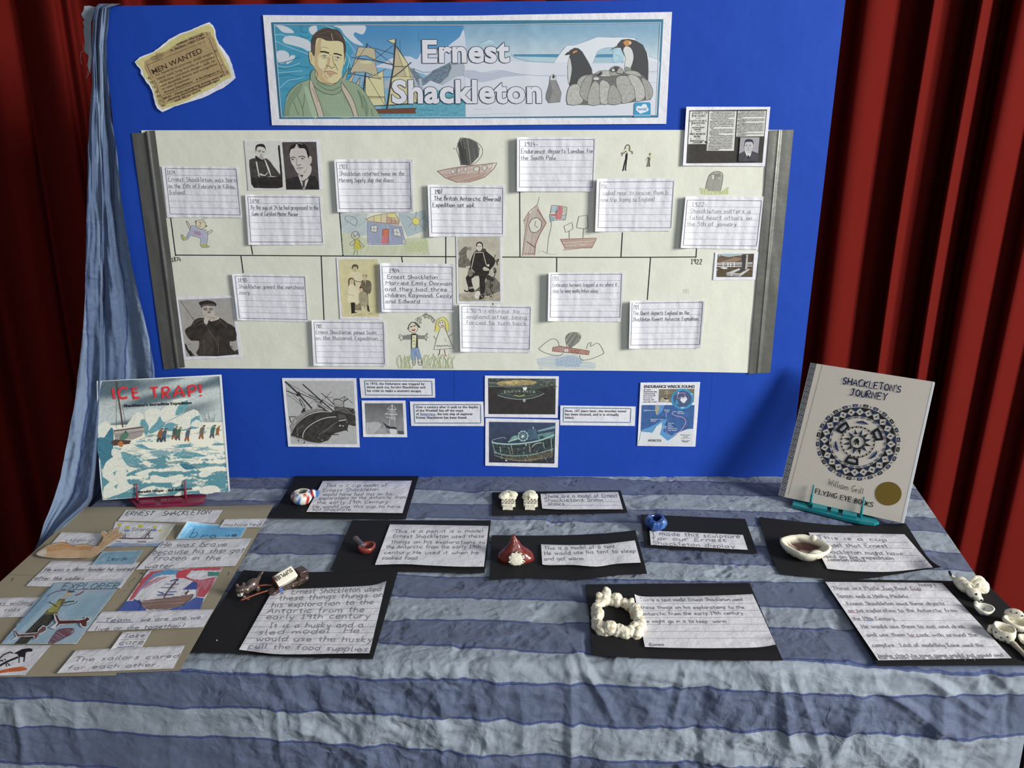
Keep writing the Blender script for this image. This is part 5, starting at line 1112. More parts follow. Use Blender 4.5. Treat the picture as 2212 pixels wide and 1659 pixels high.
for p, w, c in (('305,930 340,850 430,760 560,680 720,640 900,640', 1.6, '#b5b3b0'), ('455,1040 470,960 540,870 680,780 820,730 970,715', 1.7, '#c0bebb'), ('275,1000 300,940 400,780 560,660 700,620', 1.2, '#55534f'), ('1010,780 1130,760', 2, '#c0bebb'), ('700,1000 900,850 1000,790', 1.3, '#6f6d69'), ('780,960 920,860', 1.2, '#6f6d69'), ('270,1015 450,1080 640,1115', 1.2, '#8a8885')): I.line(z(p), w, c, sm=3)
for p, w in (('185,172 400,370 600,590', 3.4), ('200,318 370,375', 1.8), ('455,215 540,290 720,450 940,640', 2.6), ('740,350 830,420 950,540', 1.5), ('895,325 790,450', 1.0), ('400,350 620,440 760,520', 1.6), ('550,380 740,470', 1.4), ('210,190 500,350 720,440', .8), ('200,280 400,470 520,600', .8), ('210,370 330,450 440,540 480,600', .8), ('400,430 450,560', 1.6), ('420,440 500,560', 1.4), ('640,480 860,600', 1.2), ('680,530 800,600', 2.6), ('700,560 790,590', 2.2), ('560,520 680,430', .7), ('770,410 920,420', .8), ('640,620 700,560', .8), ('770,460 1000,600', 1), ('850,530 960,570', 1), ('1100,400 1230,510', 1), ('1040,440 1105,400 1085,470 1160,435 1080,490', 1.6), ('920,440 1040,440', .9)): I.line(z(p), w, '#383633')
I.poly(z('345,390 395,320 425,370 420,400 380,400'), '#33312e'); I.poly(z('710,490 765,440 770,490 740,500'), '#3f3d3a'); I.line(z('925,470 960,450 1040,455 1085,500 1080,560 990,560 940,530 925,470'), 1.5, '#403e3b', sm=3)
I.poly(z('930,470 1000,450 1070,480 1080,540 1000,540 940,510'), '#a5a3a0', sm=2); I.line(z('940,500 1010,545 1075,510'), 1, '#55534f', sm=2)
I.poly(blotch(z('940,560 1080,560 1250,590 1265,700 1100,650 950,620'), 1, 3), tone('#5e5c58', .5, .3)); I.line(z('1160,600 1260,640'), 1.8, '#2c2a28'); I.line(z('1140,580 1240,660'), 1.5, '#2c2a28'); I.line(z('1190,650 1245,590'), 1.5, '#2c2a28')
I.poly(z('1160,850 1250,870 1275,850 1296,1130 990,1130 870,1080 900,1000 1000,960 1140,930'), tone('#b0b0ae', .05))
for p in ('1015,850 1040,840 1050,855 1020,862', '1060,855 1095,850 1080,868', '1130,790 1142,800 1132,808', '690,1035 705,1030 700,1045', '740,1070 765,1075 755,1085', '350,900 470,830 460,870 360,930'): I.poly(z(p), '#d5d5d2' if '350' not in p else '#565450')
for p in ('880,990 1010,990', '1140,920 1148,945', '380,1070 400,1100', '470,1130 490,1095', '245,715 345,715', '250,725 275,800'): I.line(z(p), 1.7, '#2c2a28')
for k in range(7): I.line(z('%d,%d %d,%d' % (1000+k*16, 670+k*3, 1020+k*18, 745)), .8, '#77756f')
I.build()
def caption(Zo, out, box, lines, label):
    zz = Z(Zo) if Zo else (lambda s: [tuple(float(v) for v in p.split(',')) for p in s.split()] if isinstance(s, str) else s)
    S = Sheet('caption_slip', BOARD, zz(out), off=.002, mat=M_PAPER, nu=10, nv=4, lift=lambda a, b: .0004+.0003*nz(a*3, b, 1, len(label)), label=label, cat='paper slip')
    I = Ink(S, .0003); b = zz(box); I.line(b, 1.7, '#4a7088', closed=True)
    for t, a, c, h in lines: I.text(t, zz(a), zz(c), h, '#26272b', .018, space=1.08)
    I.build(); return S, I, zz
caption(None, '776.4,816.8 939.2,817.6 940.3,858.9 780.3,859.6', '787.3,822.7 932.7,823.6 934,854.2 790,853.3',
        [('In 1915, the Endurance was trapped by', (791.5, 831.1), (917.2, 831.7), 5), ('dense pack ice, forcing Shackleton and', (792.5, 838.5), (918.8, 839), 5), ('his crew to make a stunning escape.', (793.2, 846.3), (910.7, 846.9), 5)], 'printed three-line caption above the small photo of a ship among icebergs')
S, I, zz = caption(Y6, '95,412 1070,415 1080,740 112,738', '145,455 1032,455 1037,700 160,700',
        [('Over a century after it sank to the depths', (175, 502), (1000, 502), 5), ('of the Weddell Sea off the coast', (175, 548), (805, 548), 5), ('of', (180, 594), (215, 594), 5), (', the lost ship of explorer', (435, 594), (932, 594), 5), ('Ernest Shackleton has been found.', (182, 641), (855, 641), 5)], 'printed four-line caption with one blue underlined word')
I2 = Ink(S, .0004); I2.text('Antarctica', zz((230, 594)), zz((430, 594)), 5, '#4a6598', .012, space=1.08); I2.line([zz((230, 600)), zz((435, 600))], .8, '#4a6598'); I2.build()
caption(Y7, '133,493 1192,508 1180,782 130,772', '178,527 1125,537 1117,733 172,724',
        [('Now, 107 years later, the wooden vessel', (200, 585), (1058, 589), 5), ('has been located, and it is virtually', (198, 632), (955, 639), 5), ('intact.', (198, 678), (330, 680), 5)], 'printed caption of two lines and a word, left of the map sheet')
S, I, z = photo(Y5, '1365,465 2040,465 2068,1032 1388,1027', 'small black and white photo of a masted ship behind icebergs', n=0, off=.002)
I.poly(z('1410,508 1998,508 2020,982 1435,982'), tone('#5f5f5f', .1, .08, 2, '#8f8f8f', 870, 925)); I.poly(z('1430,810 1500,800 1620,795 1670,830 1640,900 1560,975 1437,982'), tone('#b0b0ae', .07), sm=1); I.poly(z('1580,980 1650,900 1720,880 1790,980'), tone('#a0a09e', .1)); I.poly(z('1700,900 1740,890 1800,980 1720,982'), '#77777a'); I.poly(blotch(z('1790,900 1860,900 1910,930 1900,982 1810,980'), .6), '#cfcfcd'); I.poly(z('1920,930 2018,940 2020,965 1925,970'), '#55555a'); I.line(z('1930,978 2018,978'), 2, '#3a3a3c')
I.poly(z('1680,785 1760,850 1850,870 1915,885 1890,905 1800,900 1750,890'), '#35353a', sm=1)
for p, w in (('1835,525 1828,870', 1.8), ('1755,595 1900,605', 1.3), ('1720,672 1915,682', 1.5), ('1835,530 1765,590', .7), ('1840,535 1895,600', .7), ('1830,600 1740,670', .8), ('1850,600 1905,680', .8), ('1740,720 1890,745', 1.2), ('1800,740 1790,860', 1), ('1860,620 1865,850', 1.1), ('1880,700 1880,860', .8), ('1810,620 1800,720', .8)): I.line(z(p), w, '#cfcfcf')
I.poly(z('1805,760 1860,760 1880,870 1795,870'), '#8a8a8a')
I.build()
S, I, z = photo(Y6, '1090,70 2072,78 2057,632 1088,620', 'underwater photo of a dark wreck stern with curved lettering', n=0, off=.002)
I.poly(z('1133,105 2032,112 2025,585 1138,580'), tone('#383434', .12, .1)); I.poly(z('1135,110 2030,115 2028,200 1900,230 1700,260 1400,230 1140,220'), tone('#4d5653', .4, .2))
I.poly(z('1250,160 1400,135 1600,125 1770,150 1740,185 1550,200 1300,205'), tone('#a5956a', .3, .25), sm=2); I.poly(z('1350,160 1500,140 1560,145 1500,180 1400,182'), tone('#c9b27c', .2), sm=2)
I.poly(z('1250,290 1400,240 1700,240 1880,300 1800,350 1600,385 1400,370 1280,340'), tone('#3f4642', .3, .2), sm=2)
for p, w, c in (('1260,330 1400,370 1600,385 1780,350 1880,305', 1.5, '#8b9690'), ('1300,300 1450,330 1600,345 1750,330', 1.0, '#6a746c'), ('1140,215 1400,210 1650,215', 1.2, '#7b857d'), ('1140,160 1250,170', 1.4, '#7b857d'), ('1800,130 1900,150 2020,140', 1, '#7b857d'), ('1900,140 1915,220', 1.2, '#6a746c'), ('1480,330 1550,345 1620,325', 1.8, '#b5b07a'), ('1330,200 1700,215', 1.1, '#6a6a55')): I.line(z(p), w, c, sm=3)
for k in range(40):
    x = random.uniform(1140, 2010); y = random.uniform(115, 250); I.line(z('%d,%d %d,%d' % (x, y, x+random.randint(20, 70), y+random.randint(-10, 10))), .9, random.choice(('#6f7a72', '#8d8a66', '#39403c', '#59635c')))
I.poly(z('1590,228 1645,222 1650,240 1630,270 1605,265'), '#dfe3df'); I.poly(ell(*z((1612, 398)), 3, 4), '#9fa8a2')
for k, ch in enumerate('ENDURANCE'):
    x = 1345+k*48; y = 300+10*math.sin(k/8*math.pi)*(-1)+ (0 if k else 0)
    I.text(ch, z((x, y)), z((x+30, y)), 4.4, '#a9b396', .01)
I.build()
S, I, z = photo(Y6, '1098,635 2077,655 2058,1290 1095,1265', "underwater photo of a wreck's ship's wheel and rail", n=0, off=.002)
I.poly(z('1145,682 2027,695 2013,1237 1145,1222'), tone('#3f4a63', .12, .08, 4, '#33343c', 915, 1000)); I.poly(z('1190,950 1400,980 1700,970 2010,860 2013,1100 1900,1160 1600,1200 1350,1150 1220,1080'), tone('#3a4345', .4, .25), sm=1)
I.poly(z('1300,1120 1600,1150 1900,1080 2000,1040 1990,1150 1700,1215 1450,1200'), tone('#5a5548', .35, .25), sm=1)
I.poly(z('1655,780 1770,775 1790,910 1670,925'), tone('#4a6274', .2)); I.poly(z('1780,850 2010,810 2000,900 1800,920'), tone('#5e8480', .2)); I.poly(z('1785,800 2020,735 2018,770 1800,815'), '#7f9fa4'); I.poly(ell(*z((1845, 895)), 5, 4), '#33474a')
I.poly(z('1450,880 1500,860 1560,900 1500,930 1400,950'), tone('#6f8f88', .3), sm=1)
for p, w, c in (('1180,950 1250,970 1400,980 1600,970 1800,935 1930,890 2012,855', 3.2, '#9dbdb6'), ('1210,1090 1400,1130 1600,1130 1800,1100 2000,1040', 2.4, '#7f958e'), ('1230,1130 1400,1180 1600,1200 1850,1160', 1.6, '#8c8872'), ('1180,940 1220,915 1340,890 1370,910', 1.3, '#87a5a4'), ('1190,960 1220,1080', 1.6, '#7f958e'), ('1290,1010 1300,1090', 1.8, '#93a79f'), ('1440,990 1460,1110', 1.6, '#a59a86'), ('1680,980 1690,1090', 1.8, '#b0a08a'), ('1860,950 1880,1040', 1.5, '#93a79f'), ('1970,900 1980,1100', 1.5, '#93a79f'), ('1720,1020 1740,990 1780,970 1840,960', 1.5, '#b5c9c0'), ('1400,950 1480,920 1530,905', 2.2, '#a9c9b5')): I.line(z(p), w, c, sm=3)
I.line(ell(*z((1597, 872)), 10.2, 10.5), 1.9, '#a5c7c1', closed=True)
for k in range(10):
    a = k*math.pi/5; c = z((1597, 872)); I.line([c, (c[0]+13*math.cos(a), c[1]+13.2*math.sin(a))], .9, '#a5c7c1')
I.poly(ell(*z((1590, 880)), 2.5, 2.5), '#c5ddd6')
for k in range(70):
    x = random.uniform(1200, 1990); y = random.uniform(990, 1200); I.line(z('%d,%d %d,%d' % (x, y, x+random.randint(-25, 25), y+random.randint(8, 40))), .9, random.choice(('#8fa39c', '#6e7f7a', '#8c8268', '#2c3436', '#b0bfb2')))
I.poly(ell(*z((1372, 1195)), 1.8, 1.8), '#d5ddda'); I.poly(ell(*z((1637, 990)), 1.5, 1.5), '#d5ddda'); I.poly(z('1720,770 1732,745 1740,772'), '#d5ddda')
I.build()
S, I, z = photo(Y7, '1260,172 2098,163 2030,1073 1215,1060', 'printed sheet with a map and globe headed ENDURANCE WRECK FOUND', 'poster', n=0, off=.002, name='map_sheet')
I.text('ENDURANCE WRECK FOUND', z((1308, 247)), z((2022, 247)), 5.8, '#26272b', .03)
for k, (t, x) in enumerate((('Sir Ernest', 1405), ("Shackleton's ship", 1490), ('Endurance has', 1462), ('been found off', 1467), ('the coast of', 1425), ('Antarctica 107', 1450), ('years after it sank', 1493))): I.text(t, z((1306-k*1.5, 280+k*28.6)), z((x, 280+k*28.6)), 3.1, '#34353a', .015)
I.poly(z('1525,265 2018,258 2008,450 1518,450'), tone('#77705f', .15, .1)); I.poly(z('1520,448 1560,380 1600,390 1640,448'), '#a8a291'); I.poly(z('1580,385 1655,395 1650,405 1600,408'), '#3a352e'); I.poly(z('1605,420 1650,405 1660,440 1620,445'), '#c5c0b0')
I.line(z('1632,270 1632,395'), .8, '#b5ae9c'); I.line(z('1600,300 1665,300'), .8, '#b5ae9c'); I.line(z('1590,325 1668,325'), .8, '#b5ae9c')
I.poly(z('1280,488 2020,488 2000,820 1925,825 1850,850 1780,880 1740,930 1640,990 1535,920 1500,870 1400,870 1265,855'), tone('#3d5f93', .12, .1)); I.poly(z('1470,488 1600,488 1570,560 1520,620 1480,560'), '#5f8fc0', sm=1); I.poly(z('1270,840 1380,800 1500,740 1560,700 1640,680 1600,760 1580,860 1700,920 1760,870 1740,930 1640,990 1535,920 1480,880 1280,862'), '#5b93c2', sm=1)
I.poly(z('1468,490 1490,490 1528,500 1520,560 1500,580 1510,635 1480,620 1465,560'), '#a49c88'); I.poly(z('1268,860 1400,890 1440,860 1480,790 1560,730 1560,800 1530,900 1640,990 1740,930 1850,850 1925,825 1998,822 1990,1050 1230,1045'), '#cfd3d5'); I.poly(z('1925,825 1998,822 1990,1055 1700,1055 1700,960 1800,870'), '#cfd3d5'); I.poly(z('1265,905 1278,915 1268,920'), '#26272b')
I.poly(ell(*z((1848, 402)), 24, 22.5, 28), tone('#3f8fb8', .12, .1)); I.poly(ell(*z((1848, 402)), 20, 18, 28), '#4a5a7c'); I.poly(blotch(z('1830,370 1860,385 1890,360 1915,400 1890,450 1850,460 1820,420'), .6, 3), '#d5dadc', sm=0); I.poly(blotch(z('1960,320 1990,320 1998,350 1975,350'), .4, 2), '#7fc0d5'); I.poly(blotch(z('1820,515 1880,512 1870,535 1830,535'), .4, 2), '#7fc0d5'); I.poly(z('1785,310 1800,300 1800,330 1785,330'), '#d5dadc')
I.line(z('1780,318 1885,318 1882,392 1778,392'), 1.2, '#c58aa8', closed=True)
I.line(z('1700,610 1760,640 1850,660 1895,710 1880,770 1840,830 1800,870 1740,900'), 1.2, '#d59ab8', sm=3); I.line(z('1610,820 1630,880 1680,930 1720,930'), 1, '#a98ab0', sm=3); I.line(z('1620,600 1622,660'), .7, '#cfd8e4'); I.line(z('1700,610 1720,580 1770,582'), .7, '#cfd8e4'); I.line(z('1415,562 1470,562'), .7, '#cfd8e4'); I.line(z('1520,690 1580,692'), .7, '#cfd8e4'); I.line(z('1587,785 1612,785 1612,812 1587,812'), .9, '#cfd8e4', closed=True); I.line(z('1612,795 1635,795'), .7, '#cfd8e4')
for t, a, b in (('ARGENTINA', (1300, 572), (1410, 572)), ('Escape', (1592, 565), (1670, 565)), ('route', (1605, 588), (1655, 588)), ('South', (1785, 585), (1852, 585)), ('Georgia', (1778, 608), (1875, 608)), ('Elephant', (1402, 697), (1508, 697)), ('Island', (1402, 720), (1472, 720)), ('Search', (1646, 750), (1728, 750)), ('area', (1646, 775), (1695, 775)), ('where', (1644, 800), (1718, 800)), ('Endurance', (1642, 825), (1770, 825)), ('was found', (1640, 850), (1765, 850))): I.text(t, z(a), z(b), 2.6, '#d5dde8', .01)
I.text('ANTARCTICA', z((1368, 1000)), z((1553, 1002)), 4.6, '#34353a', .02); I.text('Endurance', z((1830, 915)), z((1962, 917)), 2.8, '#4a4b50'); I.text('route', z((1860, 940)), z((1928, 941)), 2.8, '#4a4b50'); I.text('200 miles', z((1838, 995)), z((1955, 996)), 2.8, '#4a4b50'); I.line(z('1832,952 1958,953'), .8, '#77787c'); I.line(z('1855,1005 1925,1006'), 1.2, '#34353a')
I.build()

# ------------------------------------------------------------------ books on stands
def slab(name, sheetplane, quad, back0, back1, mat, parent):
    P, N = sheetplane
    a = [hit(x, y, P, N) for x, y in quad]; vs = [p-N*back0 for p in a]+[p-N*back1 for p in a]
    return mesh(name, vs, [(0, 3, 2, 1), (4, 5, 6, 7), (0, 1, 5, 4), (1, 2, 6, 5), (2, 3, 7, 6), (3, 0, 4, 7)], mat=mat, parent=parent)
M_PAGES = material('book_pages', '#d8d4c6', .85, grain=.05, gscale=200)
M_WBOARD = material('book_white_edge', '#d6d8da', .6)
def lean_plane(b0, b1, z, deg):
    A = tab(*b0, z=z); B = tab(*b1, z=z); u = (B-A).normalized(); n0 = u.cross(ZUP).normalized()   # faces the viewer
    if n0.y > 0: n0 = -n0
    t = math.radians(deg); N = n0*math.cos(t)+ZUP*math.sin(t)
    return (A, N), A, B
# left book
LP, LA, LB = lean_plane((222, 1080), (495, 1062), CLOTH+.012, 17)
qL = [(209, 823), (476.8, 809.2), (495.5, 1061.6), (221.8, 1080.2)]
z = Z(Y8)
LC = Sheet('front_cover', LP, qL, off=0, mat=M_WBOARD, thick=.0015, left=[(210.5, 900), (213, 980), (217, 1040)], nu=8, nv=16)
bk = empty('picture_book', LA); tag(bk, 'square picture book with a painted ice scene, on a maroon stand', 'book'); sub(LC.o, bk)
sub(slab('page_block', LP, [(212, 826), (473, 812), (491, 1059), (224, 1076)], .0018, .0065, M_PAGES, None), bk); sub(slab('back_cover', LP, qL, .0066, .0082, M_WBOARD, None), bk)
I = Ink(LC, .0002)
def bsky(x, y):
    s = nz(x*.35+y*.9, (y-x*.35)*.25, .045, 3)+.5*smooth(880, 840, x*0+y)*0+.35*smooth(830, 880, y); k = smooth(-.3, .5, s); r = [p+(q-p)*k for p, q in zip(lin('#55676f'), lin('#b9c2bf'))]
    return tuple(c*(1+.25*nz(x, y, .25, 1)) for c in r)
def bice(x, y):
    s = nz(x*.35, y*1.6, .07, 9)+.4*nz(x, y*2.5, .16, 2)-.25*smooth(985, 1040, y)+.22*(1-smooth(955, 985, y)); k = smooth(-.16, .06, s)
    return tuple(p+(q-p)*k for p, q in zip(lin('#578a94' if y > 985 else '#7fa2a8'), lin('#e2e0cf')))
I.poly(z('160,125 1520,68 1560,600 1250,640 900,680 300,700 115,640 108,400'), bsky, L=4)
I.poly(z('110,640 1100,600 1560,600 1625,1380 1620,1400 175,1495'), bice, L=3.5)
CR, TE, TD = '#dedccb', '#5d929c', '#3a6f80'
def ice(p, c=CR):
    P = Z(Y8)(p); I.poly(P, tone(c, .07 if c == CR else .16, .2), sm=2)
    if c == CR: I.hatch(P, '#bccac8', random.choice((55, 70, 110)), 4.2, 1.0, 1.5, sm=2)
    else: I.hatch(P, '#8fb4b8' if c == TE else '#5d8d9a', random.choice((40, 130)), 4.5, .8, 1.5, sm=2)
ice('130,640 205,588 270,640 250,700 215,740 175,780 120,770'); ice('215,740 270,660 298,720 290,900 295,990 190,1110 150,1060 110,940 120,780 180,780', TD)
ice('445,655 500,560 570,485 650,520 655,600 700,700 660,730 560,650', CR); ice('650,500 735,440 835,460 830,530 790,600 720,660 700,690', CR); ice('640,560 700,640 690,740 660,740 600,620', TE); ice('790,600 840,520 900,560 880,650 800,700 720,735 700,700', TE)
ice('835,470 950,390 990,340 1160,325 1150,420 1090,500 960,560 880,600 840,540', CR); ice('1040,420 1150,340 1155,430 1080,500 1010,520', TE); ice('900,620 1040,540 1220,450 1290,500 1285,560 1150,620 1000,660', CR); ice('1190,570 1290,520 1290,560 1320,640 1200,680', TE); ice('880,650 950,600 1080,640 1200,640 1180,690 1000,700 900,700', TE); ice('1000,650 1150,610 1180,660 1050,690', CR); ice('1180,640 1250,570 1320,610 1330,660', CR)
ice('290,900 380,940 300,1000 270,960', CR); ice('170,1170 210,1060 300,1000 390,960 420,1020 440,1090 530,1150 450,1200 440,1250 480,1320 530,1340 440,1400 300,1450 180,1480 185,1350 250,1290 170,1230', CR)
ice('380,950 450,950 560,1010 640,1060 560,1080 440,1080', TE); ice('560,880 620,850 700,900 800,910 700,920', TE); ice('1040,890 1110,850 1220,880', TE); ice('980,990 1110,930 1380,990 1200,1000', TE); ice('1430,860 1500,838 1590,855 1500,870', TE)
ice('950,1150 1060,1065 1140,1110 1100,1150 1000,1150', CR); ice('1060,1065 1250,1120 1160,1150 1100,1130', TD); ice('550,1190 700,1140 770,1150 700,1190 690,1245 560,1210', CR); ice('720,1230 780,1210 900,1240 1080,1200 1100,1245 1000,1290 850,1300 740,1290', CR); ice('1280,1200 1350,1150 1500,1160 1420,1190 1380,1230 1300,1235', CR); ice('1300,1370 1400,1330 1510,1350 1450,1420 1300,1425', CR); ice('990,1450 1090,1390 1110,1440', CR); ice('580,1400 680,1350 780,1335 760,1400 640,1440', CR); ice('970,1330 1090,1260 1080,1320 1010,1350', CR)
for p in ('440,1160 460,1150 470,1190', '290,1180 330,1160 310,1220', '300,1340 350,1310 330,1370', '150,1120 170,1200 160,1250'): I.poly(z(p), '#6f9ba0', sm=1)
for k in range(46):
    x = random.uniform(300, 1420); y = random.uniform(900, 1120); I.line(z('%d,%d %d,%d %d,%d' % (x, y, x+40, y-8, x+random.randint(60, 160), y+4)), .8, random.choice(('#8fa7a6', '#a9b9b2', '#7d9a9e')), sm=2)
for k in range(90):
    x = random.uniform(180, 1540); y = random.uniform(90, 600) if k % 2 else random.uniform(1120, 1460); I.poly(ell(*z((x, y)), .55, .55, 5), '#dfe0d6', same=True)
BR_, DK = '#6b4a3a', '#3a302e'
I.line(z('330,130 350,300 380,480 405,660'), 2.6, '#5a4134'); I.line(z('330,300 330,660'), .7, '#77746b'); I.line(z('400,400 440,660'), .7, '#77746b')
I.poly(z('300,690 450,670 640,640 660,690 620,760 520,800 320,800'), '#9a918c', sm=1); I.poly(z('265,830 310,800 500,810 480,850 300,872'), '#54403c', sm=1); I.line(z('300,700 640,655'), 1.8, '#4b4040'); I.line(z('300,722 655,678'), 1, '#cfcac0'); I.line(z('600,800 780,740'), .8, '#8a6a50'); I.line(z('320,760 640,700'), .8, '#5f5656')
def man(x, y, s, coat, trou, cap, lean=25):
    c = z((x, y)); k = s/5.352
    def q(*pts): return [(c[0]+a*k, c[1]+b*k) for a, b in pts]
    I.poly(q((-18, -8), (-34, 48), (-22, 60), (-4, 20), (8, 55), (22, 58), (18, -8)), trou, sm=1); I.poly(q((-20, 0), (-14, -60), (14, -86), (34, -70), (24, -30), (18, 6)), coat, sm=2)
    I.line(q((20, -68), (38, -34), (58, -20)), 2*k, coat); I.poly(q(*[(30+12*math.cos(t*.78), -88+13*math.sin(t*.78)) for t in range(8)]), '#b58f70'); I.poly(q((16, -92), (24, -106), (40, -104), (44, -92)), cap, sm=1)
man(830, 775, 1, '#8a5a38', '#3f4650', '#8a3530'); man(880, 770, .95, '#4a5a68', '#3a424c', '#2f2b2a'); man(1000, 745, .95, '#3f5c55', '#8a5a38', '#a53a38'); man(1045, 755, .95, '#4f6450', '#57505a', '#3f5c55'); man(1150, 768, .95, '#55606c', '#9a5c34', '#6b3f2c'); man(1315, 738, 1, '#6f675e', '#9a5c34', '#2f2b2a'); man(1440, 730, .95, '#3f6a62', '#50525c', '#2a3a34'); man(1500, 715, .7, '#9a5c34', '#8a5a38', '#8a5a38')
I.poly(z('365,790 400,730 460,720 470,760 410,810'), '#4f7a62', sm=2); I.poly(z('340,850 380,810 410,840 400,885 370,880'), '#b5703c', sm=1); I.poly(ell(*z((438, 715)), 2.6, 2.6), '#3a5a48')
for k in range(9): I.line(z('%d,%d %d,%d' % (1350+k*14, 600, 1330+k*17+random.randint(-8, 10), random.randint(500, 560))), .6, '#6f756f')
RD = '#d0353c'
for p, w in (('285,205 305,335', 5.2), ('455,215 420,200 375,215 355,260 370,310 410,325 455,310', 4.8), ('510,205 530,325', 4.8), ('500,212 570,205', 4.2), ('515,262 575,255', 3.8), ('525,322 598,315', 4.8), ('720,205 808,195', 4.2), ('760,205 780,312', 5), ('860,200 870,322', 4.8), ('865,203 920,195 940,225 915,255 870,262', 4.2), ('890,262 940,318', 4.6), ('1000,310 1050,180 1115,305', 4.8), ('1020,262 1090,255', 3.6), ('1160,185 1175,308', 4.8), ('1162,185 1215,172 1248,200 1225,240 1172,248', 4.2), ('1296,158 1300,262', 5.4), ('1302,285 1306,300', 5.4)): I.line(z(p), w, RD, sm=2)
I.text("Shackleton's Incredible Expedition", z((415, 425)), z((1200, 388)), 5.8, '#1d2024', .03, space=1.05); I.text('Meredith Hooper', z((578, 1420)), z((885, 1400)), 5.2, '#1d2024', .03); I.text('M.P Robertson', z((928, 1402)), z((1205, 1380)), 5.2, '#1d2024', .03); I.poly(ell(*z((908, 1395)), .8, .8, 8), '#1d2024')
I.line(z('1520,68 1560,600 1625,1395'), .8, '#8d9a9c'); ip = I.build('cover_print'); 
# right book
RP, RA, RB = lean_plane((1690, 1072), (1951, 1130), CLOTH+.012, 22)
z = Z((1660, 770, 4.366))
qR = [(1764, 785.5), (2019, 825), (1951, 1130), (1694, 1073.5)]
M_CREAM = material('cream_book_cover', '#cbc3b6', .7, grain=.03, gscale=300, bump=.1, bscale=900)
RC = Sheet('front_cover', RP, qR, off=0, mat=M_CREAM, thick=.0022, nu=6, nv=6)
bk = empty('hardback_book', RA); tag(bk, 'cream hardback book with a round navy emblem, on a turquoise stand', 'book'); sub(RC.o, bk)
sub(slab('page_block', RP, [(1768, 791), (2014, 829), (1946, 1124), (1699, 1069)], .0025, .0145, M_PAGES, None), bk); sub(slab('back_cover', RP, qR, .0146, .0168, M_CREAM, None), bk)
M_SPINE = material('cloth_spine', '#c8c6c0', .8)
SP_ = Sheet('spine', RP, [(1751, 782.6), (1766, 786), (1697, 1074), (1681, 1070)], off=-.0016, lift=lambda a, b: -.006*(1-a)**2, nu=6, nv=4, mat=M_SPINE, thick=.003); sub(SP_.o, bk)
I = Ink(SP_, .0003)
for k in range(22):
    y0 = k/22; y1 = (k+1)/22; p = SP_.px
    for a, b in (((.1, y0), (.9, y1)), ((.9, y0), (.1, y1)), ((.5, y0), (.1, (y0+y1)/2)), ((.5, y0), (.9, (y0+y1)/2)), ((.1, (y0+y1)/2), (.5, y1)), ((.9, (y0+y1)/2), (.5, y1)), ((.05, y0), (.95, y0))): I.line([p(*a), p(*b)], .7, '#1f2226')
I.build('woven_pattern')
I = Ink(RC, .0003); NV, BK = '#1d2c50', '#15181c'
I.line(z('510,80 190,1300'), 1.3, '#b3aca0'); 
cx0, cy0 = z((840, 806)); rx, ry = 94.3, 85.5
# ring geometry follows the cover: unit disc mapped through the cover's own axes
a0, b0 = RC.st(cx0, cy0)
c1 = RC.st(*z((1253, 806))); ru = math.hypot(c1[0]-a0, 0); rv = abs(RC.st(*z((838, 1178)))[1]-b0)
def D_(r, t): return RC.px(a0+ru*r*math.sin(t), b0-rv*r*math.cos(t))
def ringpoly(r0, r1, t0, t1, col, n=3): I.poly([D_(r1, lerp(t0, t1, i/n)) for i in range(n+1)]+[D_(r0, lerp(t1, t0, i/n)) for i in range(n+1)], col, same=True)
TAU = 2*math.pi
for k in range(24):
    t = k*TAU/24; ringpoly(.93, 1.0, t-.062, t+.062, NV if k % 3 else BK); 
for k in range(24):
    t = k*TAU/24; I.line([D_(.965, t-.035), D_(.955, t), D_(.975, t+.035)], 1, '#d0cabd'); u = t+TAU/48; I.line([D_(.985, u-.03), D_(.955, u), D_(.985, u+.03)], .9, BK); I.line([D_(.93, u-.02), D_(.95, u), D_(.93, u+.02)], .8, BK)
I.line([D_(.905, k*TAU/96) for k in range(97)], 1.3, BK)
for k in range(24):
    t = k*TAU/24; h = TAU/48
    I.poly([D_(.9, t-h), D_(.9, t+h), D_(.795, t)], NV if k % 2 else BK, same=True); I.poly([D_(.69, t-h), D_(.69, t+h), D_(.795, t)], BK if k % 2 else NV, same=True)
    I.poly(blotch([D_(.83, t+h), D_(.795, t+h-.03), D_(.75, t+h), D_(.795, t+h+.03)], .4, 2), '#3a4350', same=True)
I.line([D_(.685, k*TAU/96) for k in range(97)], 1.1, BK)
for k in range(26):
    t = k*TAU/26; ringpoly(.625, .665, t-.07, t+.055, NV); I.line([D_(.645, t-.04), D_(.640, t+.03)], .8, '#d0cabd'); I.line([D_(.65, t+.09), D_(.635, t+.14)], .8, NV)
for t0 in (math.radians(57), math.radians(183), math.radians(305)):
    ringpoly(.42, .61, t0-.30, t0+.30, BK, 6)
    I.poly([D_(.49+.035*math.cos(u)+.03*math.sin(u)**2, t0+.19*math.sin(u)) for u in [i*TAU/14 for i in range(14)]], '#8d9094'); 
    for i in range(6): I.line([D_(.47, t0-.16+i*.065), D_(.55, t0-.15+i*.065)], .8, '#c5c7c6')
for t0 in (math.radians(3), math.radians(122), math.radians(247)):
    I.poly([D_(.52+.035*math.cos(u)*(1-.3*math.sin(u)), t0+.25*math.sin(u)) for u in [i*TAU/14 for i in range(14)]], NV); I.line([D_(.52, t0-.22), D_(.55, t0-.31)], 1.2, NV); I.line([D_(.52, t0-.22), D_(.49, t0-.30)], 1.2, NV); I.line([D_(.54, t0), D_(.59, t0-.04)], 1, NV); I.line([D_(.51, t0-.18), D_(.505, t0+.2)], .7, '#8fa0c0')
I.line([D_(.41, k*TAU/60) for k in range(61)], .8, BK)
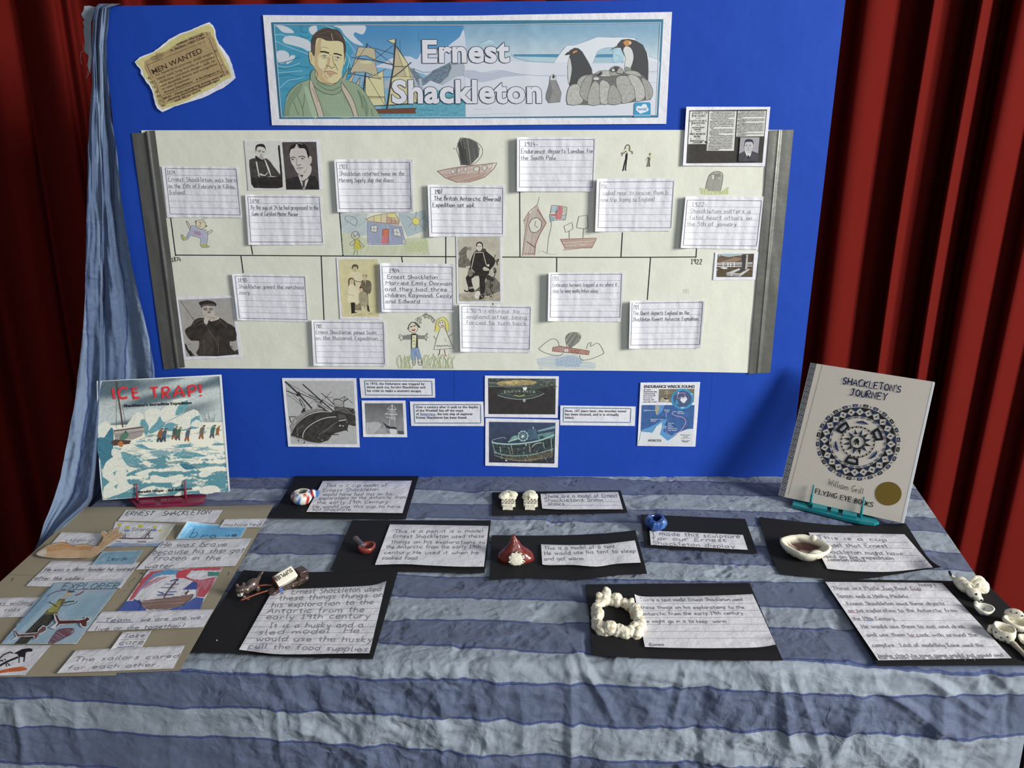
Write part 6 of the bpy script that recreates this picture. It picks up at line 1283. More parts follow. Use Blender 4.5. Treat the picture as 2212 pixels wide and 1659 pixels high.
for k in range(24):
    t = k*TAU/24; ringpoly(.37, .405, t-.05, t+.05, BK); I.line([D_(.375, t+.11), D_(.40, t+.14)], .8, BK)
for k in range(12):
    t = k*TAU/12+.13; I.poly([D_(.34, t), D_(.21, t-.19), D_(.205, t+.19)], BK if k % 2 else NV, same=True)
ringpoly(.155, .2, 0, TAU, BK, 30)
for k in range(30): I.poly([D_(.177+.011*math.cos(u), k*TAU/30+.055*math.sin(u)) for u in (0, 1.57, 3.14, 4.71)], '#d0cabd', same=True)
I.poly(z('825,775 842,772 858,800 850,835 840,838 835,812 820,835 812,832 825,800 800,808'), BK, sm=1); I.line(z('790,828 850,770'), .8, BK)
def fancy(txt, a, b, h, w=1.4, c=NV):
    I.hand(txt, z(a), z(b), h, c, w, .12)
for dx in (0, .9): fancy("SHACKLETON'S", (694+dx*4, 258), (1240+dx*4, 340), 14, 1.7); fancy('JOURNEY', (765+dx*4, 365), (1110+dx*4, 415), 14, 1.7)
fancy('William Grill', (560, 1215), (890, 1300), 13, 1.0, BK)
for dx in (0, .8): fancy('FLYING EYE BOOKS', (436+dx*4, 1290), (980+dx*4, 1422), 9.5, 1.3, BK)
sub(I.build('cover_print'), RC.o) if False else I.build('cover_print')
M_GOLD = material('gold_sticker', '#8f7637', .38, metal=.65, grain=.03)
sub(slab('white_fore_edge', RP, [(2014.5, 826), (2019.4, 826), (1952, 1130.5), (1946.5, 1129)], -.0003, .0168, M_WBOARD, None), bk)
g = Sheet('gold_sticker', RP, z('1000,1180 1260,1185 1255,1410 1000,1405'), off=.0006, mat=M_GOLD, outline=ell(*z((1131, 1294)), 28.6, 25.6, 40), thick=.0003); sub(g.o, bk)

def stand(label, color, plane, bpts, pr, name='book_stand'):
    m = material('stand_plastic', color, .35, spec=.5); P, N = plane
    e = empty(name, tab(*bpts[0])); tag(e, label, 'book stand', 'plastic book stands')
    zb = CLOTH+.001
    top = [tab(x, y, zb+.006) for x, y in bpts]
    vs = top+[Vector((p.x, p.y, zb)) for p in top]; n = len(top)
    tris = geometry.tessellate_polygon([top]); fs = [tuple(t) for t in tris]+[tuple(i+n for i in reversed(t)) for t in tris]+[(i, (i+1) % n, (i+1) % n+n, i+n) for i in range(n)]
    sub(mesh('base', vs, fs, mat=m), e)
    for (tx, ty), (bx_, by_) in pr:
        T = hit(tx, ty, P+N*.006, N); B = hit(bx_, by_, P+N*.007, N)
        pts = [T, T.lerp(B, .45), T.lerp(B, .46)+N*.001, B]
        if B.z > zb+.006: pts.append(Vector((B.x, B.y, zb+.006)))
        sub(tube('prong', [pts[0], pts[1]], .0017, m), e); sub(tube('prong_base', [pts[1], pts[3], pts[-1]+Vector((.0, .012, 0))], .0027, m), e)
    return e, m
z = Z(Y8)
e, m = stand('maroon plastic book stand under the ice scene picture book', '#7c2440', LP, z('430,1440 560,1570 720,1565 900,1560 1080,1545 1180,1535 1330,1520 1365,1440 1000,1425'), [(z((563, 1308)), z((570, 1545))), (z((1120, 1272)), z((1130, 1500)))])
sub(slab('back_rest', LP, z('520,900 1150,880 1180,1480 520,1500'), .011, .014, m, None), e)
for p in ('590,1520 765,1512 775,1540 600,1552', '840,1505 910,1500 918,1530 845,1535', '920,1500 1085,1488 1090,1520 925,1530'):
    q = [tab(x, y, CLOTH+.0075) for x, y in z(p)]; v = [a+Vector((0, 0, .004)) for a in q]+q; sub(mesh('lug', v, [(0, 3, 2, 1), (0, 1, 5, 4), (1, 2, 6, 5), (2, 3, 7, 6), (3, 0, 4, 7), (4, 5, 6, 7)], mat=m), e)
z = Z((1660, 770, 4.366))
e, m = stand('turquoise plastic book stand under the cream hardback', '#1c7f88', RP, z('240,1345 225,1400 480,1465 700,1520 860,1555 1000,1575 1045,1560 900,1440 600,1400 400,1380'), [(z((430, 1212)), z((392, 1410))), (z((903, 1325)), z((870, 1515)))])
sub(slab('back_rest', RP, z('420,700 900,800 830,1400 330,1300'), .020, .023, m, None), e)
for p in ('415,1400 555,1425 550,1465 410,1440', '590,1435 660,1450 655,1488 585,1475', '700,1462 835,1490 830,1530 695,1505'):
    q = [tab(x, y, CLOTH+.0075) for x, y in z(p)]; v = [a+Vector((0, 0, .005)) for a in q]+q; sub(mesh('lug', v, [(0, 3, 2, 1), (0, 1, 5, 4), (1, 2, 6, 5), (2, 3, 7, 6), (3, 0, 4, 7), (4, 5, 6, 7)], mat=m), e)
# ------------------------------------------------------------------ tan poster and what is stuck on it
X2 = (0, 1080, 6.9125); X3 = (250, 1080, 6.144); X4 = (0, 1230, 6.913); X5 = (180, 1230, 6.9125); X6 = (400, 1170, 4.608); X7 = (570, 1010, 6.32); X8 = (700, 1100, 5.821)
PO = Sheet('sugar_paper_poster', TABLE, [(180, 1095), (592, 1090), (388.5, 1448.5), (-232, 1466)], off=.001, mat=M_TAN, thick=.0006, nu=30, nv=24,
           lift=lambda a, b: .004*smooth(.9, 1, a)*smooth(.5, 1, b)+.0012*nz(a*3, b*3, 1, 2)+.001, top=[(400, 1094.5)], bottom=[(250, 1459), (60, 1461)],
           label='large tan sugar paper sheet covered with stuck-on writing and drawings, left of the table', cat='poster')
for nm, p_, w_, c_ in (('fold_line', [(20, 1241), (80, 1243)], .8, '#867c66'), ('staple', [(24.5, 1255), (29, 1248)], 1.2, '#3b362c'), ('staple', [(492, 1243), (495, 1235)], 1.2, '#3b362c')):
    I = Ink(PO); I.line(p_, w_, c_); I.build(nm)
PT = (Vector((0, 0, CLOTH+.0016)), ZUP)
TL_ = lambda a, b: .0028*(smooth(.3, 0, a)*.3+smooth(.8, 1, a)*.5)+.001*nz(a*4, b*2, 1, 5)+.0012
def note(Zo, q, label, lines=(), col='#76777e', w=1.05, off=.0008, lift=None, seed=0, rules=(), h=7, name='handwritten_slip', cat='paper slip', mat=None, plane=PT, top=None, bottom=None, nu=20, nv=8, build=True, left=None):
    z = Z(Zo)
    lf = lift or (lambda a, b: .0010*nz(a*4+seed, b*2, 1, seed)+.0010+.0012*smooth(.85, 1, a)*(1-b)+.0010*smooth(.12, 0, a)*b)
    S = Sheet(name, plane, z(q), off=off, lift=lf, mat=mat or M_NOTE, nu=nu, nv=nv, label=label, cat=cat, group={'handwritten_slip': 'slips stuck on the tan poster', 'note_sheet': 'notes on the black cards', 'crayon_drawing': 'drawings stuck on the tan poster'}.get(name), thick=.0003, top=z(top) if top else None, bottom=z(bottom) if bottom else None, left=z(left) if left else None)
    I = Ink(S, .0003)
    for a, b in rules: I.line([z(a), z(b)], .7, '#9a9aa0')
    if rules: I.build('ruled_lines'); I = Ink(S, .0004)
    for t, a, b in lines: I.hand(t, z(a), z(b), h, col, w*.88)
    if build and lines: I.build('handwriting', M_PENCIL)
    return S, I, z
note(X3, '138,130 1425,132 1310,305 28,275', 'pale slip with the name in pencil capitals at the top of the tan poster', [('ERNEST', (118, 205), (490, 205)), ('SHACKLETON', (610, 208), (1235, 190))], h=9, col='#4a4c55', seed=1, w=1.4)
S, I, z = note(X2, '920,480 1560,500 1415,690 735,690', 'small slip lettered strong behind the paper arm', [('strong', (950, 632), (1360, 620))], h=9, seed=2)
S, I, z = note((0, 0, 1), '250,1126 380,1132 347,1179 229,1181', 'crayon drawing of a bridge and yellow stars lettered Strong', name='crayon_drawing', cat='drawing', seed=3)
z = Z(X3); K2 = '#5a4650'
I.hatch(z('0,575 80,565 330,585 620,570 560,610 -120,620'), '#8ea2c8', 2, 1.2, 1.2); I.hatch(z('620,350 760,320 700,480 560,560'), '#dcd9b0', -50, 2.4, .9)
for x, y, r in ((50, 330, 4), (160, 362, 4), (328, 347, 4.6), (520, 360, 3.8), (590, 405, 3)): I.hatch(ell(*z((x, y)), r, r*.8, 10), '#d4c84f', 30, .9, 1.2)
I.hatch(ell(*z((150, 403)), 6.5, 2), '#7d8fc0', 0, .8, 1.1); I.hatch(ell(*z((515, 400)), 5.5, 2.4), '#7d8fc0', 0, .8, 1.1)
I.line(z('30,505 250,512 500,508'), 2.2, K2); I.line(z('40,510 135,435 120,505'), 1.5, K2); I.line(z('85,510 120,450'), 1.2, K2); I.line(z('380,508 480,390'), 1.8, K2); I.line(z('440,440 445,500'), 1.3, K2); I.line(z('340,505 420,440'), .9, K2); I.line(z('5,548 75,552'), 1.3, '#7a6a66'); 
for x in (300, 330, 360, 390): I.line(ell(*z((x, 552)), 1.6, 1, 7), 1, '#7a6a66', closed=True)
I.line(z('60,600 300,575 500,560'), .8, '#9a8a90'); I.hand('Strong', z((205, 415)), z((440, 410)), 8, '#8d8d96', 1); I.build('crayon_marks', M_PENCIL)
# arm cut-out
z = Z(X2); AO = z('540,800 600,745 685,690 760,655 900,625 1000,635 1090,685 1150,660 1250,650 1330,665 1400,692 1480,690 1540,610 1560,540 1525,500 1522,465 1560,448 1600,490 1640,460 1690,430 1740,410 1790,395 1800,410 1785,470 1850,480 1880,505 1800,560 1700,610 1600,680 1540,745 1450,820 1350,862 1100,868 850,870 650,850 560,830')
AR = Sheet('paper_arm_cutout', PT, z('540,450 1880,395 1880,870 540,880'), off=.004, outline=AO, mat=M_NOTE, lift=lambda a, b: .003+.010*smooth(.7, 1, a)+.001*nz(a*3, b*2, 1, 3), label='cut-out crayoned flexed arm with a fist', cat='drawing')
I = Ink(AR, .0003); c0 = ((z((1100, 760)))); IN = [(lerp(p[0], c0[0], .03), lerp(p[1], c0[1], .05)) for p in AO]
I.poly(IN, tone('#d9bd9a', .07, .05)); I.hatch(IN, '#c89a6c', -12, 2.2, .9); I.hatch(z('700,700 1000,640 1090,690 1400,700 1350,760 1000,740 700,780'), '#c08a5a', 6, 1.8, .9); I.poly(z('560,800 620,760 700,740 690,800 620,840'), '#d8cfc2', sm=1)
I.line(z('740,670 900,630 1000,640 1090,690 1130,720'), 1, '#9a7450', sm=3); I.line(z('1100,690 1180,660 1300,660 1400,695'), 1, '#9a7450', sm=3)
for p in ('1580,530 1680,460', '1620,560 1740,470', '1660,590 1800,520', '1560,620 1500,720'): I.line(z(p), .9, '#9a8478')
I.build('crayon_marks', M_PENCIL)
note(X2, '770,908 2095,930 1800,1325 385,1285', 'wide slip reading He was a dear leader, above the explorer drawing', [('He was a dear leader he looked', (660, 1062), (1970, 1055)), ('after the sailors', (500, 1195), (1240, 1195))], rules=(((600, 1080), (1970, 1070)), ((430, 1205), (1850, 1185))), h=7.5, w=1.3, seed=4)
S, I, z = note(X2, '1530,768 2145,748 2000,960 1370,970', 'blue crayoned slip lettered Leader', seed=5, off=.0022)
I.poly(z('1535,775 2140,752 1995,955 1378,965'), tone('#93b0c0', .08, .1)); I.hatch(z('1560,790 2120,760 1985,950 1400,955'), '#7aa0b6', -8, 1.2, 1); I.hand('Leader', z((1590, 905)), z((1940, 900)), 9, '#35506a', 1.3); I.build('crayon_marks', M_PENCIL)
S, I, z = note(X3, '950,285 1740,362 1665,497 795,520', 'light blue crayoned slip lettered brave, its left corner curling up', seed=6, off=.0012, lift=lambda a, b: .001+.018*max(0, 1-a*3.2)**2*(1-b)+.0006*nz(a*4, b*2))
I.poly(z('955,295 1730,366 1655,490 805,515'), tone('#86bede', .07, .1)); I.hatch(z('960,330 1720,370 1650,485 830,510'), '#62a5d0', 4, 1.2, 1); I.hatch(z('945,300 1020,370 900,500 815,512'), '#a9d5ea', -60, 1.5, .8); 
for t, a, b, h in (('b', (965, 505), (1055, 505), 21), ('r', (1120, 510), (1215, 510), 12), ('a', (1235, 500), (1330, 500), 9), ('v', (1440, 485), (1500, 485), 7), ('e', (1530, 485), (1600, 482), 7)): I.hand(t, z(a), z(b), h, '#2f4154', 1.3)
I.build('crayon_marks', M_PENCIL)
note(X3, '1450,255 2015,245 1920,362 1375,365', 'small slip lettered motivated at the top right corner of the tan poster', [('motivated', (1420, 352), (1910, 345))], h=7.5, seed=7, off=.002)
note(X3, '640,535 1812,505 1590,875 265,925', 'large slip reading He was brave because his ship got frozen', [('He was brave', (580, 622), (1460, 615)), ('because his ship got', (480, 722), (1690, 690)), ('frozen in the', (485, 800), (1380, 795)), ('water.', (375, 908), (775, 900))], h=10, w=1.4, seed=8, off=.0025, rules=(((560, 632), (1650, 612)), ((460, 735), (1740, 700))))
S, I, z = note((0, 0, 1), '321.6,1229 482,1225 429,1317 255,1324', 'bright crayon drawing of a brown ship under a red and blue sky', name='crayon_drawing', cat='drawing', seed=9, off=.0012)
z = Z(X3)
def hh(p, c, a, g, w, s=0): I.hatch(z(p), c, a, g, w, sm=s)
hh('180,1330 260,1180 360,1040 470,950 640,930 560,1000 420,1090 330,1200 230,1320', '#c8545f', -52, 1.3, 1.2); hh('350,1130 500,980 700,920 860,930 820,990 620,990 460,1040 400,1120 240,1290', '#5f9fc8', -35, 1.3, 1.2); hh('430,1090 560,1030 720,1010 600,1060 300,1210 240,1250', '#b8798f', -30, 1.6, 1.1)
hh('820,950 1000,905 1420,895 1380,935 1150,930 1000,940 930,1020 820,1030', '#cc4f5c', -8, 1.2, 1.2); hh('820,960 960,930 930,1010 1000,1050 1130,1060 1340,1020 1250,1200 1170,1290 1090,1285 1080,1100 900,1030 810,1030', '#c85360', -65, 1.5, 1.2); hh('1100,1080 1320,1040 1300,1080 1180,1200', '#c98a96', -60, 1.6, 1); hh('1225,955 1380,955 1360,1005 1230,1010', '#4f8f80', 4, 1.1, 1.2)
hh('330,1345 560,1310 1030,1250 1000,1310 880,1400 700,1450 450,1450 350,1400', '#8a6f66', -4, 1.05, 1.2); hh('20,1475 140,1345 320,1330 340,1400 420,1470', '#4f62a8', 35, 1.25, 1.2); hh('420,1470 700,1455 900,1390 1060,1290 1170,1300 1120,1450', '#4f62a8', -50, 1.2, 1.3); hh('890,1190 1040,1075 1085,1100 1080,1185', '#4a5796', -45, 1.0, 1.2)
for p, w, c in (('640,1300 720,1170 820,1050', 2, '#6d5450'), ('660,1250 800,1090', 1.2, '#6d5450'), ('725,1078 825,1048 820,1070', 2, '#3c4778'), ('660,1115 840,1115', 1.2, '#4a5584'), ('605,1165 780,1165', 1.4, '#4a5584'), ('560,1215 640,1240 600,1235', 1.6, '#4a5584'), ('555,1262 770,1255', 2, '#3c4778'), ('680,1218 810,1216', 1.3, '#4a5584'), ('930,1255 970,1200', 2.2, '#6a3f38'), ('930,1255 925,1235 955,1215', 1.4, '#6a3f38'), ('1030,1250 1000,1310 880,1400', 1.6, '#5a4542'), ('340,1360 360,1420 480,1455', 1.4, '#6d5450'), ('240,1320 300,1350 330,1400 300,1480', 1.8, '#36427c'), ('310,1320 335,1380', 1.8, '#36427c'), ('820,960 810,1030 900,1030 1010,1055', 1.2, '#c04553'), ('1075,1290 1080,1190', 1.2, '#c04553')): I.line(z(p), w, c, sm=3)
I.build('crayon_marks', M_PENCIL)
# explorer
S, I, z = note(X4, '820,200 1850,160 1145,1110 10,1115', 'blue crayon drawing of a tall explorer lettered EXPLORER', name='crayon_drawing', cat='drawing', seed=10, off=.0030)
I.poly(z('830,210 1835,172 1140,1100 30,1108'), tone('#aebfc8', .07, .06)); I.hatch(z('825,205 1840,170 1140,1100 20,1110'), '#92b0c2', -42, 1.7, 1.1); I.hatch(z('500,500 800,220 700,500 200,1000 30,1100'), '#7fa3bb', -48, 1.9, 1.1); I.hatch(z('950,560 1700,330 1400,700 1000,700'), '#86a8bd', -14, 2.4, 1)
I.hand('EXPLORER', z((900, 298)), z((1745, 285)), 12, '#3f4c58', 1.4); I.line(z('980,315 1200,298 1795,286'), 1.3, '#7d4450'); I.line(z('700,400 800,345 900,318 980,312'), 1.8, '#6a5a8c', sm=3); I.line(z('1120,390 1180,370 1250,325'), 2.6, '#8a4a58')
I.poly(z('980,380 1020,330 1090,340 1060,390 1000,385'), '#c9a98a', sm=1); I.poly(z('1000,335 1030,318 1110,320 1125,335 1080,345 1020,345'), '#3a5260', sm=1); I.poly(z('940,420 975,380 1005,385 985,430 930,440'), '#c9a98a')
I.poly(z('840,500 880,440 980,438 960,500 900,570 850,670 800,680 640,680 700,610 780,560'), tone('#6e6b4f', .2, .2)); I.hatch(z('700,640 800,500 920,460 860,640'), '#b5ad58', -30, 1.6, 1.1); I.poly(z('640,680 860,670 740,820 560,930 400,1110 210,1115 420,900'), tone('#55554c', .2, .2)); I.hatch(z('640,680 850,670 720,830 560,930 400,1110 215,1115 420,900'), '#2e2f2c', -50, 1.3, .9)
I.line(z('960,500 1040,480 1110,475'), 2.6, '#4a433c'); I.line(z('910,540 1000,535 1120,505 1160,470'), 1.2, '#3a3530'); I.line(z('850,560 780,510 740,495'), 2, '#4a433c'); I.line(z('740,470 745,500 710,495'), 1.2, '#3a3530')
I.hatch(z('720,1105 850,910 980,880 1100,885 1060,960 900,1060 780,1110'), '#7d4f5c', 30, 1.3, 1.1); I.line(z('720,1105 850,915 960,885 1060,878 1105,900 1060,970 780,1112'), 1.3, '#6a3f4c', sm=2)
I.build('crayon_marks', M_PENCIL)
for p, b, lab, m in (('800,670 845,665 895,750 960,755 1180,750 1265,735 1275,705 1300,710 1365,735 1340,770 1300,790 1295,860 1230,865 1195,830 1190,800 900,830 830,890 740,870 840,800 815,740', '820,675 850,680 890,765 1190,760 1280,740 1290,715 1345,740 1295,775 1290,850 1235,850 1205,800 890,815 825,875 835,860 870,800', 'dark red cut-out dog with its tail up on the explorer drawing', '#6a3838'),
                    ('205,905 230,900 285,960 560,940 570,895 640,835 700,850 690,920 570,980 555,1040 520,1045 500,1000 270,1010 250,1040 165,1055 240,1000', '215,912 230,910 280,972 560,950 585,905 640,850 690,860 680,912 575,965 545,1035 525,1035 515,990 260,1000', 'pale pinkish cut-out dog low on the explorer drawing', '#8a6a6c')):
    z = Z(X4); O = z(p)
    S = Sheet('paper_dog_cutout', PT, [O[0], (O[0][0]+80, O[0][1]), (O[0][0]+80, O[0][1]+30), (O[0][0], O[0][1]+30)], off=.0065, outline=O, mat=M_NOTE, label=lab, cat='drawing')
    I = Ink(S, .0002); I.poly(z(b), tone(m, .15, .3)); I.hatch(z(b), '#4a2c2e', 80, 1.6, .8); I.build('crayon_marks', M_PENCIL)
note(X4, '-300,428 607,412 370,708 -600,735', 'slip reading was willing to risks, cut by the left edge of the picture', [('He was willing', (-330, 545), (470, 520)), ('risks', (65, 632), (285, 625))], h=8, seed=11, rules=(((-400, 550), (500, 532)),))
S, I, z = note(X5, '275,630 1950,595 1795,862 50,925', 'wide slip reading Team we are one', [('Team', (300, 785), (690, 778)), ('we are one we', (850, 778), (1740, 738)), ('live or die together!', (165, 915), (1480, 868))], h=8.5, w=1.3, seed=12, off=.003, rules=(((780, 782), (1800, 745)),), build=False)
I.line(z('200,785 450,792 750,785'), 1.1, '#4a5a8c'); I.build('handwriting', M_PENCIL)
S, I, z = note(X5, '590,935 1025,910 880,1165 405,1195', 'narrow slip reading Take care', [('Take', (585, 1030), (905, 1010)), ('care', (530, 1125), (885, 1110))], h=10, w=1.3, seed=13, off=.0018, rules=(((560, 1048), (940, 1040)),), build=False)
I.line(z('510,1165 760,1150'), 1.1, '#5a6a9c'); I.build('handwriting', M_PENCIL)
note((0, 0, 1), '164.2,1404.3 399.9,1393.8 374.6,1443.8 122.7,1454.2', 'slip reading The sailors cared for each other, bottom of the tan poster', [('The sailors cared', (159, 1429), (384, 1420)), ('for each other.', (145, 1447), (342, 1439))], h=9, w=1.3, seed=14, off=.0024)
S, I, z = note(X4, '-400,1130 765,1130 375,1580 -800,1595', 'drawing of black dogs and an orange streak, cut by the left edge of the picture', name='crayon_drawing', cat='drawing', seed=15, off=.002)
B_ = '#26262a'
I.poly(z('205,1255 330,1190 440,1175 490,1190 480,1225 410,1230 385,1245 365,1380 350,1385 355,1310 295,1305 290,1400 278,1395 280,1310 265,1265'), B_, sm=1); I.line(z('-60,1470 100,1380 270,1310'), 4, B_); I.line(z('-20,1340 60,1270 150,1235 195,1250'), 3, '#5a4a46'); I.line(z('30,1360 -40,1370'), 3, '#4a3430')
for p in ('90,1400 100,1450', '110,1395 150,1440', '60,1340 95,1355', '30,1350 50,1375'): I.line(z(p), 1.8, B_)
I.poly(z('-200,1520 0,1510 150,1475 320,1450 390,1470 405,1500 300,1520 150,1530 0,1550 -200,1560'), tone('#c8673a', .12, .1), sm=1); I.build('crayon_marks', M_PENCIL)

# ------------------------------------------------------------------ black mounts and their notes
W1 = (1040, 1040, 5.821); W2 = (1370, 1080, 7.628); W3 = (1630, 1090, 5.267); W4 = (1250, 1230, 4.809); W5 = (1760, 1220, 4.894)
def mount(Zo, q, label, top=None, bottom=None, left=None, right=None, lift=None, off=.0006, seed=0):
    z = Z(Zo)
    return Sheet('black_card', TABLE, z(q), off=off, lift=lift or (lambda a, b: .0008*nz(a*2, b*2, 1, seed)+.0008), mat=M_BLACK, thick=.0006, nu=24, nv=12, label=label, cat='card', group='black cards on the striped cloth',
                 top=z(top) if top else None, bottom=z(bottom) if bottom else None, left=z(left) if left else None, right=z(right) if right else None)
def cn(n): return (Vector((0, 0, CLOTH+.0016+n*.001)), ZUP)
mount(X7, '430,115 2115,115 1935,708 45,690', 'black card under the striped clay cup, against the board', left='215,480 150,560', seed=1)
note(X7, '805,183 2022,178 1892,622 580,605', 'handwritten note on the black card beside the striped clay cup', [('This is a cup model of', (840, 265), (1675, 258)), ('Ernest Shackleton', (800, 330), (1560, 318)), ('would have had this on his', (800, 387), (1745, 378)), ('explorations to the Antarctic from', (750, 437), (1935, 425)), ('the early 19th Century', (720, 497), (1690, 485)), ('He would use this cup to have', (665, 553), (1860, 548)), ('hot chocolate', (665, 593), (1180, 588))], h=7, w=1.05, plane=cn(1), seed=21, name='note_sheet', cat='note', top='1100,178 1500,180', lift=lambda a, b: .001+.004*math.exp(-((a-.2)**2+(b-.1)**2)/.012)+.0012*nz(a*5, b*2, 1, 4), nu=30)
mount(W1, '135,135 1748,112 1840,393 135,432', 'narrow black card under the pair of clay snow shoes', seed=2)
note(W1, '742,155 1717,130 1780,350 765,340', 'note about snow shoes on the narrow black card', [('These are a model of Ernest', (800, 202), (1712, 195)), ('Shackletons Snow', (795, 250), (1530, 247)), ('shoes', (840, 300), (1045, 297))], h=7, w=1.1, plane=cn(1), seed=22, name='note_sheet', cat='note', bottom='1000,352 1400,350', rules=(((780, 205), (1715, 200)), ((780, 255), (1740, 252)), ((790, 300), (1760, 300))))
mount(X8, '355,138 2100,140 2018,805 75,770', 'black card under the small red clay pan', seed=3)
note(X8, '828,190 2070,210 2010,722 640,700', 'note reading This is a pan, right of the red clay pan', [('This is a pan it is a model', (885, 295), (1998, 292)), ('Ernest Shackleton used these', (865, 358), (2010, 358)), ('things on his explorations to', (845, 428), (2022, 435)), ('the Antarctic from the early 19th', (780, 492), (1960, 492)), ('century He used it when he', (755, 562), (1940, 565)), ('cooked food', (728, 632), (1165, 632))], h=7.4, w=1.25, plane=cn(1), seed=23, name='note_sheet', cat='note', bottom='1000,690 1300,705 1700,722', lift=lambda a, b: .001+.0016*nz(a*6, b*2, 1, 9)+.001*b, nu=30)
mount(W1, '128,675 1935,612 2085,1162 100,1243', 'wavy black card under the red clay tent', top='700,680 1200,670 1600,648', bottom='500,1215 900,1225 1250,1238 1700,1180', seed=4, lift=lambda a, b: .001+.006*smooth(.6, 1, a)*(1-b)+.003*math.sin(a*7)**2*b)
note(W1, '750,790 1930,740 2003,1020 765,1042', 'wavy note about a tent beside the red clay tent', [('This is a model of a tent', (795, 862), (1680, 838)), ('He would use his tent to sleep', (797, 925), (1940, 893)), ('and get warm', (790, 992), (1280, 988))], h=8, w=1.25, plane=cn(1), seed=24, name='note_sheet', cat='note', top='1100,800 1500,790 1700,768', bottom='850,1052 1150,1050 1450,1070 1700,1035', lift=lambda a, b: .002+.006*smooth(.6, 1, a)*(1-b)+.003*math.sin(a*7+1.6)**2*b)
mount(W2, '108,237 1828,312 2035,890 170,775', 'black card under the shiny blue clay pot', seed=5, off=.001)
note(W2, '252,503 1790,575 1873,822 275,740', 'note reading I made this sculpture, in front of the shiny blue pot', [('I made this sculpture', (300, 578), (1750, 632)), ('for our Ernest', (300, 658), (1520, 693)), ('Shackleton display', (310, 735), (1660, 795))], h=8, w=1.3, plane=cn(1), seed=25, name='note_sheet', cat='note')
mount(W3, '48,140 1722,212 2130,712 290,790', 'black card under the open cream clay cup, its front right corner lifting', top='600,203 1000,235 1400,228', bottom='800,838 1200,850 1600,795 1900,745', seed=6, lift=lambda a, b: .001+.012*smooth(.8, 1, a)*smooth(.6, 1, b)+.004*smooth(.75, 1, a), left='150,500', right='1850,420 1990,620')
note(W3, '615,318 1705,337 2030,715 828,730', 'note reading This is a cup, right of the open cream clay cup', [('This is a cup', (725, 390), (1510, 418)), ('model that Ernest', (785, 480), (1520, 488)), ('Shackleton might have', (790, 552), (1700, 575)), ('used on his expedition', (775, 602), (1590, 630)), ('Jameson Docks', (835, 640), (1270, 650))], h=7.6, w=1.2, plane=cn(1), seed=26, name='note_sheet', cat='note', rules=(((760, 425), (1740, 430)), ((780, 492), (1800, 497)), ((800, 565), (1870, 577)), ((820, 640), (1950, 645))), bottom='1100,755 1500,765 1800,740', lift=lambda a, b: .0015+.010*smooth(.8, 1, a)*smooth(.6, 1, b)+.003*smooth(.75, 1, a)+.001*nz(a*4, b*3, 1, 7))
mount(X6, '580,283 2130,255 1868,1170 15,1105', 'large black card under the clay husky and sledge', top='900,300 1300,302 1700,285', bottom='500,1115 1000,1145 1500,1160', seed=7, lift=lambda a, b: .0012+.0015*nz(a*2, b*2, 1, 2)+.002*smooth(.85, 1, a)*(1-b))
note(X6, '860,505 2003,392 1835,1110 535,1075', 'large note about a husky and a sled, its top right corner curling', [('x  Ernest Shackleton used', (945, 527), (1940, 492)), ('these things things on', (930, 587), (1965, 550)), ('his exploration to the', (858, 655), (1870, 620)), ('Antartic from the', (815, 712), (1780, 698)), ('early 19th century', (805, 772), (1835, 762)), ('It is a husky and a', (835, 858), (1770, 850)), ('sled model  He', (720, 925), (1730, 905)), ('would use the husky', (705, 988), (1860, 998)), ('pull the food supplies.', (630, 1060), (1838, 1095))],
     h=11, w=1.5, plane=cn(1), seed=27, name='note_sheet', cat='note', top='1000,478 1500,455 1850,435', bottom='850,1115 1100,1122 1500,1115', col='#7d7e84', rules=[((lerp(870, 540, k/10), 510+56*k), (lerp(1975, 1845, k/10), 480+61*k)) for k in range(1, 10)],
     lift=lambda a, b: .0012+.012*max(0, (a-.75)*4)**2*max(0, 1-b*3.5)+.0018*nz(a*5, b*3, 1, 3)+.003*smooth(.9, 1, b)*(a > .15), nu=30, nv=14)
mount(W4, '75,155 1775,140 2123,948 150,895', 'black card under the white clay ring', seed=8, bottom='800,925 1500,942')
note(W4, '580,257 1808,257 2048,780 688,805', 'note right of the white clay ring, its top left corner curling', [('This is a tent model Ernest Shackleton used', (640, 333), (1705, 326)), ('these things on his explorations to the', (650, 410), (1725, 408)), ('antarctic from the early 19th century.', (662, 478), (1725, 466)), ('he might go in it to keep  warm', (685, 553), (1535, 553)), ('Romeo', (740, 797), (890, 795))],
     h=7, w=1.15, plane=cn(1), seed=28, name='note_sheet', cat='note', top='660,280 900,282 1400,272', bottom='1000,815 1400,818 1850,810', rules=[((600+22*k, 285+72*k), (1830+33*k, 280+72*k)) for k in range(1, 7)], lift=lambda a, b: .0012+.008*max(0, 1-a*9)*max(0, 1-b*5)+.004*smooth(.9, 1, a)*smooth(.85, 1, b)+.001*nz(a*4, b*3, 1, 3))
mount((0, 0, 1), '1777,1250.6 2126.8,1255.8 2307.6,1437 1896.9,1438.6', 'large black card under the white clay animals and dishes at the right table edge', seed=9, off=.0016, left=[(1834, 1343)] and None, lift=lambda a, b: .001+.0008*nz(a*2, b*2, 1, 5))
z = Z(W5)
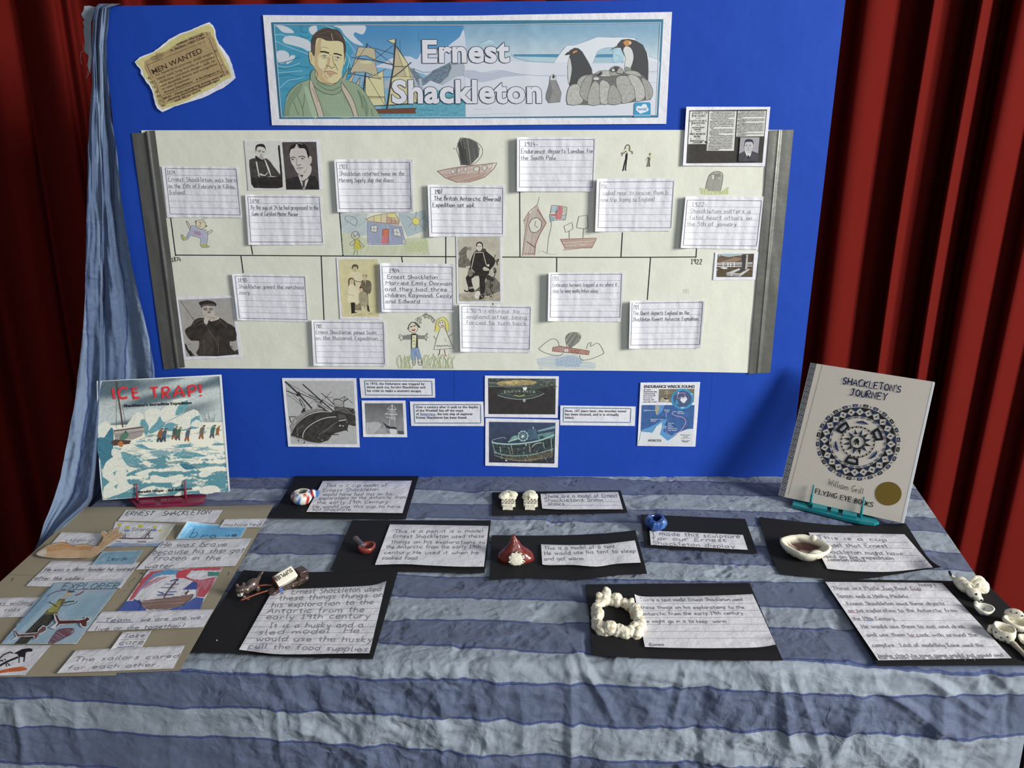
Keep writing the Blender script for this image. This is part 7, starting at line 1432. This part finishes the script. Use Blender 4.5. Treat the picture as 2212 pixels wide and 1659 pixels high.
S, I, z = note(W5, '110,180 1345,192 2082,988 672,1010', 'large note listing plate jug bowl cup beside the white clay animals', [('These are Plate Jug Bowl Cup', (205, 262), (1130, 266)), ('Spoon and a Husky Models', (258, 345), (995, 348)), ('Ernest Shackleton used these objects', (355, 425), (1380, 425)), ('on his exploration to the Antarctic from', (370, 500), (1515, 498)), ('the 19th Century.', (415, 585), (865, 585)), ('He would use them to eat and drink', (510, 668), (1600, 668)), ('and use them to cook with around the', (560, 755), (1730, 757)), ('campfire . Last of modelling Kane used the', (620, 865), (1795, 866)), ('husky chart to some game would eat would and', (690, 975), (2000, 970)), ('the human kane used the rope pole', (690, 1000), (1800, 992)), ('hungry', (1118, 225), (1290, 222))],
     h=7.4, w=1.25, plane=cn(2), seed=29, name='note_sheet', cat='note', col='#8d8e93', rules=(((180, 268), (1415, 270)), ((240, 349), (1490, 352)), ((290, 427), (1560, 428)), ((340, 505), (1630, 507)), ((400, 590), (1700, 588)), ((450, 671), (1760, 670)), ((510, 760), (1850, 762)), ((590, 870), (1950, 868))), lift=lambda a, b: .001+.0010*nz(a*3, b*3, 1, 1)+.003*smooth(.93, 1, a)*smooth(.8, 1, b), build=False)
for a, b, c in (((700, 268), (800, 268), '#b0545c'), ((1020, 268), (1130, 270), '#b0545c'), ((360, 505), (465, 507), '#b0545c'), ((550, 590), (625, 590), '#4a78b0'), ((1020, 762), (1110, 762), '#b0545c'), ((470, 350), (650, 350), '#b08088')): I.line([z(a), z(b)], 1.1, c)
I.build('handwriting', M_PENCIL)
for (x, y) in ((316/4.608+400, 985/4.608+1170),): 
    p = tab(x, y, CLOTH+.0032); o = box_mesh('paper_crumb', (-.0008, -.0008, 0), (.0008, .0008, .0012), M_PAPER, bev=.0003); o.location = p; tag(o, 'tiny white crumb on the black card in front of the clay husky', 'crumb')

# ------------------------------------------------------------------ clay models
CARD = CLOTH+.0022
class Clay:
    """blobs and tubes in a local frame whose unit is one picture pixel at that spot: x right, y away, z up"""
    def __init__(s, px, py, sc=1.0, z0=CARD):
        s.o = tab(px, py, z0); s.k = mpp(s.o)*sc; a = (s.o-CAM); s.yd = Vector((a.x, a.y, 0)).normalized(); s.xd = s.yd.cross(ZUP)
    def w(s, x, y, z): return s.o+(s.xd*x+s.yd*y+ZUP*z)*s.k
def blobs(prims):
    bm = bmesh.new()
    for p in prims:
        if p[0] == 'e':
            c, r = Vector(p[1]), p[2]; rot = Matrix.Rotation(math.radians(p[3][2]), 3, 'Z') @ Matrix.Rotation(math.radians(p[3][1]), 3, 'Y') @ Matrix.Rotation(math.radians(p[3][0]), 3, 'X') if len(p) > 3 else Matrix.Identity(3)
            g = bmesh.ops.create_icosphere(bm, subdivisions=3, radius=1)
            for v in g['verts']: v.co = c + rot @ Vector((v.co.x*r[0], v.co.y*r[1], v.co.z*r[2]))
        elif p[0] == 't':
            pts, rad = p[1], p[2]
            for i in range(len(pts)-1):
                a, b = Vector(pts[i]), Vector(pts[i+1]); n = max(2, int((b-a).length/(min(rad)*.5)))
                for j in range(n+1):
                    t = j/n; q = a.lerp(b, t); r = lerp(rad[i], rad[i+1], t); g = bmesh.ops.create_icosphere(bm, subdivisions=2, radius=r)
                    for v in g['verts']: v.co += q
        elif p[0] == 'b':
            c, r, rz = Vector(p[1]), p[2], math.radians(p[3]); tilt = math.radians(p[4]) if len(p) > 4 else 0
            R_ = Matrix.Rotation(rz, 3, 'Z') @ Matrix.Rotation(tilt, 3, 'Y')
            g = bmesh.ops.create_cube(bm, size=2)
            for v in g['verts']: v.co = c + R_ @ Vector((v.co.x*r[0], v.co.y*r[1], v.co.z*r[2]))
    return bm
def clay(name, L, bm, colf, vox=.9, rough=.35, rf=.12, parent=None, mat=None, smooth_it=3, remesh=True):
    me = bpy.data.meshes.new(name); bm.to_mesh(me); bm.free()
    if remesh:
        o = bpy.data.objects.new(name, me); COL.objects.link(o)
        m = o.modifiers.new('r', 'REMESH'); m.mode = 'VOXEL'; m.voxel_size = vox
        m2 = o.modifiers.new('s', 'SMOOTH'); m2.iterations = smooth_it; m2.factor = .6
        dg = bpy.context.evaluated_depsgraph_get(); me2 = bpy.data.meshes.new_from_object(o.evaluated_get(dg)); bpy.data.objects.remove(o); bpy.data.meshes.remove(me); me = me2; me.name = name
    loc = [v.co.copy() for v in me.vertices]; nor = [v.normal.copy() for v in me.vertices]
    loc = [p+n*(rough*noise.noise(p*rf)+rough*.5*noise.noise(p*rf*2.7)) for p, n in zip(loc, nor)]
    a = me.color_attributes.new('Col', 'FLOAT_COLOR', 'POINT'); fl = []
    for p in loc:
        c = colf(p); c = lin(c) if isinstance(c, str) else c; fl += [*c, 1]
    a.data.foreach_set('color', fl)
    me.vertices.foreach_set('co', [x for p in loc for x in L.w(*p)]); me.update()
    o = link(name, me, mat or M_PAINT, parent, sm=True)
    return o
def bowl(prof, n=48, wob=0.0, fr=3, ph=0.0, tilt=0):
    """closed lathe of an open pot: prof = (r, z) from outside bottom over the lip to inside bottom"""
    bm = bmesh.new(); rings = []
    for r, z in prof:
        ring = []
        for i in range(n):
            t = i*2*math.pi/n; k = 1+wob*math.sin(fr*t+ph+z*.03)+wob*.6*math.sin((fr+2)*t+ph*2)
            v = Vector((r*k*math.cos(t), r*k*math.sin(t), z+(wob*14*math.sin(2*t+ph) if z > prof[0][1]+3 else 0)))
            ring.append(bm.verts.new(Matrix.Rotation(math.radians(tilt), 3, 'X') @ v))
        rings.append(ring)
    for a, b in zip(rings, rings[1:]):
        for i in range(n): bm.faces.new((a[i], a[(i+1) % n], b[(i+1) % n], b[i]))
    bm.faces.new(list(reversed(rings[0]))); bm.faces.new(rings[-1])
    return bm
IV, IVD = '#e2dcc6', '#c9c0a4'
# striped cup
L = Clay(653, 1086)
def cs(p):
    t = math.atan2(p.y, p.x); r = math.hypot(p.x, p.y); w = t+.16*math.sin(p.z*.55)
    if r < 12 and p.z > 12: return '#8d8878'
    k = (w/(2*math.pi)*7+.35) % 1; i = int((w/(2*math.pi)*7+.35)//1)
    if k < .44 and p.z < 27: return '#b02f30' if i % 2 else '#4674b4'
    return '#e3dfd2'
cup = empty('clay_cup', L.o); tag(cup, 'white clay cup with wavy red and blue stripes', 'clay model')
sub(clay('cup_body', L, bowl([(13, 0), (20, 5), (23, 12), (22, 19), (17, 26), (13, 28), (10, 26), (12, 20), (14, 10), (8, 4)], wob=.045, fr=3), cs, remesh=False), cup)
def ch(p): return '#b02f30' if abs(p.x-26+p.z*.2) < 3 else ('#3f6cae' if p.x > 29 else '#e3dfd2')
sub(clay('cup_handle', L, blobs([('b', (27, 0, 19), (9, 5, 7), 20, 25), ('e', (20, 0, 16), (6, 4, 6))]), ch, vox=1.1), cup)
# snow shoes
for i, (x, y, lab) in enumerate(((1097, 1101, 'left cream clay snow shoe with rows of holes, next to the narrow note'), (1145, 1101, 'right cream clay snow shoe, nearest the narrow note'))):
    L = Clay(x, y)
    holes = [(-11+7*c+(3 if r % 2 else 0), 17+8*r) for r in range(3) for c in range(4)]
    def cc(p, holes=holes):
        for hx, hy in holes:
            if (p.x-hx)**2+(p.y-hy)**2*.6 < 4 and p.z > 4: return '#6d675a'
        return IV
    prims = [('b', (0, 6, 3), (11, 8, 3.2), 0), ('b', (1, 26, 4), (15, 16, 3.6), 0), ('e', (1, 50, 5), (19, 17, 6)), ('e', (-9, 46, 12), (13, 10, 6), (0, -15, 15)), ('e', (12, 50, 13), (11, 9, 6), (0, 15, -10)), ('e', (0, 62, 9), (13, 8, 7))]
    if i: prims = [('b', (0, 6, 3), (11, 8, 3.2), 0), ('b', (1, 26, 4), (15, 16, 3.6), 0), ('e', (0, 50, 6), (18, 18, 7)), ('e', (0, 48, 12), (17, 11, 6)), ('e', (0, 60, 10), (14, 9, 7)), ('e', (-2, 42, 13), (5, 9, 4), (0, 0, 20))]
    o = clay('clay_snow_shoe', L, blobs(prims), cc, vox=1.0, mat=M_CLAY, rough=.8); tag(o, lab, 'clay model', 'pair of clay snow shoes')
# pan
L = Clay(793, 1192, 1.12)
pan = empty('clay_pan', L.o); tag(pan, 'tiny red clay pan with a grey handle on black card', 'clay model')
sub(clay('pan_bowl', L, bowl([(8, 0), (13, 3), (16, 9), (16, 14), (13, 15), (12, 11), (9, 6), (4, 4)], wob=.06, fr=2), lambda p: '#6f2a22' if math.hypot(p.x, p.y) < 11 and p.z > 4.2 and p.z < 12 else '#84392d', remesh=False), pan)
sub(clay('pan_handle', L, blobs([('t', [(-9, 8, 12), (-15, 18, 14), (-20, 26, 16)], [5.5, 6, 6.5])]), lambda p: '#4a4c5c' if p.x > -13 else '#57504a', vox=1.0), pan)
# tent
L = Clay(1116, 1218)
tent = empty('clay_tent', L.o); tag(tent, 'glossy red clay tent with a white stitched door', 'clay model')
def tentbm():
    bm = bmesh.new(); rings = []; N_ = 56
    for j in range(15):
        v = j/14; ring = []
        for i in range(N_):
            t = i*2*math.pi/N_; rx = (36*(1-v)**1.25*(1+.25*math.sin(min(1, v*2)*3.14))+3.2)*(1+.05*math.cos(3*t+1.5)); ry = (24*(1-v)**1.1+3)*(1+.04*math.sin(2*t))
            ring.append(bm.verts.new((rx*math.cos(t)-1-6*v, 20+ry*math.sin(t)+v*3, (4*math.sin(min(1, v*8)*1.57)+v*52 if v else 0)+1.2*math.sin(5*t)*(1-v))))
        rings.append(ring)
    for a, b in zip(rings, rings[1:]):
        for i in range(N_): bm.faces.new((a[i], a[(i+1) % N_], b[(i+1) % N_], b[i]))
    bm.faces.new(list(reversed(rings[0]))); bm.faces.new(rings[-1]); return bm
sub(clay('tent_body', L, tentbm(), lambda p: '#74291f' if noise.noise(p*.15) > -.2 else '#5f241e', remesh=False, rough=1.3), tent)
sub(clay('tent_door', L, blobs([('e', (0, -4, 15), (17.5, 5.5, 15), (-33, 0, 0)), ('e', (0, -7.5, 6), (16, 4.5, 5), (-25, 0, 0))]), lambda p: IV, vox=1.0, mat=M_CLAY, rough=.8), tent)
for i in range(15):
    t = -.5+i*.30; q = (16.5*math.cos(t), -6.5+9*math.sin(t), 14.5+14*math.sin(t))
    if q[2] < 4: continue
    sub(clay('stitch', L, blobs([('e', (q[0], q[1]-2.6, q[2]), (2.0, 1.5, 1.7))]), (lambda p: IV) if i % 2 else (lambda p: '#4c2a26'), remesh=False, rough=.1), tent)
# blue pot
L = Clay(1416, 1141)
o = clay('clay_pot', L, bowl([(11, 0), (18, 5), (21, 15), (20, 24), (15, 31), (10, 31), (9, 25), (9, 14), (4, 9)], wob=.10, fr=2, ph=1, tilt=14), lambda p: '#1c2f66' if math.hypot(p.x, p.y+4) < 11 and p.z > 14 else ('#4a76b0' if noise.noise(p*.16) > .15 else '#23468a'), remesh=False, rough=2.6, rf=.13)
tag(o, 'lumpy shiny blue clay pot on black card', 'clay model')
# open cream cup
L = Clay(1737, 1198)
cup = empty('clay_cup', L.o); tag(cup, 'wide open cream clay cup with brown inside', 'clay model')
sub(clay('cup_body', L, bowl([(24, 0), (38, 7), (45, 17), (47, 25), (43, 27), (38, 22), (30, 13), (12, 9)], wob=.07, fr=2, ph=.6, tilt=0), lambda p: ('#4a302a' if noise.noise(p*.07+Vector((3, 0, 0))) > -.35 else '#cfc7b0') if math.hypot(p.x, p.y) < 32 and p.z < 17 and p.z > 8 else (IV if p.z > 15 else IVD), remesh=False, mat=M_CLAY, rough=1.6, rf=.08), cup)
sub(clay('cup_handle', L, blobs([('e', (14, 26, 30), (7, 5, 8), (0, 20, 0)), ('e', (24, -24, 18), (16, 9, 10), (0, 0, 25))]), lambda p: IV, vox=1.2, mat=M_CLAY), cup)
# husky, sledge, supplies
L = Clay(540, 1290)
def fur(p): return '#54463f' if noise.noise(p*.12) > -.1 else '#463a34'
hk = empty('clay_husky', L.o); tag(hk, 'brown clay husky with a white muzzle harnessed to the sledge', 'clay model')
sub(clay('body', L, blobs([('e', (6, 14, 20), (19, 11, 12), (0, -22, 28)), ('e', (-6, 6, 16), (10, 9, 10)), ('e', (-12, -6, 6), (4.5, 4.5, 7)), ('e', (-4, -8, 4), (4.5, 4.5, 6)), ('e', (18, 14, 8), (5, 5, 8)), ('e', (10, 24, 8), (5, 5, 8)), ('t', [(20, 22, 26), (27, 30, 32), (32, 34, 36)], [5, 3.6, 3]), ('e', (-8, 3, 20), (6, 6, 7))]), fur, vox=1.2, rough=.8), hk)
sub(clay('head', L, blobs([('e', (-17, 2, 21), (10.5, 9.5, 9)), ('e', (-19, -3, 15), (7, 8, 6)), ('e', (-23, 5, 31), (4, 3.4, 5.4), (0, -15, 0)), ('e', (-10, 5, 31), (4.2, 3.4, 5), (0, 15, 0))]), lambda p: '#ddd8c6' if p.z < 17.5 and p.y < 2 and p.x < -12 else ('#1c1816' if (abs(p.x+21) < 1.6 or abs(p.x+15) < 1.6) and 19 < p.z < 22 and p.y < -4 else fur(p)), vox=1.0, rough=.5), hk)
sub(clay('nose', L, blobs([('e', (-19, -10.5, 15.5), (2.2, 1.8, 1.8))]), lambda p: '#1c1816', remesh=False, rough=0), hk)
L2 = Clay(625, 1276)
sl = empty('clay_sledge', L2.o); tag(sl, 'dark brown glossy clay sledge behind the husky', 'clay model')
def sc_(p):
    u = p.x*.85+p.y*.5
    return '#3e62ae' if -19 < u < -13 and p.z > 1 else ('#4a3a34' if noise.noise(p*.15) > 0 else '#3b2c28')
sub(clay('sledge_base', L2, blobs([('b', (-2, 14, 5), (38, 11, 5.5), 26), ('e', (32, 30, 9), (12, 14, 10)), ('e', (-34, -3, 6), (11, 12, 7))]), sc_, vox=1.3, rough=1.6, rf=.2), sl)
sub(clay('sledge_back', L2, blobs([('b', (29, 36, 17), (10, 13, 10), 26), ('b', (3, 26, 11), (30, 4, 6), 26)]), lambda p: '#44302b', vox=1.3, rough=1.2), sl)
for a, b in (((-37, 2, 9), (-97, -16, 7)), ((-34, 14, 12), (-66, 14, 16))): sub(clay('rein', L2, blobs([('t', [a, ((a[0]+b[0])/2, (a[1]+b[1])/2, (a[2]+b[2])/2+1.5), b], [2.2, 2, 2])]), lambda p: '#7c3a22', vox=.8, rough=.5, rf=.4), sl)
# supplies box
sb = empty('supplies_box', L2.w(-10, 15, 12)); tag(sb, 'cream clay box lettered SUPPLIES on the clay sledge', 'clay model')
RB_ = Matrix.Rotation(math.radians(28), 3, 'Z') @ Matrix.Rotation(math.radians(-9), 3, 'Y') @ Matrix.Rotation(math.radians(38), 3, 'X')
bc_ = Vector((-8, 15, 24))
def boxbm(r, c):
    bm = bmesh.new(); g = bmesh.ops.create_cube(bm, size=2)
    for v in g['verts']: v.co = Vector((v.co.x*r[0], v.co.y*r[1], v.co.z*r[2]))
    bmesh.ops.bevel(bm, geom=bm.edges[:], offset=3.2, segments=4, affect='EDGES', profile=.5)
    bmesh.ops.subdivide_edges(bm, edges=bm.edges[:], cuts=2, use_grid_fill=True)
    for v in bm.verts: v.co = c + RB_ @ v.co
    return bm
RBi = RB_.inverted()
def sbc(p):
    q = RBi @ (p-bc_); return '#4a2a28' if q.x < -22+1.0*math.sin(q.y*.7) or q.z < -8 else '#e6e1cc'
sub(clay('box_body', L2, boxbm((25, 14, 11), bc_), sbc, remesh=False, rough=.5), sb)
v, f = font_mesh('SUPPLIES', .02, 0, 1.1); x1 = max(p[0] for p in v); vs = []
for a, b in v:
    q = bc_ + RB_ @ Vector((20-41*a/x1, 8-9*b/.7, 11.45)); vs.append(L2.w(*q))
mk = material('marker_ink', '#1a1a1c', .5); sub(mesh('lettering', vs, f, mat=mk), sb)
# white ring
L = Clay(1331, 1345)
prims = []; random.seed(11)
path = [(-41, -16), (-43, 6), (-44, 30), (-40, 54), (-30, 66), (-10, 66), (12, 64), (28, 58), (38, 44), (42, 24), (48, 4), (50, -18), (46, -36), (30, -42), (12, -42), (-6, -40), (-22, -38), (-36, -34)]
for i, (x, y) in enumerate(path):
    nx, ny = path[(i+1) % len(path)]
    for j in range(2):
        t = j/2; r = random.uniform(10.5, 14.5); prims.append(('e', (lerp(x, nx, t)+random.uniform(-2, 2), lerp(y, ny, t)+random.uniform(-2, 2), random.uniform(6, 10)), (r*random.uniform(.8, 1.15), r*random.uniform(.8, 1.2), r*random.uniform(.8, 1.3)), (random.uniform(-30, 30), random.uniform(-30, 30), random.uniform(0, 90))))
prims += [('e', (-38, 64, 16), (9, 8, 15), (0, -25, 0)), ('e', (-24, 70, 22), (11, 8, 20), (0, -6, 0)), ('e', (-2, 68, 15), (15, 9, 15)), ('e', (30, 60, 14), (7, 6, 13), (0, 15, 0)), ('e', (-38, 8, 13), (12, 20, 11)), ('e', (-12, -40, 13), (17, 14, 16)), ('e', (38, -30, 13), (11, 12, 13)), ('e', (44, 6, 13), (8, 14, 14)), ('e', (14, -44, 8), (7, 8, 10)), ('e', (26, -46, 8), (6, 7, 10))]
o = clay('clay_ring', L, blobs(prims), lambda p: '#e5dec8' if noise.noise(p*.13) > -.35 else '#cbb898', vox=1.35, mat=M_CLAY, rough=1.5, rf=.14, smooth_it=2); tag(o, 'lumpy white clay ring of rocks on black card', 'clay model')
# white animals and dishes
z = Z((2000, 1220, 7.212))
L = Clay(*z((640, 500)), 1.2)
hk = empty('clay_husky', L.o); tag(hk, 'white clay husky with black eyes and nose near the right table edge', 'clay model')
sub(clay('body', L, blobs([('e', (-6, 14, 12), (18, 12, 12), (0, 0, -30)), ('e', (-14, 22, 14), (12, 10, 11)), ('t', [(-24, 30, 12), (-31, 36, 15), (-35, 41, 19)], [4, 3, 2.4])]), lambda p: '#1d1c1a' if p.x < -30 and p.z > 15 else IV, vox=1.1, mat=M_PAINT, rough=.6), hk)
def hd(p):
    for e in ((13, 0, 16), (17.5, -6.5, 9.5)):
        if (p-Vector(e)).length < 3.0: return '#141414'
    return IV
sub(clay('head', L, blobs([('e', (9, -3, 12), (13.5, 11, 9.5), (0, 10, -35)), ('e', (17, -10, 8), (8, 7, 6)), ('e', (13, 9, 22), (4, 3, 6.5), (0, 20, 0)), ('e', (-2, 1, 21), (5.5, 3, 5.5), (0, -25, 0))]), lambda p: IV, vox=.9, mat=M_PAINT, rough=.3), hk)
for e, r in (((13, -11.5, 16), 2.3), ((22.5, -15, 9.5), 2.0), ((9, -14, 9), 1.3)): sub(clay('eye' if e[0] < 20 else 'nose', L, blobs([('e', e, (r, r, r))]), lambda p: '#101010', remesh=False, rough=0), hk)
L = Clay(*z((820, 430)))
o = clay('clay_plate', L, blobs([('e', (-4, 10, 14), (17, 5, 19), (-22, 0, 22)), ('e', (3, 5, 12), (17, 4, 17), (-25, 0, 22))]), lambda p: IV, vox=1.0, rough=.6); tag(o, 'cream clay plate leaning behind the white clay husky', 'clay model')
L = Clay(*z((880, 775)))
jug = empty('clay_jug', L.o); tag(jug, 'small blue and white clay jug', 'clay model')
sub(clay('jug_body', L, bowl([(7, 0), (13, 5), (18, 13), (19.5, 18), (16.5, 19), (13, 13), (9, 8), (4, 6)], wob=.06, fr=1), lambda p: '#2d4c8e' if (4 < p.z < 12 and math.hypot(p.x, p.y) > 11 and math.sin(math.atan2(p.y, p.x)*4) > -.3) or (math.hypot(p.x, p.y) < 13 and p.z > 8 and math.sin(math.atan2(p.y, p.x)*5) > .5) else '#e2dfd2', remesh=False, rough=.5), jug)
sub(clay('jug_spout', L, blobs([('e', (-15, 4, 20), (4.5, 3.5, 6), (0, -25, 0))]), lambda p: '#e2dfd2', vox=.9, rough=.2), jug)
def dots(L, pts, par, r=1.7):
    for q in pts: sub(clay('painted_dot', L, blobs([('e', q, (r, r, r))]), lambda p: '#17181c', remesh=False, rough=0), par)
L = Clay(*z((1190, 1150)), 1.12)
cp = empty('clay_cup', L.o); tag(cp, 'white clay cup with black dots and an ear handle', 'clay model')
sub(clay('cup_body', L, bowl([(13, 0), (18, 5), (20, 14), (19, 25), (16, 26), (14, 20), (12, 10), (6, 5)], wob=.06, fr=2, ph=2), lambda p: IV, remesh=False, rough=.9), cp)
sub(clay('cup_handle', L, blobs([('t', [(-16, 2, 20), (-23, 0, 18), (-24, -2, 10), (-17, 0, 5)], [4, 3.6, 3.6, 4])]), lambda p: IV, vox=.9, rough=.3), cp)
dots(L, [(-12, -15.2, 18), (-2, -18.7, 12), (8, -17.5, 17), (-6, -17.2, 5), (6, -16.5, 6), (15, -11.5, 9)], cp)
L = Clay(*z((1400, 985)), 1.05)
bw_ = empty('clay_bowl', L.o); tag(bw_, 'white clay bowl with black dots, cut by the right edge of the picture', 'clay model')
sub(clay('bowl_body', L, bowl([(14, 0), (21, 5), (25, 14), (24, 20), (20, 19), (15, 11), (6, 7)], wob=.06, fr=2), lambda p: IV, remesh=False, rough=.8), bw_)
sub(clay('bowl_rim', L, blobs([('e', (-8, 14, 22), (18, 6, 12), (-30, -12, 0))]), lambda p: IV, vox=1.0, rough=.3), bw_)
dots(L, [(-14, 10, 28), (-4, 9.5, 29), (7, 10.5, 26), (-12, -20, 11), (3, -24.5, 12)], bw_)
L = Clay(*z((1330, 1260)))
o = clay('clay_spoon', L, blobs([('e', (-6, 8, 5), (14, 11, 4.5), (0, 0, -35)), ('t', [(4, -2, 6), (14, -14, 6), (26, -30, 6), (34, -40, 6)], [7, 5.5, 5, 5.5])]), lambda p: '#b9b09c', vox=1.0, mat=M_CLAY, rough=.4); tag(o, 'plain cream clay spoon in front of the dotted cup', 'clay model')
L = Clay(*z((1560, 1225)))
o = clay('clay_bowl', L, bowl([(10, 0), (15, 5), (17, 13), (14, 13), (10, 7), (4, 5)], wob=.05), lambda p: IV, remesh=False, rough=.5); tag(o, 'plain cream clay dish barely showing at the right edge of the picture', 'clay model')
